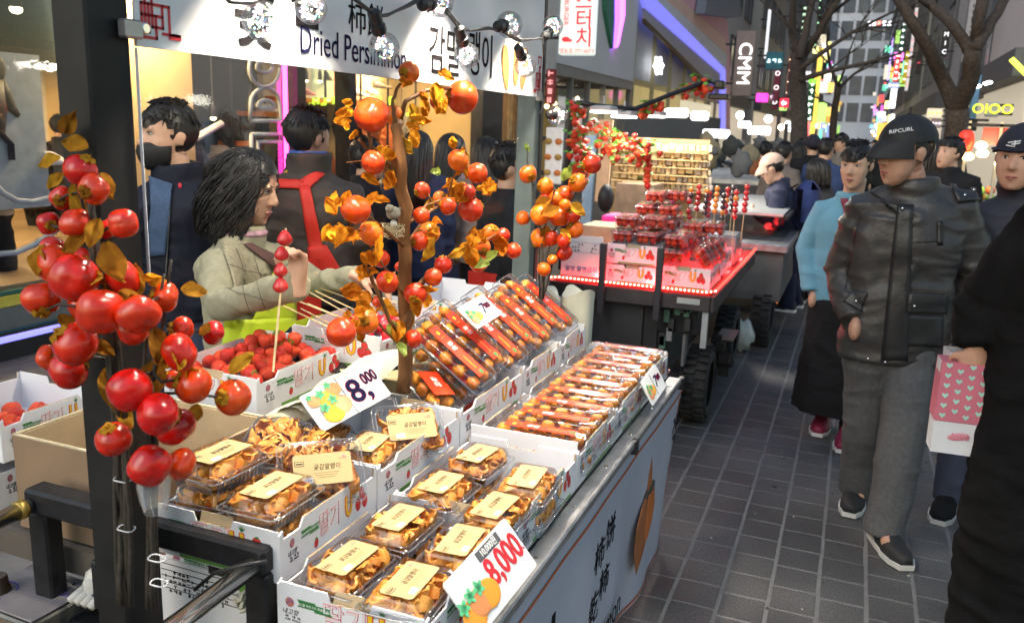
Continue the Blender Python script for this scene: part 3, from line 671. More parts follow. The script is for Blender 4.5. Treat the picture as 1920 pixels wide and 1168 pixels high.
for k in range(4):
    p = at_y((1829, 1834, 1849, 1855)[k], (164, 162, 157, 155)[k], 19.6); q = MB(); q.ell(p, (.06, .06, .03), 10, 6); q.build('canopy_lamp', G((.95, .97, 1), 9.), None, smooth=True, label='small white lamp under the cream shop canopy', cat='lamp', group='lamps under the cream shop canopy')
pal = [(1, .15, .15), (.2, .9, .6), (.95, .85, .3), (.4, .5, 1), (1, 1, 1), (1, .5, .1), (.9, .2, .8), (.2, .7, 1), (.5, .9, .2), (1, .9, .7)]
for k in range(90):
    left = rs.random() < .42
    Y = rs.uniform(50, 150); X = rs.uniform(-4.6, -2.6) if left else rs.uniform(1.3, 2.4); z = rs.uniform(2.1, 9) if rs.random() < .7 else rs.uniform(2, 3.5)
    q = MB(); wd, ht = rs.uniform(.25, .6), rs.choice([.3, .5, .8, 1.4]); q.box((X, Y, z), (wd, .15, ht), bev=.02); o = q.build('distant_sign', G(rs.choice(pal), rs.choice([.6, 1., 1.8])), None, label='small glowing shop sign far down the street', cat='sign', group='distant glowing signs')
for k in range(26):
    Y = rs.uniform(30, 120); q = MB(); q.ell((rs.choice([rs.uniform(-4, -2.5), rs.uniform(1.2, 2.4)]), Y, rs.uniform(1.9, 2.7)), rs.uniform(.08, .16), 8, 6)
    q.build('distant_lamp', G(rs.choice([(1, .95, .85), (1, .8, .5), (.9, .95, 1)]), 8.), None, label='small bright stall lamp far down the street', cat='lamp', group='distant stall lamps')

# ---------------------------------------------------------------- bare street trees
def twigs(mb, p, d, ln, r, depth, rg):
    pts = [p]; rr = [r]
    for k in range(4):
        d = (d + Vector((rg.uniform(-1, 1), rg.uniform(-1, 1), rg.uniform(-.5, .8))) * .22).normalized(); p = p + d * ln / 4; pts.append(p); rr.append(r * (1 - .18 * (k + 1)))
    mb.tube(pts, rr, 5 if r < .03 else 7)
    if depth:
        for k in range(3 if depth > 1 else 4):
            a = pts[rg.randint(1, 4)]; nd = (d + Vector((rg.uniform(-1, 1), rg.uniform(-1, 1), rg.uniform(-.6, .9))) * .9).normalized()
            twigs(mb, a, nd, ln * rg.uniform(.5, .8), r * .5, depth - 1, rg)
def tree(label, Y, limbs, seed, tw):
    rg = random.Random(seed); base = at_y(*limbs[0][0][0], Y); base.z = 0
    t = thing('bare_tree', label, 'tree', base); Mi = Matrix.Translation(-base)
    for i, (pts, r0, r1) in enumerate(limbs):
        q = MB(); P = [at_y(x, y, Y + .25 * math.sin(k * 1.3 + i)) for k, (x, y) in enumerate(pts)]; n = len(P)
        if i == 0: P = [Vector((P[0].x, P[0].y, 0)), *P]; n += 1
        fine = []
        for k in range(n - 1):
            for s_ in range(3): fine.append(P[k].lerp(P[k + 1], s_ / 3))
        fine.append(P[-1]); rr = [r0 + (r1 - r0) * k / (len(fine) - 1) for k in range(len(fine))]
        fine = [p + Vector((rg.uniform(-1, 1), rg.uniform(-1, 1), 0)) * rr[k] * .15 for k, p in enumerate(fine)]
        q.tube(fine, rr, 12); q.xf(Mi); q.build('trunk' if i == 0 else 'limb', M['bark'], t, smooth=True)
    q = MB()
    for (x, y, dx, dz, ln, r, dp) in tw: twigs(q, at_y(x, y, Y), Vector((dx, rg.uniform(-.3, .3), dz)).normalized(), ln, r, dp, rg)
    q.xf(Mi); q.build('crown', M['bark'], t, smooth=True)
tree('thick bare tree on the right forking behind the man in the cap', 10.5, [([(1797, 420), (1790, 300), (1793, 205)], .125, .115), ([(1795, 215), (1768, 150), (1740, 90), (1705, 35), (1650, -60)], .09, .045), ([(1793, 215), (1815, 160), (1825, 95)], .105, .085), ([(1825, 100), (1836, 40), (1850, -60)], .075, .05), ([(1823, 105), (1790, 50), (1745, 10), (1690, -60)], .065, .04), ([(1828, 95), (1860, 40), (1890, -10), (1905, -70)], .06, .04)], 4,
     [(1650, -50, -1, .6, 1.5, .05, 3), (1850, -50, .1, 1, 1.5, .05, 3), (1690, -50, -.6, 1, 1.2, .04, 3), (1905, -60, .6, 1, 1.2, .04, 3), (1740, 12, -1, .5, .9, .025, 2)])
tree('bare tree with spreading branches among the left signs', 16, [([(1496, 300), (1500, 200), (1497, 100)], .17, .13), ([(1497, 105), (1485, 60), (1488, -20)], .08, .05), ([(1499, 115), (1530, 70), (1560, 20), (1590, -30)], .07, .04), ([(1500, 150), (1550, 135), (1620, 120), (1690, 100)], .05, .02), ([(1500, 130), (1540, 100), (1600, 60), (1670, 25)], .05, .02), ([(1498, 110), (1515, 40), (1530, -30)], .07, .05)], 8,
     [(1488, -10, -.2, 1, 1.8, .05, 3), (1590, -20, .5, .8, 1.6, .035, 3), (1560, 25, .8, .5, 1.3, .03, 3), (1620, 120, 1, .1, .9, .02, 2), (1600, 62, 1, .3, 1., .02, 3), (1530, 72, .3, .9, 1.2, .03, 3), (1485, 60, -.8, .6, 1.0, .03, 3), (1515, 40, .2, 1, 1.6, .035, 3), (1670, 25, 1, .4, .9, .02, 2), (1550, 135, .8, .5, .9, .02, 3)])
tree('slender bare tree far down the middle of the street', 27, [([(1560, 290), (1563, 220), (1572, 160)], .13, .09), ([(1572, 165), (1555, 120), (1550, 80)], .06, .03), ([(1570, 170), (1600, 140), (1640, 120)], .05, .02)], 15,
     [(1550, 85, -.2, 1, 1.6, .03, 3), (1572, 160, .1, 1, 1.8, .04, 3), (1600, 140, .8, .5, 1.4, .03, 3), (1555, 120, -.8, .5, 1.2, .03, 3), (1565, 200, -.9, .4, 1.1, .03, 3)])

# ---------------------------------------------------------------- the persimmon cart
cart = thing('market_cart', 'dark metal market cart carrying the dried persimmon boxes', 'cart')
bxp('bed', C((.10, .085, .07), .7, var=.3, scale=6), cart, -1.74, -.555, 1.14, 2.98, .69, .747)
bxp('edge_trim', M['dull_steel'], cart, -.553, -.505, 1.10, 2.99, .715, .741, bev=.004)
bxp('side_rail', M['dull_steel'], cart, -.552, -.535, 1.10, 2.99, .63, .714, bev=.004)
for k in range(7):
    q = MB(); q.lathe([(.006, 0), (.005, .004)], 8, (-.528, 1.25 + k * .27, .741)); q.build('rivet', M['steel'], cart)
bxp('front_rail', M['black_iron'], cart, -1.44, -.865, 1.075, 1.125, .845, .895, bev=.006)
for x in (-1.415, -.89): bxp('rail_post', M['black_iron'], cart, x - .025, x + .025, 1.08, 1.12, .60, .844, bev=.005)
for x in (-1.42, -.885):
    q = MB(); q.tube([(x, 1.07, .865), (x - .01, .45, .835)], .0165, 16); q.build('push_handle', M['steel'], cart, smooth=True)
q = MB(); q.tube([(-1.421, 1.062, .864), (-1.421, 1.045, .863)], .019, 14); q.build('brass_collar', C((.45, .30, .07), .35, metal=.7), cart, smooth=True)
for (y, z, m_) in ((1.10, .60, 'black_iron'), (1.16, .55, 'wood'), (1.02, .57, 'wood'), (.93, .535, 'kraft')):
    bxp('lower_beam', M[m_], cart, -1.9, -.86, y - .02, y + .02, z - .03, z + .03, bev=.004)
bxp('lower_shelf', C((.05, .045, .04), .7, var=.4, scale=8), cart, -1.95, -.80, .4, 1.13, .45, .50)
q = MB(); q.box((-.89, 1.07, .72), (.12, .006, .02)); q.build('latch', M['steel'], cart)
bxp('hook_bracket', M['black_iron'], cart, -1.245, -1.20, 1.05, 1.07, .70, .80, bev=.004)
for (nm, y0, y1, mt, z0) in (('post', .965, 1.048, 'post_paint', .58), ('post', 2.855, 2.925, 'green_paint', .69)):
    bxp(nm, M[mt], cart, -1.135, -1.066, y0, y1, z0, 2.62, bev=.004)
bxp('canopy_beam', M['post_paint'], cart, -1.13, -1.07, .965, 2.92, 2.621, 2.69, bev=.004)
bxp('canopy_beam', M['post_paint'], cart, -1.07, -.35, 1.0, 1.06, 2.63, 2.69, bev=.004)
bxp('canopy_beam', M['post_paint'], cart, -1.07, -.35, 2.86, 2.92, 2.63, 2.69, bev=.004)
bxp('lamp_bar', M['post_paint'], cart, -.97, -.91, 1.0, 2.92, 2.631, 2.66)
bxp('lamp_bar', M['post_paint'], cart, -.41, -.35, 1.0, 2.92, 2.631, 2.66)
bxp('lamp_bar', M['post_paint'], cart, -1.25, -1.13, 1.97, 2.03, 2.631, 2.66)
bxp('pillar_trim', C((.02, .02, .022), .4), cart, -1.066, -1.06, 2.90, 2.925, .7, 2.6)
for (x, y) in ((-1.4, 1.5), (-.75, 1.5), (-1.4, 2.7), (-.75, 2.7)):
    bxp('leg', M['black_iron'], cart, x - .03, x + .03, y - .03, y + .03, .0, .69)
# lamps under the canopy beams, pointing down over the goods
for k, (x, y, tx, ty, e, z_) in enumerate(((-.94, 1.36, -.80, 1.36, 12, 2.07), (-.94, 2.06, -.80, 2.04, 11, 2.07), (-.94, 2.62, -.80, 2.60, 10, 2.07), (-1.22, 2.0, -1.55, 2.02, 13, 2.3), (-.36, 1.12, -.75, 1.45, 8, 2.34), (-.40, 2.2, -.75, 2.1, 9, 2.34))):
    t = thing('stall_lamp', ['lamp over the near end of the persimmon cart', 'lamp over the middle of the persimmon cart', 'lamp over the far end of the persimmon cart', 'lamp behind the banner above the woman', 'lamp on the aisle side beam at the near end', 'lamp on the aisle side beam at the far end'][k], 'lamp', (x, y, z_), group='lamps over the persimmon cart')
    q = MB(); q.lathe([(.02, .10), (.05, .06), (.055, 0), (.05, 0)], 18); hz = 2.63 - z_; q.tube([(0, 0, .09), (0, 0, hz)], .008, 6); q.build('shade', M['black_plastic'], t, smooth=30)
    q = MB(); q.lathe([(.047, .012), (.047, .008)], 18); q.build('lens', G((1., .93, .8), 18.), t)
    l = bpy.data.lights.new('lamp_light', 'SPOT'); l.energy = e * 6.0; l.spot_size = R(88 if k < 3 else 110 if k == 3 else 74); l.spot_blend = .22 if k < 3 else .45; l.shadow_soft_size = .045; l.color = (1, .88, .70)
    lo = bpy.data.objects.new('lamp_light', l); COL.objects.link(lo); lo.location = (0, 0, -.005); lo.parent = t
    d = Vector((tx, ty, .85)) - Vector((x, y, z_)); lo.rotation_euler = d.to_track_quat('-Z', 'Y').to_euler()

# ---------------------------------------------------------------- sign panel over the cart
bn = thing('stall_banner', 'white acrylic sign panel reading Dried Persimmon between the two cart posts', 'sign', mx=frame((-1.055, 1.05, 1.72), (0, 1, 0), (0, 0, 1)))   # x along the street, y up, z towards the aisle
L_ = 1.83
q = MB(); q.box((L_ / 2, .21, -.004), (L_, .42, .006)); q.build('panel', mat('banner_white', (.80, .80, .81), .35, var=.03, scale=4), bn)
q = MB(); q.box((.88, -.19, -.004), (1.76, .375, .005)); q.build('clear_lower_panel', M['acrylic'], bn)
q = MB(); q.box((.0005, -.19, -.004), (.0014, .375, .0055)); q.build('panel_edge', C((.8, .82, .85), .3), bn)
def bt_(px, py, dz=.0004): p = at_x(px, py, -1.055); return Matrix.Translation((p.y - 1.05, p.z - 1.72, dz))
text('柿餅', .078, M['ink'], bn, bt_(688, 42), depth=.0002)
text('Dried Persimmon', .078, M['navy_ink'], bn, bt_(672, 97) @ Matrix.Rotation(R(-.6), 4, 'Z'), shear=.0, bold=.002, sx=.78, depth=.0002)
text('감말', .135, M['ink'], bn, bt_(835, 105), sx=.8, bold=.004, depth=.0002)
text('랭이', .135, M['ink'], bn, bt_(902, 110), sx=.75, bold=.004, depth=.0002)
text('곶', .115, M['ink'], bn, bt_(478, 42), bold=.02, sx=1.1, depth=.0002)
text('감', .115, M['ink'], bn, bt_(575, 10), bold=.02, sx=1.1, depth=.0002)
rk = [((0, 0), (0, 3)), ((0, 3), (5, 3)), ((5, 3), (5, 1)), ((1, 0), (1, -6)), ((1, 0), (3, 0)), ((3, 0), (3, -6)), ((0, -2), (8, -2)), ((0, -4), (6, -4)), ((0, -2), (0, -7)), ((0, -7), (2, -7)), ((2, -7), (2, -2)), ((3, -6), (6, -6)), ((6, -2), (6, -6)), ((4, -4), (4, -8)), ((4, -8), (0, -8)), ((8, -2), (8, -7)), ((8, -7), (11, -7.6)), ((6, -7), (11, -7))]
def key(mb, ox, oy, s, sx):
    for (a, b_) in rk:
        x0, y0, x1, y1 = ox + a[0] * s * sx, oy + a[1] * s, ox + b_[0] * s * sx, oy + b_[1] * s
        mb.box(((x0 + x1) / 2, (y0 + y1) / 2, .0), (abs(x1 - x0) + s * .55, abs(y1 - y0) + s * .55, .0006))
q = MB(); key(q, .012, .083, .0085, .85); q.build('corner_ornament', M['red_ink'], bn)
q = MB(); key(q, 1.815, .10, .011, -.5); q.build('corner_ornament', M['red_ink'], bn)
q = MB()
for (px, py, a) in ((948, 128, 12), (968, 122, -5), (982, 130, -12)):
    o = bt_(px, py); pts = [(.028 * math.cos(t_) * (1 + .25 * math.sin(t_)), .07 * math.sin(t_)) for t_ in [2 * math.pi * k / 20 for k in range(20)]]; n0 = len(q.v)
    q.poly(pts, .0012, (0, 0, 0), (1, 0, 0), (0, 1, 0)); q.xf(o @ Matrix.Rotation(R(a), 4, 'Z'), n0)
q.build('persimmon_print', C((.55, .22, .06), .5, var=.3, scale=30), bn)
for (px, py) in ((243, 55), (1011, 182)):
    q = MB(); q.box((0, 0, 0), (.035, .028, .02), bev=.003); q.build('clamp', M['dull_steel'], bn, mx=bt_(px, py, .002))
q = MB(); q.lathe([(.009, 0), (.009, .006), (.007, .008)], 14); q.build('clamp_knob', M['steel'], bn, mx=bt_(268, 54, .0))

# ---------------------------------------------------------------- printed cloth along the cart's street side
cl = thing('printed_cloth', 'white printed cloth with orange border hanging down the cart side', 'cloth')
def cloth_x(y, z): f_ = max(0, (.72 - z)) / .72; return -.515 - .03 * f_ + .012 * f_ * math.sin(y * 7.3) + .010 * f_ * math.sin(y * 17 + 1) - .02 * f_ * max(0, y - 2.85) * 5
def cloth_sheet(name, m, y0, y1, z0, z1, off, nu=80, nv=24):
    q = MB(); q.grid(lambda u, v: (cloth_x(y0 + (y1 - y0) * u, z0 + (z1 - z0) * v) + off, y0 + (y1 - y0) * u + .02 * math.sin(v * 5) * (u > .99), z0 + (z1 - z0) * v), nu, nv); return q.build(name, m, cl, smooth=True)
mk('cloth_print', (.42, .43, .50), .8, var=.06, scale=3, bump=.15, bscale=200)
cloth_sheet('sheet', M['cloth_print'], 1.05, 3.13, .05, .715, 0)
oc = C((.50, .12, .03), .7)
cloth_sheet('border', oc, 1.06, 3.12, .655, .665, .002, 60, 1); cloth_sheet('border', oc, 3.07, 3.085, .06, .64, .0025, 2, 24); cloth_sheet('border', oc, 1.06, 3.12, .062, .072, .003, 60, 1)
def cm_(y, z): return frame((cloth_x(y, z) + .004, y, z), (0, 1, 0), (0, 0, 1))
for s_, y, z, sz in (('柿', 2.02, .50, .10), ('饼', 2.13, .52, .10), ('乾', 2.0, .35, .10), ('柿', 2.12, .37, .10)): text(s_, sz, M['ink'], cl, cm_(y, z))
text('Dried Persimmon', .115, M['ink'], cl, cm_(1.98, .205), sx=.85)
text('곶감', .22, M['ink'], cl, cm_(1.50, .42), bold=.01)
text('건', .10, M['ink'], cl, cm_(3.02, .53))
q = MB(); pts = [(-.05, -.17), (-.075, -.08), (-.07, .0), (-.04, .055), (-.005, .08), (.0, .15), (.012, .20), (.022, .15), (.03, .085), (.055, .06), (.065, .0), (.055, -.06), (.02, -.10), (-.01, -.14)]
q.poly([(x * 1.9, y) for x, y in pts], .002, (0, 0, 0), (1, 0, 0), (0, 1, 0)); q.build('persimmon_print', C((.34, .11, .03), .7, var=.2, scale=12), cl, mx=cm_(2.60, .37))
q = MB(); pts = [(.006, -.10), (.006, .06), (.05, .05), (.062, 0), (.05, -.06), (.02, -.1)]; pts = [(x * 1.9, y) for x, y in pts]; q.poly(pts, .0025, (0, 0, 0.001), (1, 0, 0), (0, 1, 0)); q.build('persimmon_print', C((.50, .13, .02), .7, var=.15), cl, mx=cm_(2.60, .37))
q = MB(); q.ell((.035, .07, 0), (.08, .028, .003), 14, 8); q.build('persimmon_print', C((.06, .05, .03), .7), cl, mx=cm_(2.60, .37))
for y in (2.3, 3.0):
    q = MB(); q.box((-.508, y, .72), (.02, .03, .045), bev=.003); q.build('clip', M['black_plastic'], cl)

# ---------------------------------------------------------------- white fruit cartons with printed sides
def carton(w=.288, L=.4, h=.098):
    t = thing('fruit_carton', 'x', 'carton'); th = .004
    m = [M['white_board'], M['board_inside'], M['kraft_edge']]
    q = MB(); q.box((0, L / 2, th / 2), (w - .002, L - .002, th)); q.build('floor', M['board_inside'], t)
    lo, c0, c1 = h - .017, .22 * L, .74 * L
    prof = [(0, 0), (L, 0), (L, h - .006), (L - .012, h), (L - .014, lo), (c1 + .014, lo), (c1, h), (c0, h), (c0 - .014, lo), (.014, lo), (.012, h), (0, h - .006)]
    for s_ in (-1, 1):
        q = MB(); x0 = s_ * w / 2 - (th if s_ > 0 else 0); n = len(prof)
        q.add([(x0, y, z) for y, z in prof] + [(x0 + th, y, z) for y, z in prof], [])
        q.m = 0 if s_ < 0 else 1; q.f.append(tuple(range(n))); q.mi.append(1 if s_ > 0 else 0); q.f.append(tuple(range(2 * n - 1, n - 1, -1))); q.mi.append(0 if s_ > 0 else 1)
        for i in range(n): q.f.append((i, n + i, n + (i + 1) % n, (i + 1) % n)); q.mi.append(0 if i % 3 else 2)
        q.build('side_wall', m, t)
    hx = .055
    for y0, nm in ((0, 'end_wall'), (L - th, 'end_wall')):
        q = MB(); pr = [(-w / 2 + th, th), (w / 2 - th, th), (w / 2 - th, h), (hx * .8, h), (hx * .7, h - .016), (-hx * .7, h - .016), (-hx * .8, h), (-w / 2 + th, h)]; n = len(pr)
        q.add([(x, y0, z) for x, z in pr] + [(x, y0 + th, z) for x, z in pr], [])
        q.f.append(tuple(range(n))); q.mi.append(0); q.f.append(tuple(range(2 * n - 1, n - 1, -1))); q.mi.append(1)
        for i in range(n): q.f.append((i, n + i, n + (i + 1) % n, (i + 1) % n)); q.mi.append(2 if i == 4 else 0)
        q.build(nm, m, t)
        q = MB(); q.box((0, y0 + (th / 2 if y0 else th / 2), h), (w - .012, .012, .003), bev=.001); o = q.build('folded_rim', M['white_board'], t) if False else None
    q = MB(); q.box((0, .011, h - .012), (hx * 1.3, .002, .026), rot('X', R(-25)), bev=.0008); q.build('handle_flap', M['kraft'], t)
    def printed(F, sc):          # F: matrix to the print plane (x to the right, y up); sc: horizontal size factor
        def P(x, y, z=0): return F @ Matrix.Translation((x * sc, y, z))
        q = MB(); q.poly([(-.034, -.006), (.0, -.006), (.0, -.0095), (.036, -.0095), (.031, -.003), (.036, .004), (.002, .004), (.002, .0075), (-.034, .0075), (-.030, .0)], .0006, (0, 0, 0), (1, 0, 0), (0, 1, 0)); q.build('ribbon_print', M['green_ink'], t, mx=P(-.068, .066))
        text('당신을 위한 아주 특별한 딸기', .0055, M['paper'], t, P(-.068, .065, .0008), depth=.0002)
        text('딸기', .050, M['red_ink'], t, P(-.008, .055), bold=.012, depth=.0003); text('딸기', .050, M['paper'], t, P(-.008, .055, .0006), bold=-.010, depth=.0003)
        q = MB(); q.tube([(-.011, .023, 0), (-.0115, .0, 0), (-.008, -.014, 0), (0, -.019, 0), (.008, -.014, 0), (.0115, 0, 0), (.011, .023, 0)], .0062, 8, flat=.12); q.build('print_letter', M['red_ink'], t, mx=P(.052, .058))
        q = MB(); q.tube([(-.011, .022, .0004), (-.0115, .0, .0004), (-.008, -.014, .0004), (0, -.019, .0004), (.008, -.014, .0004), (.0115, 0, .0004), (.011, .022, .0004)], .0045, 8, flat=.14); q.build('print_letter', M['yellow_ink'], t, mx=P(.052, .058))
        q = MB()
        for a in (-50, -20, 10, 40): q.poly([(-.002, 0), (.002, 0), (0, .012)], .0006, (.0115, .026, .0003), (math.cos(R(a)), math.sin(R(a)), 0), (-math.sin(R(a)), math.cos(R(a)), 0))
        q.build('print_leaf', M['green_ink'], t, mx=P(.052, .058))
        for (x, y, r_) in ((.096, .066, .014), (.084, .046, .015), (.107, .045, .016), (-.050, .030, .010)):
            q = MB(); q.ell((x * sc, y, 0), (r_ * .8, r_, .0008), 12, 6, rot('Z', x * 3)); q.build('strawberry_print', C((.55, .03, .03), .5, var=.4, scale=160), t, mx=F)
            q = MB(); q.ell((x * sc, y + r_ * .9, .0002), (.005, .0025, .0008), 8, 5); q.build('print_leaf', M['green_ink'], t, mx=F)
        q = MB(); q.ell((0, 0, 0), (.009, .009, .0006), 14, 6); q.build('emblem_print', C((.12, .07, .35), .5, var=.9, scale=130, col2=(.65, .22, .03)), t, mx=P(-.118, .064)); text('내고향', .012, M['ink'], t, P(-.118, .045), depth=.0002, shear=.3)
        q = MB(); rg = random.Random(4); glyphs(q, rg, -.014, .010, 9, 2, .0035, .006); q.build('small_print', M['ink'], t, mx=P(-.114, .03), kind='stuff')
        q = MB(); q.box((.02 * sc, .006, 0), (.20 * sc, .008, .0005)); q.build('stripe_print', C((.10, .26, .05), .5), t, mx=F)
    printed(frame((w / 2 + .0004, L / 2, 0), (0, 1, 0), (0, 0, 1)), L / .30)
    printed(frame((0, -.0004, 0), (1, 0, 0), (0, 0, 1)), 1.0)
    return t
cp = carton()
used = [False]
def put_carton(label, x, y0, y1, z, sx=1., sz=1., rz=0., group='white printed fruit cartons'):
    mx = Matrix.Translation((x, y0, z)) @ Matrix.Rotation(rz, 4, 'Z') @ Matrix.Diagonal((sx, (y1 - y0 - .004) / .4, sz, 1))
    if not used[0]: used[0] = True; cp.matrix_basis = mx; return tag(cp, label, None, group)
    return dup(cp, mx, label, group)
ZB = .748
put_carton('nearest white printed carton in the aisle side row, full of labelled slice packs', -.697, 1.078, 1.475, ZB)
put_carton('second carton of the aisle side row, ending at a tall blank white wall', -.697, 1.477, 1.872, ZB)
put_carton('third carton of the aisle side row, under the first clear persimmon trays', -.697, 1.875, 2.235, ZB)
put_carton('fourth carton of the aisle side row, under the middle clear persimmon trays', -.697, 2.238, 2.59, ZB)
put_carton('farthest carton of the aisle side row, next to the hanging price tag', -.697, 2.593, 2.95, ZB)
put_carton('nearest carton of the raised inner row, holding stacked slice packs', -.994, 1.10, 1.425, .823)
put_carton('second carton of the raised inner row, behind the large 8,000 card', -.994, 1.427, 1.825, .823)
put_carton('half empty third carton of the raised inner row with one persimmon tray', -.994, 1.828, 2.265, .823)
put_carton('fourth carton of the raised inner row under the leaning persimmon trays', -.994, 2.267, 2.60, .823)
put_carton('farthest carton of the raised inner row beside the pillar', -.994, 2.603, 2.90, .823)
for k in range(5): put_carton(['bottom carton under the nearest raised carton', 'bottom carton under the second raised carton', 'bottom carton under the third raised carton', 'bottom carton under the fourth raised carton', 'bottom carton under the farthest raised carton'][k], -.994, 1.13 + k * .352, 1.48 + k * .352, ZB, sz=.76, group='cartons under the raised row')
put_carton('white carton heaped with loose strawberries in front of the woman', -1.425, 1.585, 1.995, .905)
put_carton('upper white strawberry carton at the left edge behind the kraft box', -1.80, 1.20, 1.48, .86)
put_carton('lower white strawberry carton at the left edge', -1.80, 1.18, 1.48, .758, group='cartons at the left edge')
put_carton('white carton of glazed strawberries and skewers behind the persimmon tree', -1.30, 1.95, 2.33, .945)
put_carton('white carton with closed lid behind the leaning persimmon trays', -1.32, 2.52, 2.95, .93)
bxp('white_board', M['board_inside'], None, -.842, -.556, 1.876, 1.882, .76, .868, label='blank white board standing between slice packs and persimmon trays', cat='board')
# what the inner cartons stand on
bxp('support_crate', C((.50, .44, .28), .7, var=.1), None, -1.6, -1.15, 1.55, 2.03, ZB, .903, bev=.004, label='plain tan box under the strawberry carton', cat='box')
q = MB(); q.box((0, 0, 0), (.52, .46, .19), bev=.004); q.build('tan_box', C((.50, .42, .24), .7, var=.12), None, mx=Matrix.Translation((-1.31, 2.15, .846)), label='large tan box under the glazed strawberry carton', cat='box')
bxp('carton_sheet', M['white_board'], None, -1.2, -1.02, 1.86, 1.868, .75, .92, label='blank white carton panel left of the tree trunk', cat='panel')
# open kraft box
kb = thing('kraft_box', 'large open kraft cardboard box behind the black rail', 'box', (-1.36, 1.32, 0))
for (cx, cy, sx_, sy_, nm) in ((-.20, 0, .006, .32, 'side_wall'), (.20, 0, .006, .32, 'side_wall'), (0, -.16, .406, .006, 'end_wall'), (0, .16, .406, .006, 'end_wall')):
    q = MB(); q.box((cx, cy, .855), (sx_, sy_, .205)); q.m = 1; q.box((cx * .978, cy * .972, .856), (sx_ * .98, sy_ * .98, .20)); q.build(nm, [M['kraft_out_shade'], M['kraft']], kb)
q = MB(); q.box((0, 0, .76), (.39, .31, .006)); q.build('floor', M['kraft'], kb)
for (cx, cy, sx_, sy_) in ((-.20, 0, .0066, .32), (0, -.16, .406, .0066), (0, .16, .406, .0066)):
    q = MB(); q.box((cx, cy, .9585), (sx_, sy_, .003)); q.build('cut_edge', C((.60, .50, .32), .8, var=.2, scale=200), kb)
# black film under the glazed strawberry carton, folded papers, bags
q = MB(); q.grid(lambda u, v: (-1.56 + .44 * u, 1.90 + .45 * v, .945 + .012 * math.sin(u * 22 + v * 5) + .008 * math.sin(v * 31) + (.03 if u < .06 else 0) - .02 * (v < .08)), 44, 30)
q.build('black_film', mat('black_film', (.012, .012, .014), .18, var=.3, scale=20, bump=.3, bscale=30), None, smooth=True, label='crumpled black plastic film under the glazed strawberry carton', cat='film')
for k in range(3):
    q = MB(); y0, x0, z0 = 1.50, -1.20 + k * .035, .945 + k * .016
    q.grid(lambda u, v: (x0 + .10 * v + .01 * math.sin(u * 6), y0 + .42 * u, z0 + .05 * u * .6 + .02 * math.sin(v * 3.1) + .006 * math.sin(u * 14 + k)), 24, 8)
    q.build('paper_bag', C((.68, .62, .45), .7, bump=.2, bscale=30), None, smooth=True, label=['flattened cream paper bag lowest in the pile beside the 8,000 card', 'flattened cream paper bag in the middle of the pile beside the 8,000 card', 'flattened cream paper bag on top of the pile beside the 8,000 card'][k], cat='paper bag', group='flattened bags beside the card')
def sack(label, c, sx_, sy_, sz_, seed):
    rg = random.Random(seed); ph = [rg.uniform(0, 6) for _ in range(5)]; q = MB(); rings = []
    for k in range(14):
        u = k / 13; wv = 1 - .22 * u + .1 * math.sin(u * 5 + ph[0]); rings.append([(c[0] + sx_ * wv * math.cos(a) * (1 + .08 * math.sin(3 * a + ph[1] + u * 4) + .05 * math.sin(7 * a + u * 9 + ph[2])) + .02 * u, c[1] + sy_ * wv * math.sin(a) * (1 + .1 * math.sin(4 * a + ph[3] + u * 3)), c[2] + sz_ * u + .02 * math.sin(2 * a + ph[4]) * u) for a in [2 * math.pi * j / 40 for j in range(40)]])
    q.loft(rings); q.build('cloth_sack', C((.60, .58, .46), .75, var=.12, scale=8, bump=.25, bscale=25), None, smooth=50, label=label, cat='sack', group='pale sacks at the cart corner')
sack('pale canvas sack standing at the far corner of the cart', (-.985, 3.16, .0), .085, .07, .985, 1)
sack('smaller pale canvas sack between the pillar and the larger sack', (-1.075, 3.06, .0), .05, .05, .99, 5)

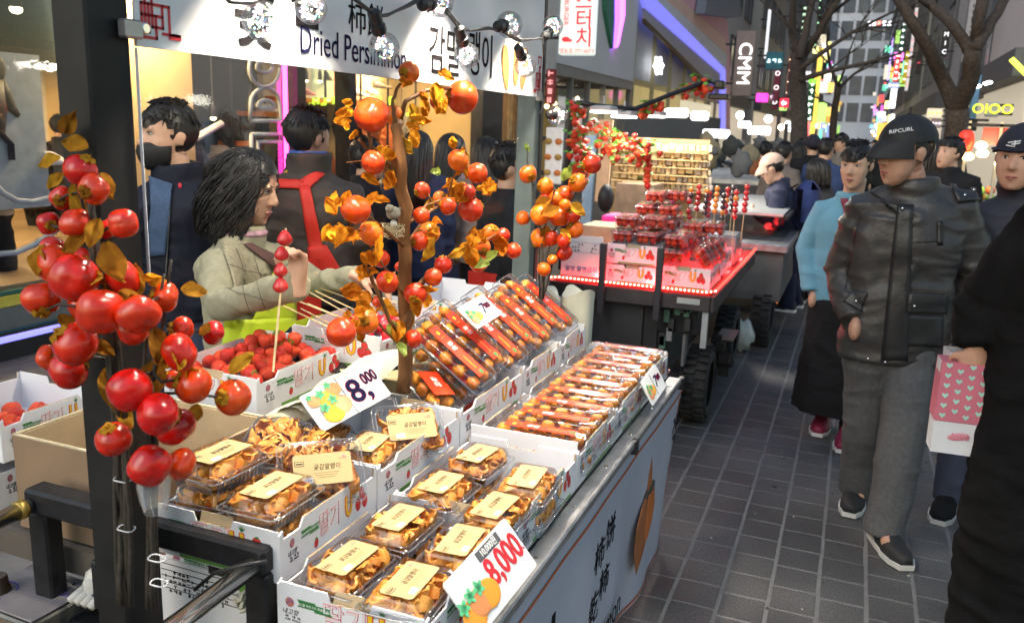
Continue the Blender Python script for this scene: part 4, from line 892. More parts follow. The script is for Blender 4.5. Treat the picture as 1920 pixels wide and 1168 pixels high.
# ---------------------------------------------------------------- packs of dried persimmon slices
def rrect(w, l, r, n=4):
    out = []
    for (cx, cy, a0) in ((w / 2 - r, l / 2 - r, 0), (-w / 2 + r, l / 2 - r, 90), (-w / 2 + r, -l / 2 + r, 180), (w / 2 - r, -l / 2 + r, 270)):
        for k in range(n + 1): a = R(a0 + 90 * k / n); out.append((cx + r * math.cos(a), cy + r * math.sin(a)))
    return out
def shell(sections, cap_end=True):
    q = MB(); rings = [[(x, y, z) for x, y in rrect(w_, l_, r_)] for (w_, l_, r_, z) in sections]; n = len(rings[0]); q.loft(rings, cap=False)
    if cap_end: q.f.append(tuple((len(rings) - 1) * n + j for j in range(n))); q.mi.append(0)
    return q
def slice_mesh(rg, W, L, H, n):
    q = MB()
    for k in range(n):
        c = Vector((rg.uniform(-W, W), rg.uniform(-L, L), rg.uniform(.012, H))); a0 = rg.uniform(0, 6.28); rad = rg.uniform(.010, .019); span = rg.uniform(1.6, 4.6); wd = rg.uniform(.007, .012)
        Rm = (rot('Z', rg.uniform(0, 6.28)) @ rot('X', rg.gauss(0, .55)) @ rot('Y', rg.gauss(0, .5))); nn = 8; vs = []; th = .0026
        for i in range(nn + 1):
            a = a0 + span * i / nn; rr = rad * (1 + .25 * math.sin(i * .9 + k))
            for (dr, dz) in ((-th, -wd), (th, -wd * .9), (th * 1.3, 0), (th, wd * .9), (-th, wd), (-th * .6, 0)):
                p = Rm @ Vector(((rr + dr) * math.cos(a), (rr + dr) * math.sin(a), dz * (1 + .15 * math.sin(i * 2.1 + k)))); vs.append(c + p)
        fs = []
        for i in range(nn):
            for j in range(6): fs.append((i * 6 + j, i * 6 + (j + 1) % 6, (i + 1) * 6 + (j + 1) % 6, (i + 1) * 6 + j))
        fs += [tuple(range(5, -1, -1)), tuple(nn * 6 + j for j in range(6))]; q.add(vs, fs)
    q.ell((0, 0, .012), (W + .004, L + .006, H * .62), 20, 12, fn=lambda p: p * (1 + .08 * math.sin(9 * p.x) * math.cos(8 * p.y)))
    W2, L2 = W + .011, L + .012
    q.v = [(max(-W2, min(W2, x)), max(-L2, min(L2, y)), max(.003, min(H + .009, z))) for x, y, z in q.v]
    return q.mesh('dried_slices', M['dried_slice'], 45)
PWI, PLE = .130, .165
def slice_pack(seed, label_on=True, n=105):
    t = thing('slice_pack', 'x', 'food pack')
    shell([(PWI - .002, PLE - .002, .014, .030), (PWI - .016, PLE - .016, .014, .028), (PWI - .02, PLE - .02, .014, .026), (PWI - .028, PLE - .028, .012, .002)]).build('tray', M['clear'], t, smooth=35)
    shell([(PWI, PLE, .014, .031), (PWI - .014, PLE - .014, .014, .033), (PWI - .020, PLE - .020, .014, .036), (PWI - .026, PLE - .026, .013, .050), (PWI - .032, PLE - .032, .012, .0555)]).build('lid', M['clear'], t, smooth=35)
    q = MB(); P = rrect(PWI, PLE, .014); q.tube([(x, y, .0305) for x, y in P + P[:1]], .0016, 6); P = rrect(PWI - .016, PLE - .016, .014); q.tube([(x, y, .035) for x, y in P + P[:1]], .0009, 5); q.build('rim', M['clear_edge'], t, smooth=True)
    q = MB(); rg = random.Random(seed)
    for k in range(12):
        for s_ in (-1, 1): q.box((s_ * (PWI / 2 - .012), -PLE / 2 + .022 + k * .011, .015), (.0015, .0035, .024), rot('Y', s_ * .12))
    q.build('ribs', M['clear_edge'], t, kind='stuff')
    link('dried_slices', slice_mesh(rg, PWI / 2 - .024, PLE / 2 - .025, .044, n), t, kind='stuff')
    if label_on:
        lw, ll = .062, .112
        q = MB(); P = rrect(lw, ll, .006); q.poly(P, .0005, (0, 0, .0562), (1, 0, 0), (0, 1, 0)); lb = q.build('label', M['tan_label'], t)
        F = frame((0, 0, .0569), (0, 1, 0), (-1, 0, 0))
        text('곶감말랭이', .0135, M['ink'], lb, F @ Matrix.Translation((.008, .003, 0)), depth=.0002, shear=.15, sx=.85, bold=.0)
        q = MB()
        for k in range(3): q.box((.006, -.008 - .0045 * k, 0), (.05 - .008 * k, .0009, .0003))
        q.box((.038, .018, 0), (.012, .0009, .0003)); q.build('small_print', C((.25, .18, .08), .7), lb, mx=F, kind='stuff')
        q = MB(); q.box((-.044, .013, 0), (.018, .010, .0003)); q.build('badge', M['ink'], lb, mx=F); q = MB(); q.box((-.044, .013, .0002), (.016, .008, .0003)); q.build('badge', M['tan_label'], lb, mx=F); q = MB(); q.box((-.044, .013, .0004), (.013, .0025, .0003)); q.build('badge', M['ink'], lb, mx=F)
        q = MB(); q.box((-.030, -.021, 0), (.020, .011, .0004)); q.build('barcode', M['paper'], lb, mx=F)
        q = MB()
        for k in range(9): q.box((-.0375 + .0017 * k, -.0208, .0003), (.0005 + .0004 * (k % 3), .007, .0003))
        q.build('barcode_bars', C((.2, .25, .5), .6), lb, mx=F, kind='stuff')
        q = MB(); q.ell((.042, .022, 0), (.003, .003, .0003), 8, 5); q.ell((.046, .019, 0), (.002, .002, .0003), 8, 5); q.build('seal_print', C((.6, .2, .2), .6), lb, mx=F)
    return t
protos = [slice_pack(3), slice_pack(9), slice_pack(17)]
bare = slice_pack(23, False, 105)
pu = {}
def put_pack(proto, mx, label, group='dried slice packs'):
    if id(proto) not in pu: pu[id(proto)] = 1; proto.matrix_basis = mx; return tag(proto, label, None, group)
    return dup(proto, mx, label, group)
rj = random.Random(21)
def jit(): return Matrix.Rotation(R(rj.uniform(-4, 4)), 4, 'Z') @ Matrix.Rotation(R(rj.uniform(-1.5, 1.5)), 4, 'X')
front = [((-.757, 1.170), 'first slice pack of the inner column'), ((-.622, 1.150), 'first slice pack of the aisle column'), ((-.755, 1.345), 'second slice pack of the inner column'), ((-.606, 1.316), 'slice pack right behind the red 8,000 price card'), ((-.755, 1.530), 'third slice pack of the inner column'), ((-.606, 1.480), 'third slice pack of the aisle column'), ((-.752, 1.715), 'fourth slice pack of the inner column by the white board'), ((-.598, 1.645), 'last slice pack of the aisle column by the white board')]
for k, ((x, y), lb) in enumerate(front):
    z = .808
    put_pack(protos[k % 3], Matrix.Translation((x, y, z)) @ jit(), lb)
    put_pack(bare, Matrix.Translation((x + rj.uniform(-.006, .006), y + rj.uniform(-.01, .01), .7525)) @ jit(), lb.replace('slice pack', 'unlabelled lower slice pack').replace('unlabelled lower slice pack', 'bottom layer slice pack under the', 1) if False else 'lower layer pack under the ' + lb, 'lower layer slice packs')
inner = [((-1.065, 1.205), .938, 0, 0, 'topmost slice pack of the stack nearest the red persimmon spray'), ((-1.065, 1.20), .883, 0, 0, 'middle slice pack of the stack nearest the red persimmon spray'), ((-1.065, 1.205), .828, 0, 0, 'bottom slice pack of the stack nearest the red persimmon spray'),
         ((-.93, 1.185), .905, 2, 0, 'slice pack lying on top at the near corner of the raised row'), ((-.93, 1.18), .850, 0, 0, 'slice pack under the near corner pack of the raised row'), ((-.925, 1.33), .92, -10, 50, 'slice pack standing tilted behind the near corner pack'),
         ((-.935, 1.53), .868, 4, 0, 'slice pack lying in the second raised carton'), ((-.91, 1.66), .90, -8, 48, 'slice pack leaning at the far end of the second raised carton'), ((-1.075, 1.54), .87, 0, 0, 'slice pack under the orange price card')]
for k, ((x, y), z, rz, rx, lb) in enumerate(inner):
    pr = bare if k in (1, 2, 4, 8) else protos[(k + 1) % 3]
    tl = (Matrix.Rotation(R(-38), 4, 'Z') @ Matrix.Rotation(R(rx), 4, 'Y')) if rx else jit()
    put_pack(pr, Matrix.Translation((x, y, z)) @ Matrix.Rotation(R(rz), 4, 'Z') @ tl, lb)
for k, (x, y, z, a) in enumerate(((-1.075, 1.38, .92, 20), (-1.02, 1.40, .90, -15))):
    put_pack(bare, Matrix.Translation((x, y, z)) @ Matrix.Rotation(R(a), 4, 'Z') @ Matrix.Rotation(R(14), 4, 'X'), ['unlabelled open slice pack behind the stacked packs, left one', 'unlabelled open slice pack behind the stacked packs, right one'][k])

# ---------------------------------------------------------------- trays of whole dried persimmons
def fruit_lump(seed):
    rg = random.Random(seed); ph = [rg.uniform(0, 6) for _ in range(6)]
    def fn(p):
        a = math.atan2(p.y, p.x); s_ = math.hypot(p.x, p.y)
        return p * (1 + .10 * math.sin(5 * a + ph[0]) * s_ + .07 * math.sin(9 * a + ph[1] + p.z * 3) * s_ + .06 * math.sin(4 * p.z + ph[2]) - .30 * max(0, p.z - .6) * (1 - s_))
    q = MB(); q.ell((0, 0, 0), (.0170, .0178, .0172), 18, 12, fn=fn); return q.mesh('persimmon', M['dried_persimmon'], True)
lumps = [fruit_lump(k) for k in range(4)]
TL, TW = .272, .106
def persimmon_tray(seed, cols=5, wide=False):
    rg = random.Random(seed); t = thing('persimmon_tray', 'x', 'food pack')
    shell([(TL - .002, TW - .002, .012, .024), (TL - .012, TW - .012, .012, .022), (TL - .022, TW - .022, .012, .002)]).build('tray', M['clear'], t, smooth=35)
    q = shell([(TL, TW, .013, .025), (TL - .010, TW - .010, .012, .027), (TL - .015, TW - .015, .012, .046), (TL - .022, TW - .022, .012, .049)]); q.build('lid', M['clear'], t, smooth=35)
    q = MB(); P = rrect(TL, TW, .013); q.tube([(x, y, .0245) for x, y in P + P[:1]], .0017, 6)
    P = rrect(TL - .016, TW - .016, .012); q.tube([(x, y, .0465) for x, y in P + P[:1]], .0012, 6); q.build('rim', M['clear_edge'], t, smooth=True)
    for i in range(cols):
        for j in (-1, 1):
            link('persimmon', lumps[rg.randint(0, 3)], t, Matrix.Translation((-TL / 2 + .036 + i * .050, j * .0235, .0225)) @ Matrix.Rotation(rg.uniform(0, 6.28), 4, 'Z') @ Matrix.Rotation(rg.uniform(-.5, .5), 4, 'X') @ Matrix.Scale(rg.uniform(.94, 1.08), 4))
    q = MB(); q.box((.01, 0, .0502), (.190, .036, .0008)); lb = q.build('label', M['orange_label'], t)
    text('곶감', .018, M['paper'], lb, Matrix.Translation((-.01, 0, .0508)), depth=.0002, bold=.02); q = MB(); q.ell((-.062, 0, .0508), (.007, .005, .0004), 10, 6); q.build('fruit_print', M['yellow_ink'], lb); q = MB(); q.box((-.045, 0, .0508), (.001, .016, .0003)); q.box((.055, 0, .0508), (.05, .002, .0003)); q.build('small_print', M['yellow_ink'], lb); q = MB(); q.ell((.095, .004, .0508), (.009, .007, .0004), 10, 6); q.build('fruit_print', M['green_ink'], lb)
    return t
tp = [persimmon_tray(1), persimmon_tray(2)]
ordn = ['nearest', 'second', 'third', 'fourth', 'fifth', 'sixth', 'seventh', 'eighth', 'farthest']
for k in range(9):
    y = 1.938 + k * .1135
    put_pack(tp[k % 2], Matrix.Translation((-.685, y, .817)) @ Matrix.Rotation(R(rj.uniform(-1.5, 1.5)), 4, 'Z'), '%s clear tray of whole dried persimmons in the flat aisle row' % ordn[k], 'flat trays of whole dried persimmons')
    put_pack(tp[(k + 1) % 2], Matrix.Translation((-.672 + rj.uniform(-.004, .004), y + .012, .766)) @ Matrix.Rotation(R(rj.uniform(-1.5, 1.5)), 4, 'Z'), 'lower tray under the %s flat persimmon tray' % ordn[k], 'lower trays of whole dried persimmons')
for k in range(7):                                   # leaning against each other in the inner row
    y = 2.02 + k * .125; lay = k % 2
    put_pack(tp[k % 2], Matrix.Translation((-.985 - .012 * lay, y, .985 + .016 * lay)) @ Matrix.Rotation(R(rj.uniform(-3, 3)), 4, 'Z') @ Matrix.Rotation(R(36), 4, 'Y') @ Matrix.Rotation(R(16), 4, 'X'), '%s of the leaning persimmon trays counted from the tree trunk' % ['first', 'second', 'third', 'fourth', 'fifth', 'sixth', 'seventh'][k], 'leaning persimmon trays')
    if k < 6: put_pack(tp[(k + 1) % 2], Matrix.Translation((-1.03, y + .03, .945)) @ Matrix.Rotation(R(36), 4, 'Y') @ Matrix.Rotation(R(16), 4, 'X'), 'tray under the %s leaning persimmon tray' % ['first', 'second', 'third', 'fourth', 'fifth', 'sixth'][k], 'trays under the leaning ones')
# one small square tray with a red label in the third carton
st = thing('square_persimmon_tray', 'small square persimmon tray with orange label tilted in the half empty carton', 'food pack', mx=Matrix.Translation((-1.00, 1.93, .90)) @ Matrix.Rotation(R(-28), 4, 'Z') @ Matrix.Rotation(R(26), 4, 'Y') @ Matrix.Rotation(R(-12), 4, 'X'))
shell([(.168, .128, .014, .030), (.150, .110, .014, .002)]).build('tray', M['clear'], st, smooth=35); shell([(.17, .13, .014, .031), (.155, .115, .014, .034), (.15, .11, .014, .054)]).build('lid', M['clear'], st, smooth=35)
q = MB(); P = rrect(.17, .13, .014); q.tube([(x, y, .0305) for x, y in P + P[:1]], .0018, 6); q.build('rim', M['clear_edge'], st, smooth=True)
for i in range(3):
    for j in range(2): link('persimmon', lumps[(i + j) % 4], st, Matrix.Translation((-.045 + i * .045, -.025 + j * .05, .027)) @ Matrix.Rotation(i * 2. + j, 4, 'Z') @ Matrix.Scale(1.12, 4))
q = MB(); q.box((.005, 0, .0548), (.095, .07, .0008)); lb = q.build('label', M['orange_label'], st); text('곶감', .022, M['paper'], lb, Matrix.Translation((0, 0, .0554)), depth=.0002, bold=.02)
bxp('loose_label', M['orange_label'], None, -.955, -.875, 2.03, 2.17, .835, .836, label='flat orange label card in the half empty carton', cat='card')

# ---------------------------------------------------------------- price cards
def card(label, c, ux, uy, w, h, parts):
    F = frame(c, ux, uy); t = thing('price_card', label, 'price card', mx=F, group='price cards'); q = MB(); q.poly(rrect(w, h, .006), .003, (0, 0, -.003), (1, 0, 0), (0, 1, 0)); q.build('card', M['paper'], t); parts(t); return t
def fruit_cut(t, pts):
    for (x, y, r_, c, a) in pts:
        q = MB(); q.ell((0, 0, 0), (r_, r_ * .85, .0015), 18, 6); o = q.build('fruit_cutout', C(c, .6, var=.04), t, mx=Matrix.Translation((x, y, .0015 + .0004 * (x * 100 % 3))))
        q = MB()
        for k in range(5): an = R(72 * k + a); q.poly([(-.22 * r_, 0), (.22 * r_, 0), (.1 * r_, .42 * r_), (0, .5 * r_), (-.1 * r_, .42 * r_)], .001, (0, 0, 0), (math.cos(an), math.sin(an), 0), (-math.sin(an), math.cos(an), 0))
        q.build('leaf_cutout', C((.12, .55, .25), .6, var=.25, scale=60), t, mx=Matrix.Translation((x - r_ * .5, y + r_ * .72, .004)))
def card1(t):
    text('8,000', .068, M['red_ink'], t, Matrix.Translation((.045, .002, .0008)), bold=.022, sx=.74)
    q = MB(); q.box((.028, .040, .0006), (.075, .019, .001)); q.build('dark_strip', C((.10, .10, .11), .6), t); text('10,000원', .0175, M['paper'], t, Matrix.Translation((.028, .040, .0016)), sx=.85, bold=.01); text('1팩', .007, C((.75, .25, .35), .6), t, Matrix.Translation((.10, -.012, .0008)))
    fruit_cut(t, [(-.035, -.016, .030, (.85, .33, .03), 10), (-.088, -.022, .031, (.85, .33, .03), 30), (-.062, -.014, .029, (.72, .26, .09), 50)])
_a = Vector((.10, .985, .12)).normalized()
card('large white price card with red 8,000 at the aisle edge', at_z(924, 1076, .842), (.10, .98, .16), (-.62, -.05, .78), .215, .108, card1)
def card2(t):
    text('8,', .082, M['red_ink'], t, Matrix.Translation((.036, -.002, .0008)), bold=.022); text('8,', .082, M['navy_ink'], t, Matrix.Translation((.036, -.002, .0018)), bold=.008)
    text('000', .040, M['red_ink'], t, Matrix.Translation((.078, .016, .0008)), bold=.03, sx=.72); text('000', .040, M['navy_ink'], t, Matrix.Translation((.078, .016, .0018)), bold=.01, sx=.72)
    q = MB(); q.box((-.001, 0, .0006), (.0012, .10, .001)); q.build('fold_line', M['ink'], t)
    fruit_cut(t, [(-.078, .022, .017, (.82, .36, .14), 0), (-.045, .012, .026, (.88, .38, .03), 20), (-.020, .028, .020, (.82, .33, .12), 50), (-.052, -.022, .027, (.88, .40, .02), 33), (-.024, -.012, .027, (.83, .40, .20), 70)])
card('white price card with navy 8,000 and five paper persimmons over the raised row', at_z(650, 742, 1.005), (.28, .93, .20), (-.70, .10, .70), .205, .095, card2)
def card3(t):
    text('7', .05, M['navy_ink'], t, Matrix.Translation((.018, 0, .0008)), bold=.01, shear=.2); text('000', .026, M['red_ink'], t, Matrix.Translation((.047, .004, .0008)), bold=.03, sx=.75); text('000', .026, M['navy_ink'], t, Matrix.Translation((.047, .004, .0016)), bold=.005, sx=.75)
    q = MB(); q.box((-.002, 0, .0006), (.001, .07, .001)); q.build('fold_line', M['ink'], t)
    fruit_cut(t, [(-.048, 0.0, .019, (.82, .36, .14), 0), (-.026, -.010, .020, (.88, .42, .05), 20), (-.050, -.016, .018, (.80, .34, .18), 45)])
card('small white price card with 7,000 lying on the leaning persimmon trays', at_z(900, 583, 1.105), (.12, .97, .10), (-.80, -.05, .60), .150, .082, card3)
card('small white price card with 7,000 hanging at the far end of the aisle row', at_z(1226, 720, .835), (.05, .98, .18), (-.50, -.1, .86), .150, .085, card3)

# ---------------------------------------------------------------- persimmon branches
def fruit_mesh(name, m, squash=.86, lobes=.035, seed=0):
    q = MB(); rg = random.Random(seed); ph = rg.uniform(0, 6)
    def fn(p):
        a = math.atan2(p.y, p.x); s_ = math.hypot(p.x, p.y)
        k = 1 + lobes * math.cos(4 * a + ph) * s_ - .16 * math.exp(-(s_ / .28) ** 2) * (1 if p.z > 0 else .6)
        return Vector((p.x * k, p.y * k, p.z * k * squash))
    q.ell((0, 0, 0), 1., 28, 20, fn=fn); return q.mesh(name, m, True)
FR = {'r': [fruit_mesh('persimmon', M['red_fruit'], .86, .04, 1), fruit_mesh('persimmon', M['red_fruit'], .92, .02, 2), fruit_mesh('persimmon', M['red_fruit'], .80, .05, 3)],
      'o': [fruit_mesh('persimmon', M['orange_fruit'], .93, .012, 4), fruit_mesh('persimmon', M['orange_fruit'], .88, .02, 5)],
      'd': [fruit_mesh('persimmon', M['deep_fruit'], .92, .015, 6), fruit_mesh('persimmon', M['deep_fruit'], .97, .01, 7)]}
def calyx_mesh():
    q = MB()
    for k in range(4):
        a = R(90 * k); d = Vector((math.cos(a), math.sin(a), 0)); s_ = Vector((-d.y, d.x, 0))
        q.grid(lambda u, v: d * (.08 + .55 * u) + s_ * ((v - .5) * .62 * math.sin(math.pi * min(1, .25 + u * .75)) ** .8) + Vector((0, 0, .90 - .30 * u * u + .10 * math.sin(u * 5) + .25 * abs(v - .5) * u)), 5, 4)
    q.tube([(0, 0, .84), (.04, 0, 1.15)], [.10, .07], 6); return q.mesh('calyx', M['gold_leaf'], True)
CALYX = calyx_mesh()
def leaf_mesh(m, wd=.42, curl=.25, fold=.25, seed=0, crum=.15):
    q = MB(); rg = random.Random(seed); a, b_ = rg.uniform(0, 6), rg.uniform(0, 6)
    q.grid(lambda u, v: ((v - .5) * 2 * wd * math.sin(math.pi * min(1., u * .96 + .03)) ** .75 * (1 - .25 * u), u, curl * math.sin(u * 3 + a) * .5 + fold * abs(v - .5) + .06 * math.sin(u * 9 + b_ + v * 5) + crum * .10 * math.sin(u * 17 + v * 13 + a) + crum * .12 * math.cos(v * 9 + u * 6 + b_)), 12, 8)
    return q.mesh('leaf', m, True)
LEAF = {'g': [leaf_mesh(M['gold_leaf'], .36, .25, .3, 1), leaf_mesh(M['gold_leaf'], .30, .4, .5, 2)], 'o': [leaf_mesh(M['orange_leaf'], .38, .7, .7, 3, 1.), leaf_mesh(M['orange_leaf'], .30, .9, 1.1, 4, 1.3), leaf_mesh(M['orange_leaf'], .45, .5, .9, 5, 1.4), leaf_mesh(M['orange_leaf'], .36, 1.1, .6, 15, 1.2)], 'v': [leaf_mesh(M['green_leaf'], .36, .25, .3, 6)]}
VEIN = None
rb_ = random.Random(77)
tocam = lambda p: (_O - Vector(p)).normalized()
def place_leaf(par, px, py, P, L_px, ang, kind, tilt=None):
    """leaf at P, its length L_px photo pixels, pointing at ang degrees (0 = right, 90 = up) roughly facing the aisle"""
    n = (tocam(P) + Vector((rb_.uniform(-.5, .5), rb_.uniform(-.5, .5), rb_.uniform(-.3, .5)))).normalized()
    d = (_rt * math.cos(R(ang)) + _up * math.sin(R(ang))); d = (d - n * d.dot(n)).normalized(); s_ = L_px * px_size(P)
    x = d.cross(n); mx = Matrix(((x.x, d.x, n.x, P.x), (x.y, d.y, n.y, P.y), (x.z, d.z, n.z, P.z), (0, 0, 0, 1))) @ Matrix.Scale(s_, 4)
    return link('leaf', rb_.choice(LEAF[kind]), par, mx)
def place_fruit(par, P, r_px, kind, up=None, cal=True):
    r_ = r_px * FS[0] * px_size(P); up = Vector(up) if up else Vector((rb_.uniform(-.8, .8), rb_.uniform(-.6, .8), rb_.uniform(-.7, 1.))); up.normalize()
    mx = Matrix.Translation(P) @ up.to_track_quat('Z', 'Y').to_matrix().to_4x4() @ Matrix.Rotation(rb_.uniform(0, 6), 4, 'Z') @ Matrix.Scale(r_, 4)
    o = link('persimmon', rb_.choice(FR[kind]), par, mx)
    if cal: link('calyx', CALYX, o)
    return o, up * r_
FS = [1.08]
def spray(label, where, stems, fruits, leaves, smat, srad, seed, cal=True, twig=.0022, ls=1., dbl=False):
    rg = random.Random(seed); t = thing('persimmon_branch', label, 'branch')
    allp = []
    for (pts, r0, r1) in stems:
        P = [where(x, y, rg.uniform(-.012, .012)) for x, y in pts]; q = MB(); fine = []
        for k in range(len(P) - 1):
            for s_ in range(4): fine.append(P[k].lerp(P[k + 1], s_ / 4))
        fine.append(P[-1]); fine = [p + Vector((rg.uniform(-1, 1), rg.uniform(-1, 1), 0)) * r0 * .3 for p in fine]
        q.tube(fine, [r0 + (r1 - r0) * k / (len(fine) - 1) for k in range(len(fine))], 8); q.build('stem', smat, t, smooth=True); allp += [(p, pts) for p in fine]
    for f_ in fruits:
        x, y, r_, kd = f_[:4]; P = where(x, y, f_[4] if len(f_) > 4 else rg.uniform(-.035, .035))
        near = min((p for p, _ in allp), key=lambda p: (p - P).length + max(0, p.z - P.z - .02) * 1.5)
        o, dv = place_fruit(t, P, r_, kd, up=(near - P).normalized() * .6 + Vector((rg.uniform(-1, 1), rg.uniform(-1, 1), rg.uniform(-.6, 1))), cal=cal)
        q = MB(); a = P + dv * .8; mid = (a + near) / 2 + Vector((rg.uniform(-1, 1), rg.uniform(-1, 1), rg.uniform(-.5, 1))) * .012
        q.tube([near, mid, a], [twig * 1.3, twig, twig], 6); q.build('twig', smat, t, smooth=True)
    if dbl: leaves = leaves + [(x + rg.uniform(-16, 16), y + rg.uniform(-14, 14), l_ * rg.uniform(.6, 1.), a + rg.uniform(-80, 80), kd) for (x, y, l_, a, kd) in leaves if kd == 'o']
    for (x, y, l_, a, kd) in leaves: place_leaf(t, x, y, where(x, y, rg.uniform(-.04, .03)), l_ * ls, a, kd)
    return t
where_l = lambda x, y, j: at_y(x, y, .93 + .10 * max(0, (x - 250) / 180) + j)
spray('tall spray of glossy red persimmons tied to the left cart post', where_l,
      [([(222 + k * 6, 1135), (218 + k * 6, 950), (214 + k * 5, 780), (196 + k * 6, 640), (180 + k * 5, 520), (160 + k * 6 - 8 * k * (k > 2), 400 - 22 * k), (140 + 9 * k, 330 + 18 * k)], .0048, .002) for k in range(5)] +
      [([(278 + k * 7, 1140), (279 + k * 6, 1000), (284 + k * 5, 850), (268 + k * 10, 700), (280 + k * 14, 600), (296 + k * 12, 540 - 26 * k)], .0048, .002) for k in range(3)],
      [(151, 320, 29, 'r'), (160, 318, 24, 'r', .04), (176, 355, 27, 'r', -.03), (117, 372, 21, 'r', .02), (92, 419, 20, 'r', .02), (141, 417, 27, 'r', -.02), (231, 419, 26, 'r', -.02), (200, 430, 20, 'r', .05), (99, 468, 23, 'r', .05), (154, 456, 22, 'r', .05), (105, 497, 35, 'r', .01), (139, 522, 42, 'r', -.05), (230, 520, 34, 'r', 0.), (160, 490, 26, 'r', .04), (77, 561, 32, 'r', -.01), (188, 585, 41, 'r', -.07), (260, 590, 37, 'r', -.06), (250, 620, 26, 'r', -.01), (155, 570, 30, 'r', .03), (311, 557, 26, 'r', 0.), (343, 616, 23, 'r', 0.), (400, 624, 21, 'r', .02), (142, 645, 39, 'r', -.05), (92, 671, 23, 'r', .02), (128, 695, 33, 'r', -.02), (336, 660, 35, 'r', -.04), (363, 722, 33, 'r', -.03), (325, 710, 18, 'r', .04), (244, 731, 38, 'r', -.05), (437, 745, 32, 'd', -.02), (296, 776, 37, 'r', -.07), (330, 800, 34, 'r', -.02), (213, 823, 31, 'r', -.03), (281, 873, 37, 'r', -.06), (341, 870, 29, 'r', -.03)],
      [(118, 300, 45, 200, 'g'), (118, 325, 40, 235, 'g'), (170, 280, 55, 165, 'g'), (120, 250, 60, 60, 'g'), (135, 345, 75, 280, 'g'), (190, 330, 55, 300, 'g'), (185, 410, 60, 255, 'g'), (205, 455, 80, 290, 'g'), (165, 450, 50, 210, 'g'), (78, 470, 50, 270, 'g'), (100, 505, 50, 260, 'g'), (195, 520, 60, 190, 'g'), (225, 545, 60, 320, 'g'), (262, 510, 55, 260, 'g'), (268, 535, 45, 100, 'g'), (338, 545, 48, 5, 'g'), (315, 535, 40, 150, 'o'), (290, 615, 70, 265, 'g'), (295, 680, 80, 250, 'g'), (200, 690, 90, 280, 'g'), (215, 760, 60, 285, 'g'), (110, 590, 60, 300, 'g'), (430, 700, 55, 40, 'g'), (318, 640, 60, 275, 'g'), (392, 605, 30, 230, 'g'), (370, 755, 45, 250, 'g'), (345, 700, 40, 300, 'o'), (230, 600, 50, 60, 'g'), (170, 640, 50, 330, 'g')],
      M['dark_stem'], .004, 5)
# cable ties round the stems
tie = MB()
tb = thing('cable_tie', 'white cable ties binding the stems to the left post', 'cable tie')
for (x, y) in ((222, 898), (229, 990), (286, 1046), (290, 1092)):
    c = at_y(x + 8, y, .93); q = MB(); q.tube([c + Vector((.0150 * math.cos(a), .011 * math.sin(a), .001 * math.sin(3 * a))) for a in [2 * math.pi * k / 16 for k in range(17)]], .0012, 6); q.build('loop', C((.7, .7, .7), .4), tb, smooth=True)
q = MB(); c0, c1 = at_y(288, 905, .925), at_y(292, 960, .925); q.tube([c0, c0.lerp(c1, .5), c1], [.026, .023, .017], 12, cap=False); q.build('tape_wrap', M['clear_edge'], tb, smooth=True)

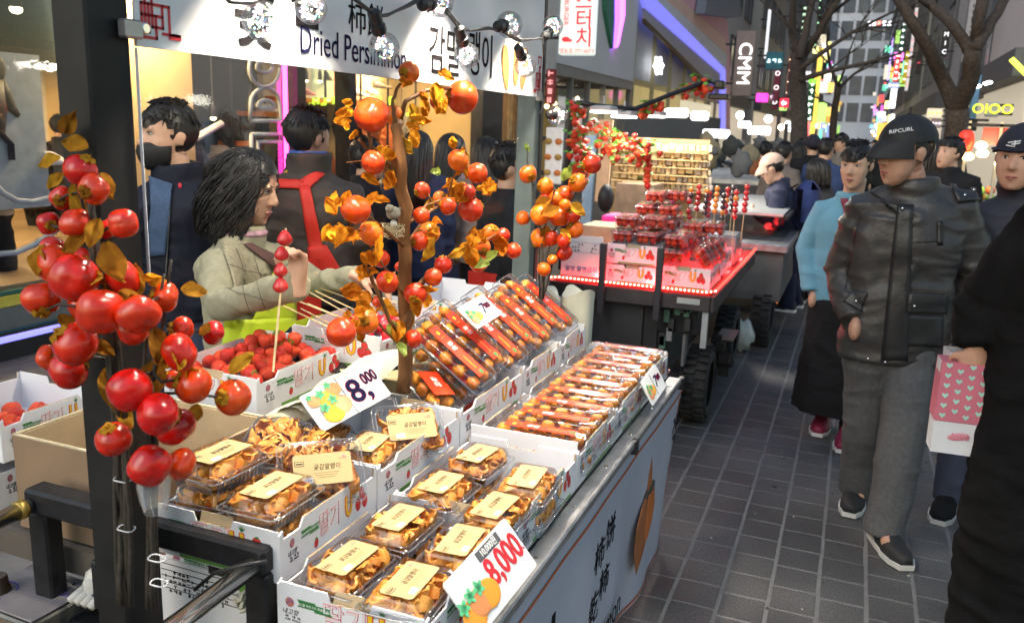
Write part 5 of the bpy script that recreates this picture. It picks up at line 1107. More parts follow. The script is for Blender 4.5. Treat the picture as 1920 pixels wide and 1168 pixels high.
FS[0] = 1.15
where_c = lambda x, y, j: at_x(x, y, -1.0 - j)
ct = spray('cut persimmon tree with dry orange leaves standing in the middle of the cart', where_c,
      [([(757, 735), (762, 600), (760, 480), (756, 360), (750, 280), (744, 228)], .0195, .0135), ([(748, 240), (760, 190), (800, 170), (845, 165), (862, 175)], .006, .004), ([(744, 235), (735, 195), (745, 165), (765, 140)], .005, .003), ([(750, 330), (720, 300), (695, 275), (690, 240)], .006, .004), ([(752, 370), (735, 330), (700, 290), (672, 262)], .0065, .004), ([(756, 460), (720, 430), (690, 405)], .005, .003), ([(757, 555), (700, 470), (668, 425)], .003, .0015), ([(757, 640), (730, 600), (700, 530), (690, 505)], .0055, .004), ([(757, 615), (780, 540), (830, 490), (880, 470), (950, 480)], .0062, .004), ([(757, 590), (800, 520), (850, 480), (930, 440)], .005, .003), ([(758, 470), (800, 400), (850, 370), (895, 340)], .005, .003), ([(756, 430), (800, 385), (840, 370), (905, 355)], .004, .002), ([(757, 650), (720, 620), (690, 580), (650, 610)], .004, .002), ([(697, 260), (690, 300), (650, 305)], .002, .001)],
      [(767, 136, 18, 'o'), (867, 183, 27, 'd', -.02), (697, 216, 29, 'd', -.02), (737, 216, 16, 'o', .02), (823, 190, 15, 'd'), (700, 305, 20, 'd'), (667, 393, 25, 'd', -.02), (696, 438, 21, 'o', -.02), (714, 485, 15, 'd'), (726, 529, 19, 'd'), (640, 623, 25, 'd', -.06), (686, 604, 21, 'o', -.03), (859, 301, 18, 'o'), (895, 325, 17, 'd'), (876, 360, 14, 'd', -.02), (840, 387, 15, 'd'), (882, 393, 21, 'd', -.02), (790, 404, 14, 'd'), (792, 357, 14, 'd'), (825, 372, 12, 'o', .03), (897, 465, 20, 'o'), (897, 492, 16, 'd', .02), (943, 441, 12, 'd'), (963, 470, 13, 'd', -.02), (921, 436, 14, 'o', .02), (803, 438, 19, 'o'), (786, 453, 15, 'd', -.02), (831, 497, 15, 'd', -.02), (812, 520, 15, 'd', -.03), (779, 551, 19, 'd', -.03), (775, 635, 15, 'd', -.04), (750, 500, 9, 'd', .03), (708, 566, 10, 'd', .02)],
      [(655, 205, 36, 215, 'o'), (660, 215, 40, 180, 'o'), (770, 195, 60, 275, 'g'), (775, 240, 45, 280, 'o'), (810, 160, 50, 285, 'o'), (795, 185, 45, 260, 'o'), (835, 185, 40, 240, 'o'), (765, 140, 34, 250, 'o'), (720, 275, 50, 270, 'o'), (735, 320, 45, 260, 'o'), (705, 280, 40, 220, 'o'), (745, 250, 60, 300, 'g'), (630, 400, 45, 120, 'o'), (640, 420, 50, 200, 'o'), (650, 435, 55, 190, 'o'), (690, 390, 45, 60, 'o'), (620, 425, 40, 240, 'o'), (700, 460, 45, 280, 'o'), (690, 470, 40, 300, 'o'), (720, 520, 40, 340, 'o'), (690, 545, 55, 250, 'o'), (680, 570, 50, 300, 'o'), (700, 500, 40, 190, 'o'), (668, 590, 34, 30, 'o'), (850, 280, 30, 100, 'o'), (820, 330, 26, 80, 'v'), (822, 320, 24, 200, 'v'), (850, 350, 50, 200, 'o'), (870, 350, 50, 230, 'o'), (905, 345, 40, 320, 'o'), (810, 370, 45, 250, 'g'), (880, 455, 62, 280, 'o'), (905, 430, 50, 250, 'o'), (930, 440, 50, 300, 'o'), (880, 490, 48, 350, 'v'), (910, 485, 40, 10, 'v'), (805, 470, 62, 60, 'g'), (790, 490, 58, 80, 'g'), (840, 480, 45, 30, 'g'), (795, 545, 40, 290, 'o'), (775, 580, 62, 265, 'g'), (770, 560, 45, 300, 'o'), (750, 600, 56, 260, 'o'), (735, 600, 48, 275, 'v'), (748, 640, 40, 280, 'v'), (650, 615, 36, 20, 'o'), (840, 355, 40, 330, 'o'), (800, 430, 40, 350, 'o'), (690, 520, 36, 130, 'o'), (885, 360, 34, 20, 'o'), (640, 380, 34, 60, 'o'), (665, 240, 30, 250, 'o'), (780, 215, 40, 330, 'o'), (862, 310, 36, 300, 'o'), (690, 330, 34, 320, 'o')],
      M['wood'], .01, 12, twig=.0018, ls=.78, dbl=True)
# nest and bird
ns = thing('bird_nest', 'small straw nest with a grey bird on the persimmon tree', 'nest'); c = where_c(735, 428, .01); q = MB(); rg = random.Random(6)
for k in range(110):
    a = rg.uniform(0, 6.28); r_ = rg.uniform(.016, .032); z = rg.uniform(-.018, .008); sp = rg.uniform(.6, 1.6)
    q.tube([c + Vector((r_ * math.cos(a + sp * i / 4), r_ * math.sin(a + sp * i / 4), z + rg.uniform(-.004, .005))) for i in range(5)], .0007, 4)
q.build('straw', C((.42, .34, .20), .8), ns, kind='stuff')
b0 = where_c(738, 400, .0); q = MB(); q.ell(b0, (.016, .022, .016), 14, 10); q.ell(b0 + Vector((0, -.018, .012)), .0105, 12, 8); q.tube([b0 + Vector((0, -.026, .012)), b0 + Vector((0, -.034, .010))], [.003, .0006], 6); q.tube([b0 + Vector((0, .015, 0)), b0 + Vector((0, .045, .02))], [.008, .003], 6, flat=.4); q.build('bird', C((.22, .20, .15), .8, var=.4, scale=90), ns, smooth=True)
q = MB(); q.ell(c + Vector((.01, -.01, .012)), (.008, .008, .01), 10, 8); q.build('egg', C((.55, .55, .5), .5), ns, smooth=True)

where_r = lambda x, y, j: at_y(x, y, 2.74 + j)
spray('spray of orange persimmons tied to the green cart pillar', where_r,
      [([(1012, 590), (1018, 520), (1016, 440), (1000, 360), (988, 300), (990, 275)], .005, .0015), ([(1015, 590), (1022, 500), (1035, 440), (1075, 370), (1105, 320)], .005, .002), ([(1018, 560), (1040, 480), (1070, 430), (1095, 370)], .004, .0015), ([(1012, 560), (1010, 460), (1030, 400), (1040, 350)], .004, .0015)],
      [(990, 327, 15, 'o'), (1023, 349, 14, 'o'), (1083, 343, 16, 'o'), (1110, 308, 16, 'd'), (1013, 403, 17, 'o'), (1049, 406, 18, 'o'), (1075, 403, 13, 'd'), (1078, 430, 15, 'o'), (1014, 447, 17, 'o'), (1034, 446, 14, 'd', .02), (1057, 452, 12, 'd'), (1060, 384, 10, 'o'), (1020, 505, 12, 'o', -.02), (1058, 474, 14, 'd'), (980, 409, 12, 'o'), (1045, 372, 15, 'o', .03), (1060, 365, 15, 'd', .04), (1025, 373, 12, 'd', .03), (1036, 487, 9, 'o')],
      [(1035, 375, 40, 200, 'g'), (1055, 340, 34, 80, 'v'), (1060, 360, 36, 280, 'g'), (1045, 395, 40, 210, 'g'), (991, 285, 18, 90, 'v'), (1070, 385, 34, 320, 'g'), (1025, 425, 30, 250, 'g'), (1050, 430, 30, 300, 'g')],
      M['dark_stem'], .004, 31)

# ---------------------------------------------------------------- string of bulbs with fairy wire
sl_ = thing('string_lights', 'string of clear round bulbs with sparkling wire hung along the banner', 'string lights')
SX = -.985
def sw(x, y): return at_x(x, y, SX)
rope = [(400, -25), (430, 4), (468, 8), (497, -2), (540, -22), (585, -40), (640, -20), (690, 20), (708, 32), (725, 30), (765, 10), (800, -12), (830, 15), (862, 55), (880, 58), (915, 52), (945, 62), (972, 78), (1000, 74), (1018, 72)]
q = MB(); q.tube([sw(x, y) for x, y in rope], .0035, 6); q.tube([sw(x + 4, y + 3 * math.sin(x * .05)) for x, y in rope], .003, 6); q.tube([sw(1018, 72), at_x(1020, 120, -1.02), at_x(1018, 200, -1.03), at_x(1012, 215, -1.03)], .003, 6); q.build('cable', M['black_plastic'], sl_, smooth=True)
bulbs = [((492, 40), 38, (497, -6)), ((583, 16), 30, (585, -30)), ((720, 90), 29, (706, 42)), ((822, 4), 29, (776, 12)), ((955, 47), 25, (916, 53)), ((875, 105), 24, (864, 66)), ((985, 124), 21, (972, 90)), ((1036, 50), 20, (1016, 76)), ((1045, 217), 19, (1016, 214))]
rg = random.Random(9); palb = [(1, .3, .3), (.3, .6, 1), (1, 1, .8), (.4, 1, .5), (1, .6, .2), (.7, .5, 1)]
for k, (c_, rp_, s_) in enumerate(bulbs):
    c = sw(*c_); r_ = rp_ * px_size(c); sk = sw(*s_); ax = (sk - c).normalized()
    q = MB(); q.ell(c, r_, 24, 16); o = q.build('bulb', M['globe'], sl_, smooth=True)
    Rm = ax.to_track_quat('Z', 'Y').to_matrix(); h0 = r_ * .93
    q = MB(); q.lathe([(r_ * .40, h0), (r_ * .50, h0 + .006), (r_ * .50, h0 + .020), (r_ * .42, h0 + .022), (r_ * .42, h0 + .05), (r_ * .2, h0 + .056)], 14, c, Rm); q.build('socket', M['black_plastic'], sl_, smooth=35)
    q = MB(); pts = []; d = Vector((0, 0, 1))
    for i in range(90):
        d = (d + Vector((rg.gauss(0, 1), rg.gauss(0, 1), rg.gauss(0, 1))) * .75).normalized(); pts.append(d * r_ * rg.uniform(.45, .82))
    sm_ = [(pts[i] + pts[i + 1]) / 2 for i in range(89)]; q.tube([c + p for p in sm_], .00045, 4); q.build('wire', C((.30, .30, .30), .6), o, kind='stuff')
    for j in range(6):
        q = MB()
        for p in sm_[j::6][:9]: q.ell(c + p, .0018, 6, 5)
        q.build('sparkles', G(palb[j], 7.), o, kind='stuff')

# ---------------------------------------------------------------- strawberries
def berry(seed, m):
    q = MB(); rg = random.Random(seed); a = rg.uniform(0, 6)
    def fn(p): return Vector((p.x * (1 - .35 * max(0, -p.z)) * (1 + .05 * math.sin(2 * math.atan2(p.y, p.x) + a)), p.y * (1 - .35 * max(0, -p.z)), p.z * (1.2 if p.z < 0 else .85)))
    q.ell((0, 0, 0), 1., 14, 10, fn=fn); return q.mesh('strawberry', m, True)
BERRY = [berry(k, M['strawberry']) for k in range(3)]; CANDY = [berry(k + 5, M['candy_berry']) for k in range(2)]
q = MB()
for k in range(7): a = 6.28 * k / 7; q.poly([(-.16, 0), (.16, 0), (.1, .35), (0, .6), (-.1, .35)], .04, (0, 0, .80), (-math.sin(a), math.cos(a), 0), (math.cos(a), math.sin(a), .15))
CAPM = q.mesh('leaf_cap', M['leaf_cap'])
rg = random.Random(14)
def heap(n, x0, x1, y0, y1, z0, hump, r_, label, meshes, grp, cap=.3):
    for k in range(n):
        x, y = rg.uniform(x0, x1), rg.uniform(y0, y1); e = min(1, 3 * min((x - x0) / (x1 - x0), (x1 - x) / (x1 - x0), (y - y0) / (y1 - y0), (y1 - y) / (y1 - y0)) + .25)
        o = link('strawberry', meshes[k % len(meshes)], None, Matrix.Translation((x, y, z0 + hump * e * rg.uniform(.6, 1))) @ Matrix.Rotation(rg.uniform(0, 6), 4, 'Z') @ Matrix.Rotation(rg.uniform(.3, 2.8), 4, 'X') @ Matrix.Scale(r_ * rg.uniform(.85, 1.15), 4))
        tag(o, label, 'strawberry', grp)
        if rg.random() < cap: link('leaf_cap', CAPM, o)
heap(95, -1.55, -1.30, 1.61, 1.97, .955, .06, .0195, 'ripe strawberry heaped in the carton in front of the woman', BERRY, 'loose strawberries in front of the woman')
for (x, y, z) in ((-1.42, 1.80, 1.035), (-1.40, 1.83, 1.038), (-1.45, 1.78, 1.03), (-1.37, 1.86, 1.03), (-1.47, 1.84, 1.03)): link('leaf_cap', CAPM, tag(link('strawberry', BERRY[0], None, Matrix.Translation((x, y, z)) @ Matrix.Rotation(x * 40, 4, 'X') @ Matrix.Scale(.021, 4)), 'ripe strawberry heaped in the carton in front of the woman', 'strawberry', 'loose strawberries in front of the woman'))
heap(40, -1.90, -1.69, 1.23, 1.45, .875, .03, .018, 'strawberry in the upper carton at the left edge', BERRY, 'strawberries in the left edge carton', .15)
heap(52, -1.42, -1.18, 1.98, 2.30, .985, .05, .0195, 'glazed strawberry in the skewer carton behind the persimmon tree', CANDY, 'glazed strawberries behind the tree', .0)
for k, (x0, y0, x1, y1) in enumerate(((612, 520, 712, 562), (630, 521, 705, 555), (590, 545, 680, 588), (600, 540, 690, 572), (548, 560, 660, 605), (575, 545, 655, 590), (538, 565, 640, 618), (560, 562, 650, 600), (545, 580, 635, 622), (640, 532, 720, 560))):
    a = at_z(x0, y0, 1.10 - .01 * (k % 4)); b_ = at_z(x1, y1, 1.045 + .004 * k); a = b_ + (a - b_).normalized() * .26
    q = MB(); q.tube([a, b_ + (b_ - a) * .25], .0021, 6); q.build('bamboo_skewer', M['bamboo'], None, label='%s of the bare bamboo skewers sticking out of the glazed strawberry carton' % ['highest', 'second', 'third', 'fourth', 'fifth', 'sixth', 'seventh', 'eighth', 'lowest', 'rightmost'][k], cat='skewer', group='skewers in the glazed strawberry carton')
sk = thing('strawberry_skewer', 'skewer of four glazed strawberries held up by the woman', 'skewer'); DH = 2.06
q = MB(); q.tube([at_d(536, 428, DH), at_d(527, 540, DH), at_d(512, 697, DH - .04)], .0028, 8); q.build('stick', M['bamboo'], sk)
for (x, y, r_) in ((534, 449, 15), (528, 478, 14), (526, 508, 14), (526, 537, 15)):
    c = at_d(x, y, DH); link('strawberry', CANDY[int(x) % 2], sk, Matrix.Translation(c) @ Matrix.Rotation(R(180 + rg.uniform(-15, 15)), 4, 'X') @ Matrix.Rotation(rg.uniform(0, 6), 4, 'Z') @ Matrix.Scale(r_ * px_size(c), 4))

# ---------------------------------------------------------------- small things at the near end of the cart
ms = thing('roaster_unit', 'grey steel roaster control box with a black knob at the lower left corner', 'machine', mx=Matrix.Translation(at_z(62, 1112, .66)) @ Matrix.Rotation(R(-2), 4, 'Z'))
q = MB(); q.box((0, 0, -.10), (.20, .16, .2), bev=.004); q.build('housing', mat('stained_steel', (.20, .19, .17), .45, .6, var=.5, scale=14, rvar=.25), ms)
q = MB(); q.box((0, 0, .0045), (.19, .15, .003), bev=.001); q.build('control_plate', C((.24, .215, .215), .45, var=.2, scale=12), ms)
q = MB(); q.lathe([(.024, .006), (.022, .016), (.020, .018), (.018, .036), (.016, .039)], 20, (-.06, -.03, 0)); q.build('knob', C((.03, .02, .012), .25), ms, smooth=40)
q = MB(); q.tube([(-.06 + .034 * math.cos(a), -.03 + .034 * math.sin(a), .0065) for a in [R(30 + 300 * k / 20) for k in range(21)]], .0016, 5); q.build('dial_print', C((.10, .08, .35), .6), ms)
text('전자동 온도조절기', .014, C((.10, .08, .35), .6), ms, Matrix.Translation((.03, .02, .0065)) @ Matrix.Rotation(R(-4), 4, 'Z'))
for k in range(7):
    q = MB(); q.ell((-.06 + .022 * k, .055, .006), (.004, .004, .002), 8, 5); q.build('indicator', M['black_plastic'], ms)
bxp('brass_bar', C((.35, .20, .05), .35, metal=.6, var=.4, scale=10), None, -1.95, -1.02, .985, 1.015, .615, .645, bev=.003, label='worn brass coloured bar along the roaster at the lower left', cat='bar')
q = MB(); c = at_z(205, 1088, .70)
q.ell(c, (.045, .05, .035), 20, 14, fn=lambda p: p * (1 + .12 * math.sin(6 * p.x + 4 * p.y) + .06 * math.sin(15 * p.y + 3 * p.z)))
for k in range(4): q.tube([c + Vector((-.02 + .015 * k, -.03, 0)), c + Vector((-.03 + .018 * k, -.07, -.015))], [.011, .008], 8)
gv = q.build('work_glove', C((.62, .60, .55), .9, var=.15, bump=.5, bscale=150), None, smooth=True, label='crumpled white work glove by the left post', cat='glove')
q = MB(); q.ell(c + Vector((.04, .02, .02)), (.018, .022, .026), 12, 8); q.build('cuff', C((.45, .03, .06), .8), gv, smooth=True)
q = MB(); c = at_z(490, 1165, .74)
for k in range(5): q.tube([c + Vector((.05 * math.cos(a) + .004 * k, .035 * math.sin(a), .02 + .018 * math.sin(a * 2 + k) + .004 * k)) for a in [R(-20 + 220 * i / 12) for i in range(13)]], .008, 8, flat=.4)
q.build('webbing_strap', C((.55, .52, .42), .8, bump=.3, bscale=200), None, smooth=True, label='looped pale webbing strap at the lower edge under the rail', cat='strap')
q = MB(); pts = [at_z(500, 1052, .905), at_z(450, 1060, .90), at_z(400, 1075, .86), at_z(365, 1105, .82)]; q.tube(pts, .0035, 6); q.build('black_cable', M['black_plastic'], None, smooth=True, label='short black cable tied to the rail corner', cat='cable')
q = MB(); q.tube([at_z(150, 1140, .66), at_z(175, 1115, .70), at_z(210, 1112, .72), at_z(230, 1130, .68)], .0028, 6); q.build('black_cable', M['black_plastic'], None, smooth=True, label='thin black cable looping beside the work glove', cat='cable')
# hang carton with a printed table behind the rail
hc = thing('printed_carton', 'white carton with a printed table and green label below the near raised carton', 'carton', (-1.02, 1.128, 0))
q = MB(); q.box((0, 0, .70), (.26, .008, .19)); q.build('panel', M['white_board'], hc)
q = MB(); rg2 = random.Random(2); glyphs(q, rg2, -.12, .03, 14, 5, .011, .010, .75); q.build('table_print', M['ink'], hc, mx=frame((.0, -.0045, .745), (1, 0, 0), (0, 0, 1)), kind='stuff')
for k in range(5): q = MB(); q.box((-.03, -.0045, .785 - .0125 * k), (.19, .0008, .0012)); q.build('table_line', M['ink'], hc)
q = MB(); q.box((.095, -.0046, .765), (.07, .0008, .045)); q.build('label_print', C((.12, .34, .04), .5), hc)
q = MB(); q.box((.02, -.0046, .80), (.06, .0012, .02)); q.build('hand_hole', C((.02, .02, .02), .9), hc)

# ---------------------------------------------------------------- strawberry stall behind
c2 = thing('strawberry_cart', 'dark street cart edged with a red light strip behind the persimmon cart', 'cart')
XL, XR, YF, YB, ZD = -1.50, -.635, 4.43, 6.30, .80
mk('red_glow_deck', (.50, .02, .02), .35, var=.1, scale=8)  # red glow of the light strip painted into the deck colour
bxp('deck', M['red_glow_deck'], c2, XL, XR, YF, YB, .765, ZD - .002, bev=.004)
bxp('deck_rim', C((.055, .045, .045), .5, var=.3, scale=10), c2, XL - .02, XR + .015, YF - .03, YF - .002, .70, .785, bev=.004)
bxp('deck_rim', C((.055, .045, .045), .5, var=.3, scale=10), c2, XR + .002, XR + .03, YF - .03, YB, .70, .785, bev=.004)
bxp('name_plate', C((.5, .5, .47), .5), c2, -.80, -.68, YF - .036, YF - .031, .735, .765)
bxp('body', C((.028, .028, .031), .5, var=.3, scale=5), c2, -1.48, -.92, 4.52, 6.2, .2, .763)
bxp('front_panel', C((.045, .045, .05), .45, var=.2, scale=3), c2, -1.47, -1.0, 4.50, 4.518, .24, .70)
q = MB(); q.tube([(-1.01, 4.49, .40), (-.95, 4.49, .40)], .012, 8); q.build('latch', M['steel'], c2)
bxp('under_frame', M['black_iron'], c2, -.92, -.70, 4.5, 6.2, .55, .70)
bxp('under_frame', M['black_iron'], c2, -1.3, -.75, 4.44, 4.5, .20, .34)
bxp('leg', C((.45, .46, .45), .4), c2, -.665, -.635, 4.42, 4.45, .50, .735)
bxp('splash_panel', C((.16, .16, .16), .5), c2, -.775, -.76, 4.52, 4.60, .36, .62)
for px in (1130, 1237):
    a = at_y(px, 500, 4.385); bxp('upright', C((.045, .040, .045), .5), c2, a.x - .018, a.x + .018, 4.37, 4.40, .63, 1.02, bev=.004)
strip = [(-1.515, 4.44, .72), (-1.51, 4.41, .80), (-1.46, 4.40, .806), (-.65, 4.40, .806), (-.608, 4.43, .812), (-.605, 5.2, .815), (-.605, 6.25, .815)]
q = MB(); q.tube(strip, .008, 8); q.build('light_strip', G((1., .03, .02), 5.), c2, smooth=True)
q = MB()
for i in range(len(strip) - 1):
    a, b_ = Vector(strip[i]), Vector(strip[i + 1]); n = max(1, int((b_ - a).length / .022))
    for k in range(n): q.ell(a.lerp(b_, k / n) + Vector((0, -.006, .002)), .0048, 6, 4)
q.build('light_beads', G((1., .45, .30), 14.), c2, kind='stuff')
for (x, y) in ((-1.25, 4.46), (-.95, 4.46), (-.68, 4.6), (-.66, 5.3), (-.66, 5.9)):
    l = bpy.data.lights.new('strip_glow', 'POINT'); l.energy = 2.2; l.shadow_soft_size = .03; l.color = (1, .03, .03); lo = bpy.data.objects.new('strip_glow', l); COL.objects.link(lo); lo.location = (x, y - .025, .83); lo.parent = c2
def wheel(par, c, r_, wd, name='wheel'):
    q = MB(); prof = []
    for k in range(17): a = math.pi * k / 16; prof.append((r_ - .012 - wd * .35 * (1 - math.sin(a) ** .5), -wd / 2 * math.cos(a)))
    q.lathe([(r_ * .62, -wd * .42)] + prof + [(r_ * .62, wd * .42)], 40, c, rot('Y', math.pi / 2), cap=False)
    for k in range(26):
        a = 2 * math.pi * k / 26
        for s_ in (-1, 1): q.box((c[0] + s_ * wd * .23, c[1] + (r_ - .006) * math.cos(a + s_ * .06), c[2] + (r_ - .006) * math.sin(a + s_ * .06)), (wd * .42, .022, .02), rot('X', a + s_ * .06 - math.pi / 2))
    o = q.build('tyre', M['tyre'], par, smooth=40)
    q = MB(); q.lathe([(r_ * .63, -.03), (r_ * .5, -.02), (r_ * .2, -.03), (r_ * .2, .03), (r_ * .5, .02), (r_ * .63, .03)], 24, c, rot('Y', math.pi / 2)); q.build('rim', M['black_iron'], par, smooth=40)
wheel(c2, (-.70, 4.74, .215), .215, .14); wheel(c2, (-1.35, 4.74, .215), .215, .14); wheel(c2, (-.72, 6.0, .215), .215, .14)
bxp('mudguard', C((.20, .17, .15), .6), c2, -.66, -.56, 5.0, 5.25, .42, .435)
for k in range(7):
    x, y, z = -.62 + rj.uniform(-.04, .04), 4.9 + rj.uniform(0, .25), .22 + .03 * k; bxp('bracket', M['black_iron'], c2, x - .03, x + .03, y - .02, y + .02, z, z + .05)
for k in range(10):
    x, z = -.90 + rj.uniform(0, .16), .42 + rj.uniform(0, .26); bxp('hanging_fitting', C(rj.choice([(.12, .12, .12), (.3, .3, .3), (.04, .04, .04), (.1, .2, .14)]), .5), c2, x, x + .03, 4.47, 4.5, z, z + .07)
put_carton('upper carton of the two stacked at the front of the strawberry stall', -1.07, 4.46, 4.86, .905, sz=1.1, group='cartons on the strawberry stall')
put_carton('lower carton of the two stacked at the front of the strawberry stall', -1.07, 4.46, 4.86, .80, group='cartons on the strawberry stall')
put_carton('carton at the right front corner of the strawberry stall with tilted packs', -.79, 4.46, 4.86, .80, sz=1.2, group='cartons on the strawberry stall')
put_carton('carton behind the stacked ones on the strawberry stall', -1.07, 4.90, 5.30, .92, sz=1.2, group='cartons on the strawberry stall')
put_carton('carton behind the corner carton on the strawberry stall', -.79, 4.90, 5.30, .82, sz=1.2, group='cartons on the strawberry stall')
pp = thing('notice_panel', 'white paper notice with handwriting at the left front of the strawberry stall', 'notice', mx=frame((-1.35, 4.44, .93), (1, 0, 0), (0, 0, 1)))
q = MB(); q.box((0, 0, 0), (.235, .225, .006)); q.build('sheet', M['paper'], pp)
for (x, y, w_, h_) in ((0, .075, .2, .0015), (0, .02, .2, .0015), (-.1, .05, .0015, .055), (.1, .05, .0015, .055)): q = MB(); q.box((x, y, .004), (w_, h_, .001)); q.build('ruled_line', C((.12, .10, .25), .6), pp)
q = MB(); glyphs(q, rj, -.085, .072, 9, 3, .019, .017, .6); q.build('writing', M['ink'], pp, mx=Matrix.Translation((0, 0, .004)), kind='stuff')
text('촬영 촬영금지', .032, C((.10, .05, .35), .6), pp, Matrix.Translation((0, -.075, .004)))
bxp('brown_box', M['kraft'], None, -1.42, -1.22, 4.62, 4.9, .80, 1.08, bev=.003, label='plain brown carton behind the paper notice', cat='box')
bxp('pink_tub', C((.75, .03, .22), .4), None, -1.48, -1.28, 5.25, 5.5, .98, 1.08, bev=.01, label='bright pink plastic tub with clear cups on the strawberry stall', cat='tub')
def berry_pack():
    t = thing('strawberry_pack', 'x', 'food pack'); w_, l_ = .125, .175
    shell([(w_, l_, .012, .055), (w_ - .02, l_ - .02, .012, .002)]).build('tray', M['clear'], t, smooth=35); shell([(w_ + .004, l_ + .004, .012, .056), (w_ - .01, l_ - .01, .012, .062), (w_ - .02, l_ - .02, .012, .074)]).build('lid', M['clear'], t, smooth=35)
    q = MB(); P = rrect(w_ + .004, l_ + .004, .012); q.tube([(x, y, .056) for x, y in P + P[:1]], .002, 6); q.build('rim', M['clear_edge'], t, smooth=True)
    for i in range(3):
        for j in range(5):
            for z in (.025, .048):
                if z > .03 or i in (0, 2) or j in (0, 4): link('strawberry', BERRY[(i + j) % 3], t, Matrix.Translation((-.036 + i * .036 + rj.uniform(-.004, .004), -.062 + j * .031, z)) @ Matrix.Rotation(rj.uniform(0, 6), 4, 'Z') @ Matrix.Rotation(rj.uniform(0, 3), 4, 'X') @ Matrix.Scale(.0185, 4))
    q = MB()
    for k in range(10): q.box((rj.uniform(-.04, .04), rj.uniform(-.07, .07), .066), (.016, .006, .003), rot('Z', rj.uniform(0, 3)))
    q.build('leaf_caps', M['leaf_cap'], t, kind='stuff'); return t
bp_ = berry_pack()
lay = []
for z, row in ((1.013, [(-1.14, 4.56), (-1.005, 4.56), (-1.14, 4.75), (-1.005, 4.75)]), (1.09, [(-1.14, 4.60), (-1.005, 4.70)]), (1.05, [(-1.14, 4.98), (-1.0, 4.98), (-1.14, 5.17), (-1.0, 5.17)]), (1.126, [(-1.13, 5.0), (-1.0, 5.02), (-1.1, 5.19)]), (1.20, [(-1.09, 5.05), (-.99, 5.2)]), (.93, [(-.86, 4.57), (-.86, 4.76)]), (1.006, [(-.86, 4.60), (-.85, 4.79)]), (.95, [(-.85, 5.0), (-.72, 5.0), (-.85, 5.2)]), (1.03, [(-.85, 5.05), (-.74, 5.1)])):
    for (x, y) in row: lay.append((x, y, z))
hn = ['lowest', 'second', 'third', 'fourth', 'fifth', 'topmost']
for k, (x, y, z) in enumerate(lay):
    put_pack(bp_, Matrix.Translation((x, y, z)) @ jit(), 'strawberry pack, %s side, %s, %s' % ('notice' if x < -.95 else 'aisle', ('front row' if y < 4.65 else 'second row' if y < 4.85 else 'third row' if y < 5.1 else 'back row') + (' left' if x < -1.07 or -.95 < x < -.8 else ' right'), 'bottom layer' if z < 1.02 and x < -.95 or z < .96 else 'middle layer' if z < 1.11 else 'top layer' if z < 1.16 else 'crowning layer'), 'strawberry packs on the red lit stall')
for k, (x, y) in enumerate(((-.74, 4.55), (-.74, 4.66), (-.73, 4.77), (-.72, 4.90))): put_pack(bp_, Matrix.Translation((x, y, .95)) @ Matrix.Rotation(R(20), 4, 'Z') @ Matrix.Rotation(R(55), 4, 'Y'), '%s strawberry pack tilted on edge at the aisle corner of the red lit stall' % ['nearest', 'second', 'third', 'farthest'][k], 'tilted strawberry packs')
# candied fruit skewers standing in a steel rack
rk2 = thing('skewer_rack', 'steel rack holding the upright candied fruit skewers', 'rack', (-.86, 5.62, .80)); q = MB(); q.box((0, 0, .09), (.42, .30, .18), bev=.006); q.build('body', M['dull_steel'], rk2)
q = MB(); q.box((0, 0, .183), (.40, .28, .004)); q.build('top_plate', M['steel'], rk2)
ball = MB(); ball.ell((0, 0, 0), 1, 12, 9); balls = {}
for nm, c in (('r', (.55, .015, .012)), ('k', (.035, .012, .012)), ('y', (.75, .50, .03)), ('g', (.25, .5, .04)), ('o', (.8, .25, .03)), ('w', (.75, .7, .6)), ('p', (.7, .05, .3))): balls[nm] = ball.mesh('candied_fruit', mat('candy_' + nm, c, .12, var=.15, scale=20, coat=1.), True)
tops = [(1297, 350, 'k'), (1312, 345, 'r'), (1331, 357, 'r'), (1346, 348, 'o'), (1358, 362, 'k'), (1366, 350, 'r'), (1382, 355, 'r'), (1327, 352, 'k'), (1376, 347, 'k'), (1402, 345, 'r')]
for k, (px, py, cc) in enumerate(tops):
    Y = 5.5 + .1 * (k % 3) - (.2 if k == 6 else 0); a = at_y(px, py, Y); b_ = Vector((a.x - .01 * (k % 2), Y, .95)); t = thing('candied_skewer', '%s upright candied fruit skewer from the left on the red lit stall' % ['first', 'third', 'fifth', 'sixth', 'seventh', 'eighth', 'tenth', 'fourth', 'ninth', 'rightmost'][k], 'skewer', group='upright candied skewers')
    q = MB(); q.tube([a, b_], .003, 6); q.build('stick', M['bamboo'], t); d = (b_ - a).normalized()
    for j in range(5): link('candied_fruit', balls[cc if (j + k) % 7 else 'o'], t, Matrix.Translation(a + d * (.02 + j * .036)) @ Matrix.Scale(.0185, 4))
for k in range(7):
    px, py = 1238 + 9 * k, 372 + 14 * (k % 3); Y = 5.4 + .05 * (k % 2); t = thing('fruit_stick', '%s stick of mixed coloured fruit from the left beside the strawberry packs' % ['first', 'second', 'third', 'fourth', 'fifth', 'sixth', 'seventh'][k], 'skewer', group='mixed fruit sticks')
    a = at_y(px, py, Y); d = Vector((rj.uniform(-.2, .2), rj.uniform(-.3, .2), -1)).normalized(); q = MB(); q.tube([a, a + d * .38], .003, 6); q.build('stick', M['bamboo'], t)
    for j in range(6): link('candied_fruit', balls[rj.choice('ryygowprr')], t, Matrix.Translation(a + d * (.02 + j * .033) + Vector((rj.uniform(-.012, .012), 0, 0))) @ Matrix.Scale(rj.uniform(.015, .02), 4))
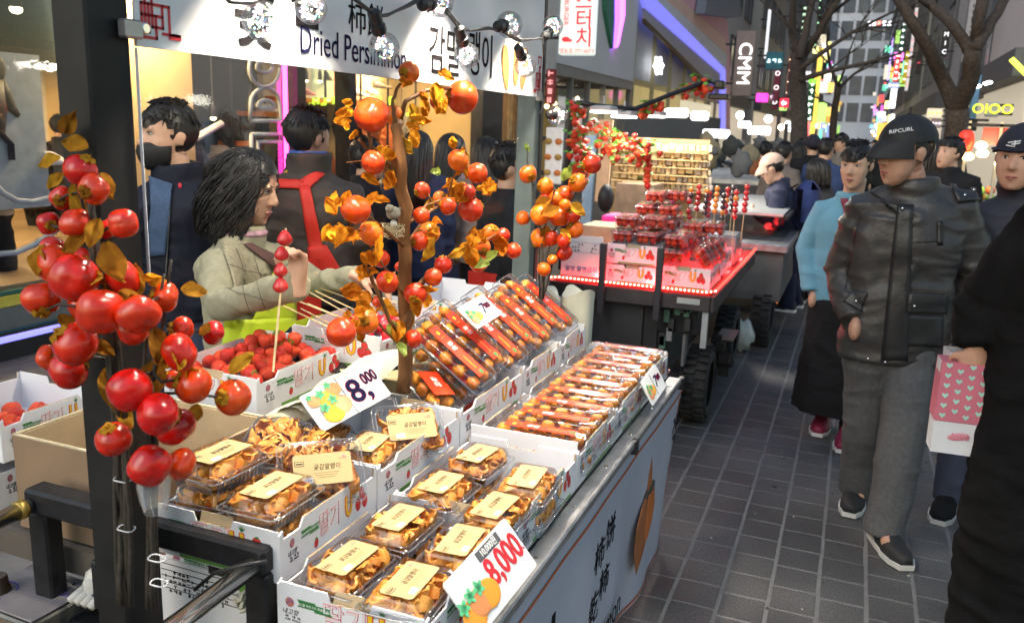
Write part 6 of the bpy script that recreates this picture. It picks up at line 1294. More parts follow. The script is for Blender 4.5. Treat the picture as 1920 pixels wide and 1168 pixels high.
# canopy arm with garlands and lamp panels
arm = thing('stall_pole', 'black canopy pole and arm wrapped in strawberry garland over the red lit stall', 'pole')
pts = [at_y(1056, 420, 4.7), at_y(1064, 320, 4.7), at_y(1072, 215, 4.7), at_y(1080, 192, 4.7)]; pts[0].z = .8; q = MB(); q.tube(pts, .018, 10); q.build('pole', M['black_iron'], arm, smooth=True)
q = MB(); q.tube([at_y(1080, 192, 4.7), at_y(1125, 200, 4.75), at_y(1190, 205, 5.0), at_y(1262, 176, 5.2), at_y(1330, 152, 5.4)], .014, 8); q.build('arm', M['black_iron'], arm, smooth=True)
q = MB(); a = at_y(1350, 160, 5.4); q.box(a, (.06, .10, .05), bev=.01); q.box(a + Vector((0, .02, -.07)), (.12, .12, .035), bev=.008); q.tube([a, at_y(1330, 152, 5.4)], .012, 8); q.build('spot_head', M['black_plastic'], arm)
for k, (px, py, Y, e) in enumerate(((1132, 214, 4.8, 9), (1170, 223, 5.0, 9), (1226, 222, 5.5, 8))):
    t = thing('lamp_panel', '%s white lamp panel over the red lit stall' % ['nearest', 'second', 'farthest'][k], 'lamp', at_y(px, py, Y), group='lamp panels over the red lit stall')
    q = MB(); q.box((0, 0, .03), (.13, .16, .03), bev=.008); q.tube([(0, 0, .04), (0, .0, .10)], .006, 6); q.build('housing', C((.4, .4, .42), .5), t)
    q = MB(); q.box((0, 0, .010), (.12, .15, .012), bev=.003); q.build('diffuser', G((1, .97, .92), 7.), t)
    l = bpy.data.lights.new('panel_light', 'AREA'); l.shape = 'RECTANGLE'; l.size = .12; l.size_y = .15; l.energy = e * .4; l.color = (1, .96, .9); lo = bpy.data.objects.new('panel_light', l); COL.objects.link(lo); lo.location = (0, 0, .0); lo.parent = t
gm = None
def garland(label, pts, Y, n, spread, r_=.02):
    t = thing('strawberry_garland', label, 'garland', group='artificial strawberry garlands'); P = [at_y(x, y, Y) for x, y in pts]; q = MB(); g2 = MB(); cord = MB(); cord.tube(P, .004, 6); cord.build('cord', M['leaf_cap'], t)
    for k in range(n):
        u = k / n * (len(P) - 1); i = int(u); p = P[i].lerp(P[i + 1], u - i) + Vector((rj.gauss(0, 1), rj.gauss(0, 1), rj.gauss(0, 1))) * spread
        link('strawberry', BERRY[k % 3], t, Matrix.Translation(p) @ Matrix.Rotation(rj.uniform(-.5, .5), 4, 'X') @ Matrix.Scale(r_ * rj.uniform(.8, 1.15), 4))
        if k % 2:
            for _ in range(3): g2.ell(p + Vector((rj.gauss(0, 1), rj.gauss(0, 1), rj.gauss(0, .6) + .6)) * r_, (r_ * .8, r_ * .6, .003), 6, 4, rot('X', rj.uniform(-1, 1)))
    g2.build('foliage', C((.10, .30, .03), .5), t, kind='stuff')
garland('strawberry garland hanging down the left pole of the red lit stall', [(1085, 205), (1085, 250), (1095, 300), (1085, 325)], 4.66, 64, .034)
garland('strawberry garland along the top of the stall arm', [(1268, 172), (1300, 168), (1330, 165)], 5.38, 24, .025)
garland('strawberry garland along the middle of the stall arm', [(1200, 212), (1222, 205), (1245, 198)], 5.15, 18, .02)
garland('strawberry garland hanging under the lamp panels', [(1120, 246), (1150, 272), (1185, 280), (1215, 270)], 5.2, 84, .045)
garland('thin strawberry strand hanging at the middle of the stall', [(1214, 270), (1214, 300), (1213, 330), (1214, 358)], 5.3, 9, .004, .024)
# ---------------------------------------------------------------- accessory stall further back
ar = thing('accessory_rack', 'tiered rack of pale hair accessories behind the strawberry stall', 'rack'); ra = rj
for k in range(6):
    a, b_ = at_y(1160 - 3 * k, 272 + 14 * k, 8.0), at_y(1330, 275 + 15 * k, 8.0); z = a.z
    bxp('shelf', C((.45, .30, .14), .6), ar, a.x, b_.x, 7.95, 8.12, z - .05, z - .042)
    x = a.x
    while x < b_.x:
        w_ = ra.uniform(.03, .08); q = MB(); q.box((x + w_ / 2, 8.02, z - .005 + ra.uniform(-.01, .01)), (w_ * .85, .05, ra.uniform(.045, .07)), rot('Y', ra.uniform(-.15, .15)), bev=.006); q.build('hair_clip', C(ra.choice([(.62, .45, .22), (.50, .36, .20), (.7, .58, .38), (.35, .30, .26), (.65, .55, .30)]), .5), ar); x += w_
bxp('back_board', C((.42, .28, .12), .7), ar, at_y(1150, 300, 8.2).x, at_y(1330, 300, 8.2).x, 8.15, 8.2, .5, at_y(1200, 258, 8.2).z)
l = bpy.data.lights.new('rack_light', 'AREA'); l.energy = 55; l.size = .5; l.color = (1, .93, .8); lo = bpy.data.objects.new('rack_light', l); COL.objects.link(lo); lo.location = (at_y(1240, 300, 7.4).x, 7.4, 2.1); lo.parent = ar
bxp('cabinet', C((.22, .15, .10), .6, var=.25), ar, at_y(1160, 350, 7.6).x, at_y(1230, 350, 7.6).x, 7.5, 8.0, .2, at_y(1200, 345, 7.6).z)
wb = thing('wooden_board', 'tall peach wooden board with a small red heart behind the garland pole', 'board', mx=frame(at_y(1132, 300, 7.0), (1, 0, 0), (0, 0, 1))); q = MB(); q.poly([(-.06, -.35), (.05, -.35), (.06, 0), (.05, .1), (.06, .33), (-.06, .33), (-.05, .05)], .02, (0, 0, -.02), (1, 0, 0), (0, 1, 0)); q.build('board', C((.75, .48, .28), .6, var=.12), wb)
q = MB(); q.poly([(0, -.02), (.02, .005), (.012, .018), (0, .008), (-.012, .018), (-.02, .005)], .004, (0, .05, .0), (1, 0, 0), (0, 1, 0)); q.build('heart', M['red_ink'], wb)
q = MB(); q.ell(at_y(1136, 372, 6.4), (.06, .10, .11), 16, 10); q.build('black_bag', C((.012, .012, .013), .6), None, smooth=True, label='rounded black bag standing left of the strawberry packs', cat='bag')
mp_ = sign('white menu poster with rows of burgers beside the cart pillar', 1019, 240, 1056, 345, 9.0, (.70, .70, .70), th=.03)
for i in range(3):
    for j in range(2): q = MB(); q.ell((-.06 + .12 * j, .16 - .17 * i, .01), (.045, .035, .01), 10, 6); q.build('burger_print', C((.45, .14, .03) if (i + j) % 2 else (.30, .18, .04), .5, var=.5, scale=60), mp_)
bxp('blue_panel', C((.28, .40, .55), .4), None, at_y(1093, 335, 8.8).x, at_y(1112, 335, 8.8).x, 8.8, 8.85, .6, 1.55, label='pale blue glass panel behind the orange persimmon spray', cat='board')
# long steel counter cart beyond
c3 = thing('steel_counter_cart', 'long steel food cart with glass top behind the strawberry stall', 'cart')
p0, p1 = at_z(1395, 440, .84), at_z(1462, 418, .84); x1 = -.40
bxp('counter', M['dull_steel'], c3, -1.4, x1, 6.55, 9.2, .76, .82, bev=.008)
bxp('side_panel', C((.10, .10, .10), .5, var=.3, scale=5), c3, -1.3, x1 + -.03, 6.6, 9.15, .38, .758)
bxp('glass_case', M['pane'], c3, -1.2, x1 - .06, 6.8, 9.0, .825, 1.0)
bxp('case_frame', M['black_iron'], c3, x1 - .07, x1 - .04, 6.8, 9.0, .985, 1.01); bxp('case_lid', C((.55, .55, .55), .3, metal=.4), c3, -1.2, x1 - .08, 6.85, 8.95, 1.003, 1.02)
wheel(c3, (-.55, 6.75, .24), .24, .15); wheel(c3, (-.55, 8.8, .24), .24, .15)
bxp('reflector', G((1., .25, .05), .4), c3, -.455, -.445, 6.7, 6.73, .35, .5)
q = MB(); q.ell((-.66, 6.45, .13), (.09, .08, .12), 14, 10, fn=lambda p: p * (1 + .15 * math.sin(9 * p.x + 5 * p.z))); q.build('plastic_bag', C((.45, .5, .47), .3), None, smooth=True, label='crumpled pale plastic bag on the ground between the two carts', cat='bag')
# further stall lamps (fluorescent boxes) and goods in the distance on the left
for k, (x0, y0, x1_, y1, Y) in enumerate(((1247, 204, 1290, 220, 9.5), (1296, 210, 1328, 226, 9.8), (1318, 244, 1368, 258, 12), (1384, 228, 1408, 240, 15), (1402, 238, 1445, 252, 16), (1352, 250, 1366, 256, 13))):
    a, b_ = at_y(x0, y1, Y), at_y(x1_, y0, Y); q = MB(); q.box((a + b_) / 2, (b_.x - a.x, .15, b_.z - a.z), bev=.02); o = q.build('stall_tube_lamp', G((1, .93, .78) if k < 2 else (.97, .98, 1), 4.), None, label='%s bright white tube lamp of the stalls behind the red lit cart' % ['first', 'second', 'third', 'fourth', 'fifth', 'small sixth'][k], cat='lamp', group='bright stall lamps on the left')
rs2 = random.Random(8)
for k in range(44):
    px, py = rs2.uniform(1290, 1480), rs2.uniform(265, 345); Y = rs2.uniform(10, 17); p = at_y(px, py, Y); c = rs2.choice([(.02, .02, .022), (.04, .045, .04), (.10, .10, .10), (.25, .2, .12), (.2, .17, .14), (.05, .06, .1), (.12, .12, .12)])
    q = MB(); s_ = rs2.uniform(.08, .17); q.ell((0, 0, 0), (s_, s_ * .6, s_ * rs2.uniform(.6, 1.6)), 10, 8, fn=lambda v: v * (1 + .2 * math.sin(5 * v.x + 7 * v.z + k))); q.build('hanging_goods', C(c, .8), None, mx=Matrix.Translation(p), smooth=True, label='dark bundle of goods hung on the far stalls at the left', cat='goods', group='goods hung on the far stalls')
fs = thing('far_stall', 'low dark stall row further down the left side', 'stall'); bxp('table', C((.03, .03, .032), .7), fs, -2.6, -.75, 10, 17.5, 0, 1.05); bxp('table_top', C((.4, .38, .34), .6, var=.4, scale=8), fs, -2.6, -.74, 10, 17.5, 1.055, 1.1); bxp('back_board', C((.06, .06, .06), .7), fs, -2.7, -2.6, 10, 17.5, 0, 1.9)
for y in (10.2, 13.8, 17.3): bxp('pole', M['black_iron'], fs, -.80, -.76, y, y + .04, 0, 1.75)

# right-hand food stall with lantern
rl = thing('paper_lantern', 'red paper lantern hanging at the right food stall', 'lantern', at_y(1811, 266, 8.6)); u = px_size(at_y(1811, 266, 8.6))
q = MB(); q.lathe([(u * 6, -u * 21), (u * 12, -u * 15), (u * 14.5, 0), (u * 12, u * 15), (u * 6, u * 21)], 20); q.build('shade', G((.85, .03, .015), 1.1), rl, smooth=True); q = MB(); q.lathe([(u * 6.5, -u * 24), (u * 6.5, -u * 20)], 14); q.lathe([(u * 6.5, u * 20), (u * 6.5, u * 24)], 14); q.tube([(0, 0, u * 22), (0, 0, u * 60)], .004, 6); q.build('fittings', M['black_plastic'], rl); text('酒', u * 15, C((.08, .01, .01), .6), rl, frame((0, -u * 15.5, 0), (1, 0, 0), (0, 0, 1)))
fo = thing('food_stall', 'small food stall with warm lamps behind the man in the beanie', 'stall')
p = at_y(1850, 330, 8.8); bxp('counter', C((.16, .10, .06), .6), fo, p.x - .25, p.x + .7, 8.6, 9.4, 0, 1.02); bxp('roof_bar', M['black_iron'], fo, p.x - .25, p.x + .5, 8.6, 8.63, at_y(1850, 238, 8.6).z, at_y(1850, 232, 8.6).z)
for dx in (-.23, .02): bxp('pole', M['steel'], fo, p.x + dx, p.x + dx + .025, 8.6, 8.63, 1.0, 1.80)
bxp('menu', C((.35, .05, .05), .5), fo, p.x - .1, p.x + .12, 8.65, 8.67, 1.60, 1.75)
for (px, py) in ((1840, 273), (1842, 288), (1815, 294)): q = MB(); q.ell(at_y(px, py, 8.5), (.05, .05, .035), 12, 8); q.build('lamp', G((1, .62, .2), 12.), fo, smooth=True)
for k in range(24): q = MB(); q.ell((p.x + rj.uniform(-.45, .3), 8.6 + rj.uniform(0, .2), 1.05 + rj.uniform(0, .18)), rj.uniform(.03, .06), 8, 6); q.build('food_item', C(rj.choice([(.5, .28, .06), (.7, .5, .15), (.15, .3, .05), (.6, .15, .05)]), .4), fo, smooth=True)
l = bpy.data.lights.new('food_light', 'POINT'); l.energy = 14; l.color = (1, .7, .35); l.shadow_soft_size = .08; lo = bpy.data.objects.new('food_light', l); COL.objects.link(lo); lo.location = (p.x, 8.45, 1.5); lo.parent = fo

# ---------------------------------------------------------------- people
from mathutils.bvhtree import BVHTree
def hframe(c, f, tilt=0., s_=1.):
    y = Vector(f).normalized(); x = y.cross(Vector((0, 0, 1))).normalized(); z = x.cross(y)
    m_ = Matrix(((x.x, y.x, z.x, c.x), (x.y, y.y, z.y, c.y), (x.z, y.z, z.z, c.z), (0, 0, 0, 1)))
    return m_ @ Matrix.Rotation(R(tilt), 4, 'Y') @ Matrix.Scale(s_, 4)
def head_parts(mb, fat=1.):
    mb.ell((0, -.012, .032), (.074 * fat, .095, .086), 24, 16)
    rings = []
    for (z, w_, f_, b_) in ((.06, .066, .074, -.07), (.03, .068, .083, -.06), (.0, .067, .086, -.045), (-.035, .064, .086, -.025), (-.07, .055, .083, -.005), (-.095, .040, .080, .012), (-.112, .022, .070, .025)):
        w_ *= fat; cy, ry = (f_ + b_) / 2, (f_ - b_) / 2
        rings.append([(w_ * (abs(math.cos(a)) ** .8) * math.copysign(1, math.cos(a)), cy + ry * (abs(math.sin(a)) ** .8) * math.copysign(1, math.sin(a)), z) for a in [2 * math.pi * k / 24 for k in range(24)]])
    mb.loft(rings)
    mb.tube([(0, .078, .022), (0, .090, .0), (0, .101, -.022), (0, .098, -.032)], [.008, .010, .013, .010], 10)
    for s_ in (-1, 1):
        mb.ell((s_ * .012, .090, -.029), (.008, .009, .007), 10, 8)
        mb.ell((s_ * .043, .056, -.018), (.022, .020, .018), 12, 8)
        mb.ell((s_ * .030, .078, .030), (.020, .010, .007), 10, 8)
        mb.ell((s_ * .074 * fat, -.008, -.004), (.007, .016, .029), 12, 10, rot('X', R(-12))); mb.ell((s_ * .079 * fat, -.012, .004), (.006, .018, .022), 12, 10, rot('X', R(-12)))
    mb.ell((0, .082, -.057), (.022, .010, .006), 12, 8); mb.ell((0, .081, -.068), (.018, .010, .006), 12, 8); mb.ell((0, .072, -.098), (.018, .014, .012), 12, 8)
def hand(mb, w_, d, n, curl, side, s_=1.):
    """palm from wrist w_ along d, back of the hand towards n; side = +1 thumb on d x n side"""
    d = Vector(d).normalized(); n = Vector(n); n = (n - d * n.dot(d)).normalized(); t = d.cross(n) * side
    rings = []
    for (u, wd, th) in ((-.03, .026, .020), (0, .028, .018), (.035, .038, .016), (.07, .041, .014), (.088, .038, .011)):
        c = w_ + d * u * s_; rings.append([c + t * wd * s_ * math.cos(a) + n * th * s_ * math.sin(a) for a in [2 * math.pi * k / 14 for k in range(14)]])
    mb.loft(rings)
    for k, (off, ln) in enumerate(((.029, .068), (.010, .076), (-.010, .072), (-.029, .056))):
        p = w_ + d * .078 * s_ + t * off * s_; dd = d.copy(); nn_ = n.copy(); pts = [p]; rr = [.0080 * s_]
        for j in range(3):
            a = R(curl * (.75 + .2 * j)); d1 = dd * math.cos(a) - nn_ * math.sin(a); nn_ = nn_ * math.cos(a) + dd * math.sin(a); dd = d1.normalized()
            p = p + dd * ln * (.45, .32, .23)[j] * s_; pts.append(p); rr.append((.0080, .0074, .0060)[j] * s_)
        mb.tube(pts, rr, 8); mb.ell(pts[-1], rr[-1], 8, 6)
    p = w_ + d * .02 * s_ + t * .024 * s_; q1 = p + (d * .55 + t * .75 - n * .35).normalized() * .038 * s_; q2 = q1 + (d * .8 + t * .1 - n * .55).normalized() * .032 * s_
    mb.tube([w_ + d * .008 * s_ + t * .012 * s_, p, q1, q2], [.014 * s_, .0125 * s_, .0105 * s_, .008 * s_], 8); mb.ell(q2, .008 * s_, 8, 6)
def wrinkle(me, amp, sc, seed, ax=(.55, .55, 1.5)):
    P = vco(me); Nn = vno(me); A = np.array(ax); wv = np.stack([vnoise(P, 5, seed + 1), vnoise(P, 5, seed + 2), vnoise(P, 5, seed + 3)], 1) * .12
    Q = (P + wv) * A
    d = np.abs(vnoise(Q, sc, seed)) * 2 - .35 + .5 * (np.abs(vnoise(Q, sc * 2.1, seed + 5)) * 2 - .35)
    vset(me, P - Nn * (d * amp)[:, None])
def interp(tab, u):
    for i in range(len(tab) - 1):
        if u <= tab[i + 1][0]:
            t_ = (u - tab[i][0]) / max(1e-6, tab[i + 1][0] - tab[i][0]); return [a + (b_ - a) * t_ for a, b_ in zip(tab[i][1:], tab[i + 1][1:])]
    return list(tab[-1][1:])
def fill(P, bf, h):
    f_ = Vector((bf[0], bf[1], 0)).normalized(); r_ = f_.cross(Vector((0, 0, 1))); k = h / 1.72
    nk = P['nk']; P.setdefault('hd', nk + f_ * .03 + Vector((0, 0, .155 * k)))
    P.setdefault('pv', Vector((nk.x, nk.y, .93 * k)) - f_ * .01)
    for s_, c in ((1, 'R'), (-1, 'L')):
        P.setdefault('s' + c, nk + r_ * s_ * .175 * k - Vector((0, 0, .055 * k)))
        P.setdefault('e' + c, P['s' + c] + r_ * s_ * .05 * k + Vector((0, 0, -.28 * k)) - f_ * .02)
        P.setdefault('w' + c, P['e' + c] + Vector((0, 0, -.24 * k)) + f_ * .07)
        P.setdefault('h' + c, P['pv'] + r_ * s_ * .085 * k - Vector((0, 0, .02)))
        P.setdefault('a' + c, Vector((P['pv'].x, P['pv'].y, .08)) + r_ * s_ * .10 * k)
        P.setdefault('k' + c, (P['h' + c] + P['a' + c]) / 2 + f_ * .03)
    return P, f_, r_
def torso_rings(P, f_, r_, tab, drop, n=28, shoulder=True):
    """rings from the hem up to the neck; tab rows: (u, half width, half depth)"""
    a = P['pv'] - Vector((0, 0, drop)); nk = P['nk']; rings = []; m = 18
    for i in range(m + 1):
        u = i / m; c = a.lerp(nk, u); w_, d_ = interp(tab, u)
        rings.append([c + r_ * w_ * math.copysign(abs(math.cos(t)) ** .8, math.cos(t)) + f_ * d_ * math.copysign(abs(math.sin(t)) ** .8, math.sin(t)) for t in [2 * math.pi * k / n for k in range(n)]])
    return rings
TORSO = [(0, .19, .125), (.2, .185, .125), (.5, .18, .12), (.72, .19, .125), (.86, .19, .115), (.93, .15, .095), (1, .075, .07)]
def person(label, P, bf, hf, h=1.72, skin='skin', top=None, legs=None, hair='short', vox=.010, face=True, fat=1., hs=1., tilt=0., hands=(), shoes=None, group=None, tilt_neck=0., seed=1, hairm='hair', shoedir=None, lean=0):
    P = {k: Vector(v) for k, v in P.items()}; P, f_, r_ = fill(P, bf, h)
    base = Vector((P['pv'].x, P['pv'].y, 0)); t = thing('person', label, 'person', base, group=group); Mi = Matrix.Translation(-base)
    for k in P: P[k] = Mi @ P[k]
    H = hframe(P['hd'], hf, tilt, hs)
    mb = MB(); head_parts(mb, fat); mb.xf(H)
    mb.tube([P['nk'] - Vector((0, 0, .08)), P['nk'], H @ Vector((0, -.02, -.06))], [.07, .056, .052], 14)
    mb.loft(torso_rings(P, f_, r_, [(u, w_ * .72, d_ * .7) for u, w_, d_ in TORSO], .06))
    for c in 'RL':
        mb.tube([P['s' + c], P['e' + c], P['w' + c]], [.042, .036, .026], 10); mb.ell(P['s' + c], .05, 10, 8)
        mb.tube([P['nk'] - Vector((0, 0, .06)), P['s' + c]], [.05, .045], 10)
        mb.tube([P['h' + c], P['k' + c], P['a' + c]], [.07, .048, .036], 10); mb.tube([P['a' + c], P['a' + c] + f_ * .1 - Vector((0, 0, .04))], [.034, .025], 8)
    for (c, d, n, cu, sd) in hands: hand(mb, P['w' + c], d, n, cu, sd, hs)
    for c in 'RL':
        if c not in [x[0] for x in hands]: mb.ell(P['w' + c] + (P['w' + c] - P['e' + c]).normalized() * .05, (.026, .035, .05), 10, 8)
    me = remesh(mb, vox, 2)
    V = vco(me); Hi = np.array(H.inverted()); L = V @ Hi[:3, :3].T + Hi[:3, 3]; D = np.zeros_like(L)
    for s_ in (-1, 1):
        g_ = np.exp(-(((L[:, 0] - s_ * .031) / .015) ** 2 + ((L[:, 2] - .012) / .009) ** 2)) * (L[:, 1] > .03); D[:, 1] -= .006 * g_
    g_ = np.exp(-(((L[:, 0]) / .02) ** 2 + ((L[:, 2] + .0625) / .0022) ** 2)) * (L[:, 1] > .06); D[:, 1] -= .003 * g_
    L = L + D; Hm = np.array(H); vset(me, L @ Hm[:3, :3].T + Hm[:3, 3])
    setm(me, M[skin]); body = link('body', me, t)
    if face:
        for s_ in (-1, 1):
            q = MB(); q.ell((s_ * .031, .0745, .012), (.0135, .0075, .0052), 12, 8); q.xf(H); q.build('eye', M['eye_white'], t, smooth=True)
            q = MB(); q.ell((s_ * .031, .0795, .012), (.0052, .004, .0050), 10, 8); q.xf(H); q.build('iris', M['eye_dark'], t, smooth=True)
            q = MB(); q.tube([(s_ * .016, .081, .014), (s_ * .024, .0835, .0175), (s_ * .033, .0825, .018), (s_ * .045, .076, .013)], [.0012, .0018, .0018, .001], 6); q.xf(H); q.build('eyelid', M['eye_dark'], t, smooth=True)
            q = MB(); q.tube([(s_ * .013, .087, .030), (s_ * .028, .0865, .035), (s_ * .046, .074, .031)], [.0028, .0035, .0015], 6, flat=.6); q.xf(H); q.build('eyebrow', M['hair'], t, smooth=True)
        q = MB(); q.tube([(-.022, .083, -.0605), (-.008, .0915, -.0575), (0, .0915, -.0585), (.008, .0915, -.0575), (.022, .083, -.0605)], [.001, .004, .0035, .004, .001], 8); q.tube([(-.020, .083, -.0625), (0, .0905, -.0675), (.020, .083, -.0625)], [.001, .0048, .001], 8); q.xf(H); q.build('lips', M['lip'], t, smooth=True)
    # clothes
    out = {'t': t, 'H': H, 'P': P, 'base': base, 'f': f_, 'r': r_}
    if top:
        k = top.get('bulk', 1.); tab = [(u, w_ * k * top.get('wide', 1), d_ * k) for u, w_, d_ in top.get('tab', TORSO)]; mb = MB(); mb.loft(torso_rings(P, f_, r_, tab, top.get('drop', .10)))
        sr = top.get('sleeve', (.075, .064, .050)); nb = top.get('collar', .05)
        for c in 'RL':
            s0, e0, w0 = P['s' + c], P['e' + c], P['w' + c]; mid = s0.lerp(e0, .5); m2 = e0.lerp(w0, .5)
            if not top.get('short'):
                mb.tube([P['nk'].lerp(s0, .45) - Vector((0, 0, .035)), s0, mid, e0, m2, w0 + (w0 - e0).normalized() * top.get('cuff', .0)], [sr[0] * .95, sr[0], sr[0] * .95, sr[1], (sr[1] + sr[2]) / 2, sr[2]], 16)
            else: mb.tube([P['nk'].lerp(s0, .5), s0, mid.lerp(e0, .3)], [sr[0] * .95, sr[0], sr[0]], 14)
            mb.tube([P['nk'] - Vector((0, 0, .03)), s0 + Vector((0, 0, -.005))], [.075, sr[0] * .85], 14)
        if nb: mb.tube([P['nk'] - Vector((0, 0, .05)), P['nk'] + Vector((0, 0, nb)) + (P['hd'] - P['nk']) * .05], [.088, .080 * top.get('cw', 1.)], 20)
        me = remesh(mb, top.get('vox', vox), 3); wrinkle(me, top.get('wr', .010), top.get('ws', 9), seed); setm(me, top['m']); o = link(top.get('name', 'jacket'), me, t); out['top'] = o; me.calc_loop_triangles()
        out['bvh'] = BVHTree.FromPolygons([v.co + base for v in me.vertices], [p.vertices for p in me.polygons])
    if legs:
        mb = MB(); lr = legs.get('r', (.098, .078, .065)); mb.ell(P['pv'] - Vector((0, 0, .03)), (.165, .125, .13), 20, 12, Matrix(((r_.x, f_.x, 0), (r_.y, f_.y, 0), (0, 0, 1))))
        for c in 'RL':
            h0, k0, a0 = P['h' + c], P['k' + c], P['a' + c]; mb.tube([h0 + Vector((0, 0, .05)), h0 - Vector((0, 0, .06)), h0.lerp(k0, .5), k0, k0.lerp(a0, .5), a0 + Vector((0, 0, -.035 + legs.get('up', 0)))], [lr[0] * .9, lr[0], (lr[0] + lr[1]) / 2, lr[1], (lr[1] + lr[2]) / 2, lr[2]], 16)
        if legs.get('skirt'):
            hem = (P['aR'] + P['aL']) / 2; hem.z = legs['skirt']; rings = []
            for i in range(14):
                u = i / 13; c = P['pv'].lerp(hem, u); rw = .17 + .07 * u; rings.append([c + r_ * rw * math.cos(a) * (1 + .05 * u * math.sin(9 * a)) + f_ * rw * .75 * math.sin(a) * (1 + .05 * u * math.sin(7 * a + 1)) for a in [2 * math.pi * j / 36 for j in range(36)]])
            mb = MB(); mb.loft(rings)
        me = remesh(mb, legs.get('vox', vox), 3); wrinkle(me, legs.get('wr', .012), legs.get('ws', 7), seed + 40, (.8, .8, 1.3)); setm(me, legs['m']); out['legs'] = link(legs.get('name', 'trousers'), me, t)
    if shoes:
        for c in 'RL':
            sd = Vector(shoedir[c]).normalized() if shoedir else f_; sr_ = sd.cross(Vector((0, 0, 1))); an = P['a' + c]; g0 = Vector((an.x, an.y, 0)) - sd * .07
            gz = max(0., an.z - .085); q = MB(); q.tube([an + Vector((0, 0, .07)), an - Vector((0, 0, .02)), an + sd * .06 - Vector((0, 0, .035))], [.047, .047, .034], 12); q.build('sock', black, t, smooth=True)
            def shp(u): return .030 + .016 * math.sin(min(1, u * 1.15) * 2.6) + (.006 if .55 < u < .9 else 0) - .03 * max(0, u - .88) * 4
            q = MB(); rings = []
            for i in range(13):
                u = i / 12; ht = (.105 if u < .3 else .105 - .055 * min(1, (u - .3) / .35)) * (1 - .45 * max(0, u - .8) * 4) * (1 if u > .04 else .8); hw_ = shp(u); cc = g0 + sd * .275 * u
                rings.append([cc + sr_ * hw_ * math.copysign(abs(math.cos(a)) ** .7, math.cos(a)) + Vector((0, 0, gz + .022 + max(0, ht * math.sin(a)) * .9)) for a in [math.pi * j / 10 for j in range(11)]] + [cc + Vector((0, 0, gz + .02))])
            q.loft(rings); o = q.build('shoe', shoes['m'], t, smooth=True)
            q = MB(); rings = []
            for i in range(13):
                u = i / 12; hw_ = shp(u) + .004; cc = g0 + sd * (.283 * u - .004); th = .030 if u < .3 else .022; rings.append([cc + sr_ * hw_ + Vector((0, 0, gz + .001)), cc + sr_ * (hw_ + .002) + Vector((0, 0, gz + th)), cc - sr_ * (hw_ + .002) + Vector((0, 0, gz + th)), cc - sr_ * hw_ + Vector((0, 0, gz + .001))])
            q.loft(rings); q.build('sole', shoes['s'], o, smooth=40)
            q = MB(); ct_ = g0 + sd * .12 + Vector((0, 0, gz + .075))
            for i in range(4): q.tube([ct_ + sd * .022 * i + sr_ * s_ * .026 + Vector((0, 0, -.012 * i)) for s_ in (-1, 0, 1)], .003, 6)
            q.build('laces', shoes.get('l', shoes['s']), o)
    # hair and hats
    rgh = random.Random(seed * 7 + 1)
    def cap_shell(r0, keep, n=(48, 30), jit_=.004, m=M[hairm], name='hair'):
        q = MB(); q.ell((0, -.012, .032), r0, n[0], n[1]); keepf = []
        for f__ in q.f:
            c = sum((Vector(q.v[i]) for i in f__), Vector()) / len(f__)
            if keep(c): keepf.append(f__)
        q.f = keepf; q.mi = [0] * len(keepf); q.v = [tuple(Vector(v) + Vector(v).normalized() * (jit_ * math.sin(37 * v[0] + 21 * v[2]) + jit_ * .8 * math.sin(61 * v[1] - 33 * v[0]))) for v in q.v]; q.xf(H); return q.build(name, m, t, smooth=True)
    hairline = lambda c: c.z > .062 + .2 * max(0, c.y - .03) - .05 * max(0, abs(c.x) - .045) * 20 * (c.y < .06) if c.y > .02 else c.z > (-.02 if c.y > -.035 and abs(c.x) > .05 else -.07)
    if hair in ('short', 'bangs'):
        cap_shell((.081 * fat, .103, .096), (lambda c: c.y < .02 and c.z > (-.01 if c.y > -.03 else -.07) or c.z > .055) if hair == 'short' else (lambda c: c.y < .02 and c.z > -.05 or c.z > .035))
        q = MB()
        for k in range(520):
            a = rgh.uniform(0, 6.28); e = rgh.uniform(.1, 1.35); p = Vector((.080 * fat * math.cos(a) * math.sin(e), -.012 + .100 * math.sin(a) * math.sin(e), .032 + .094 * math.cos(e)))
            tg = Vector((p.x * .5 + rgh.uniform(-.03, .03), p.y * .6 + .02, -.08 if e > .6 else .01)).normalized(); l_ = rgh.uniform(.016, .030); nn = (p - Vector((0, -.012, .032))).normalized()
            if p.y > .02 and p.z < .06: continue
            q.tube([p - nn * .002, p + tg * l_ * .5 + nn * .0035, p + tg * l_ - nn * .001], [.0042, .0032, .0008], 4)
        q.xf(H); q.build('hair_strands', M[hairm], t, kind='stuff')
    if hair in ('cap', 'beanie'):
        cap_shell((.079 * fat, .100, .090), lambda c: c.y < .01 and c.z > (-.015 if c.y > -.03 else -.065))
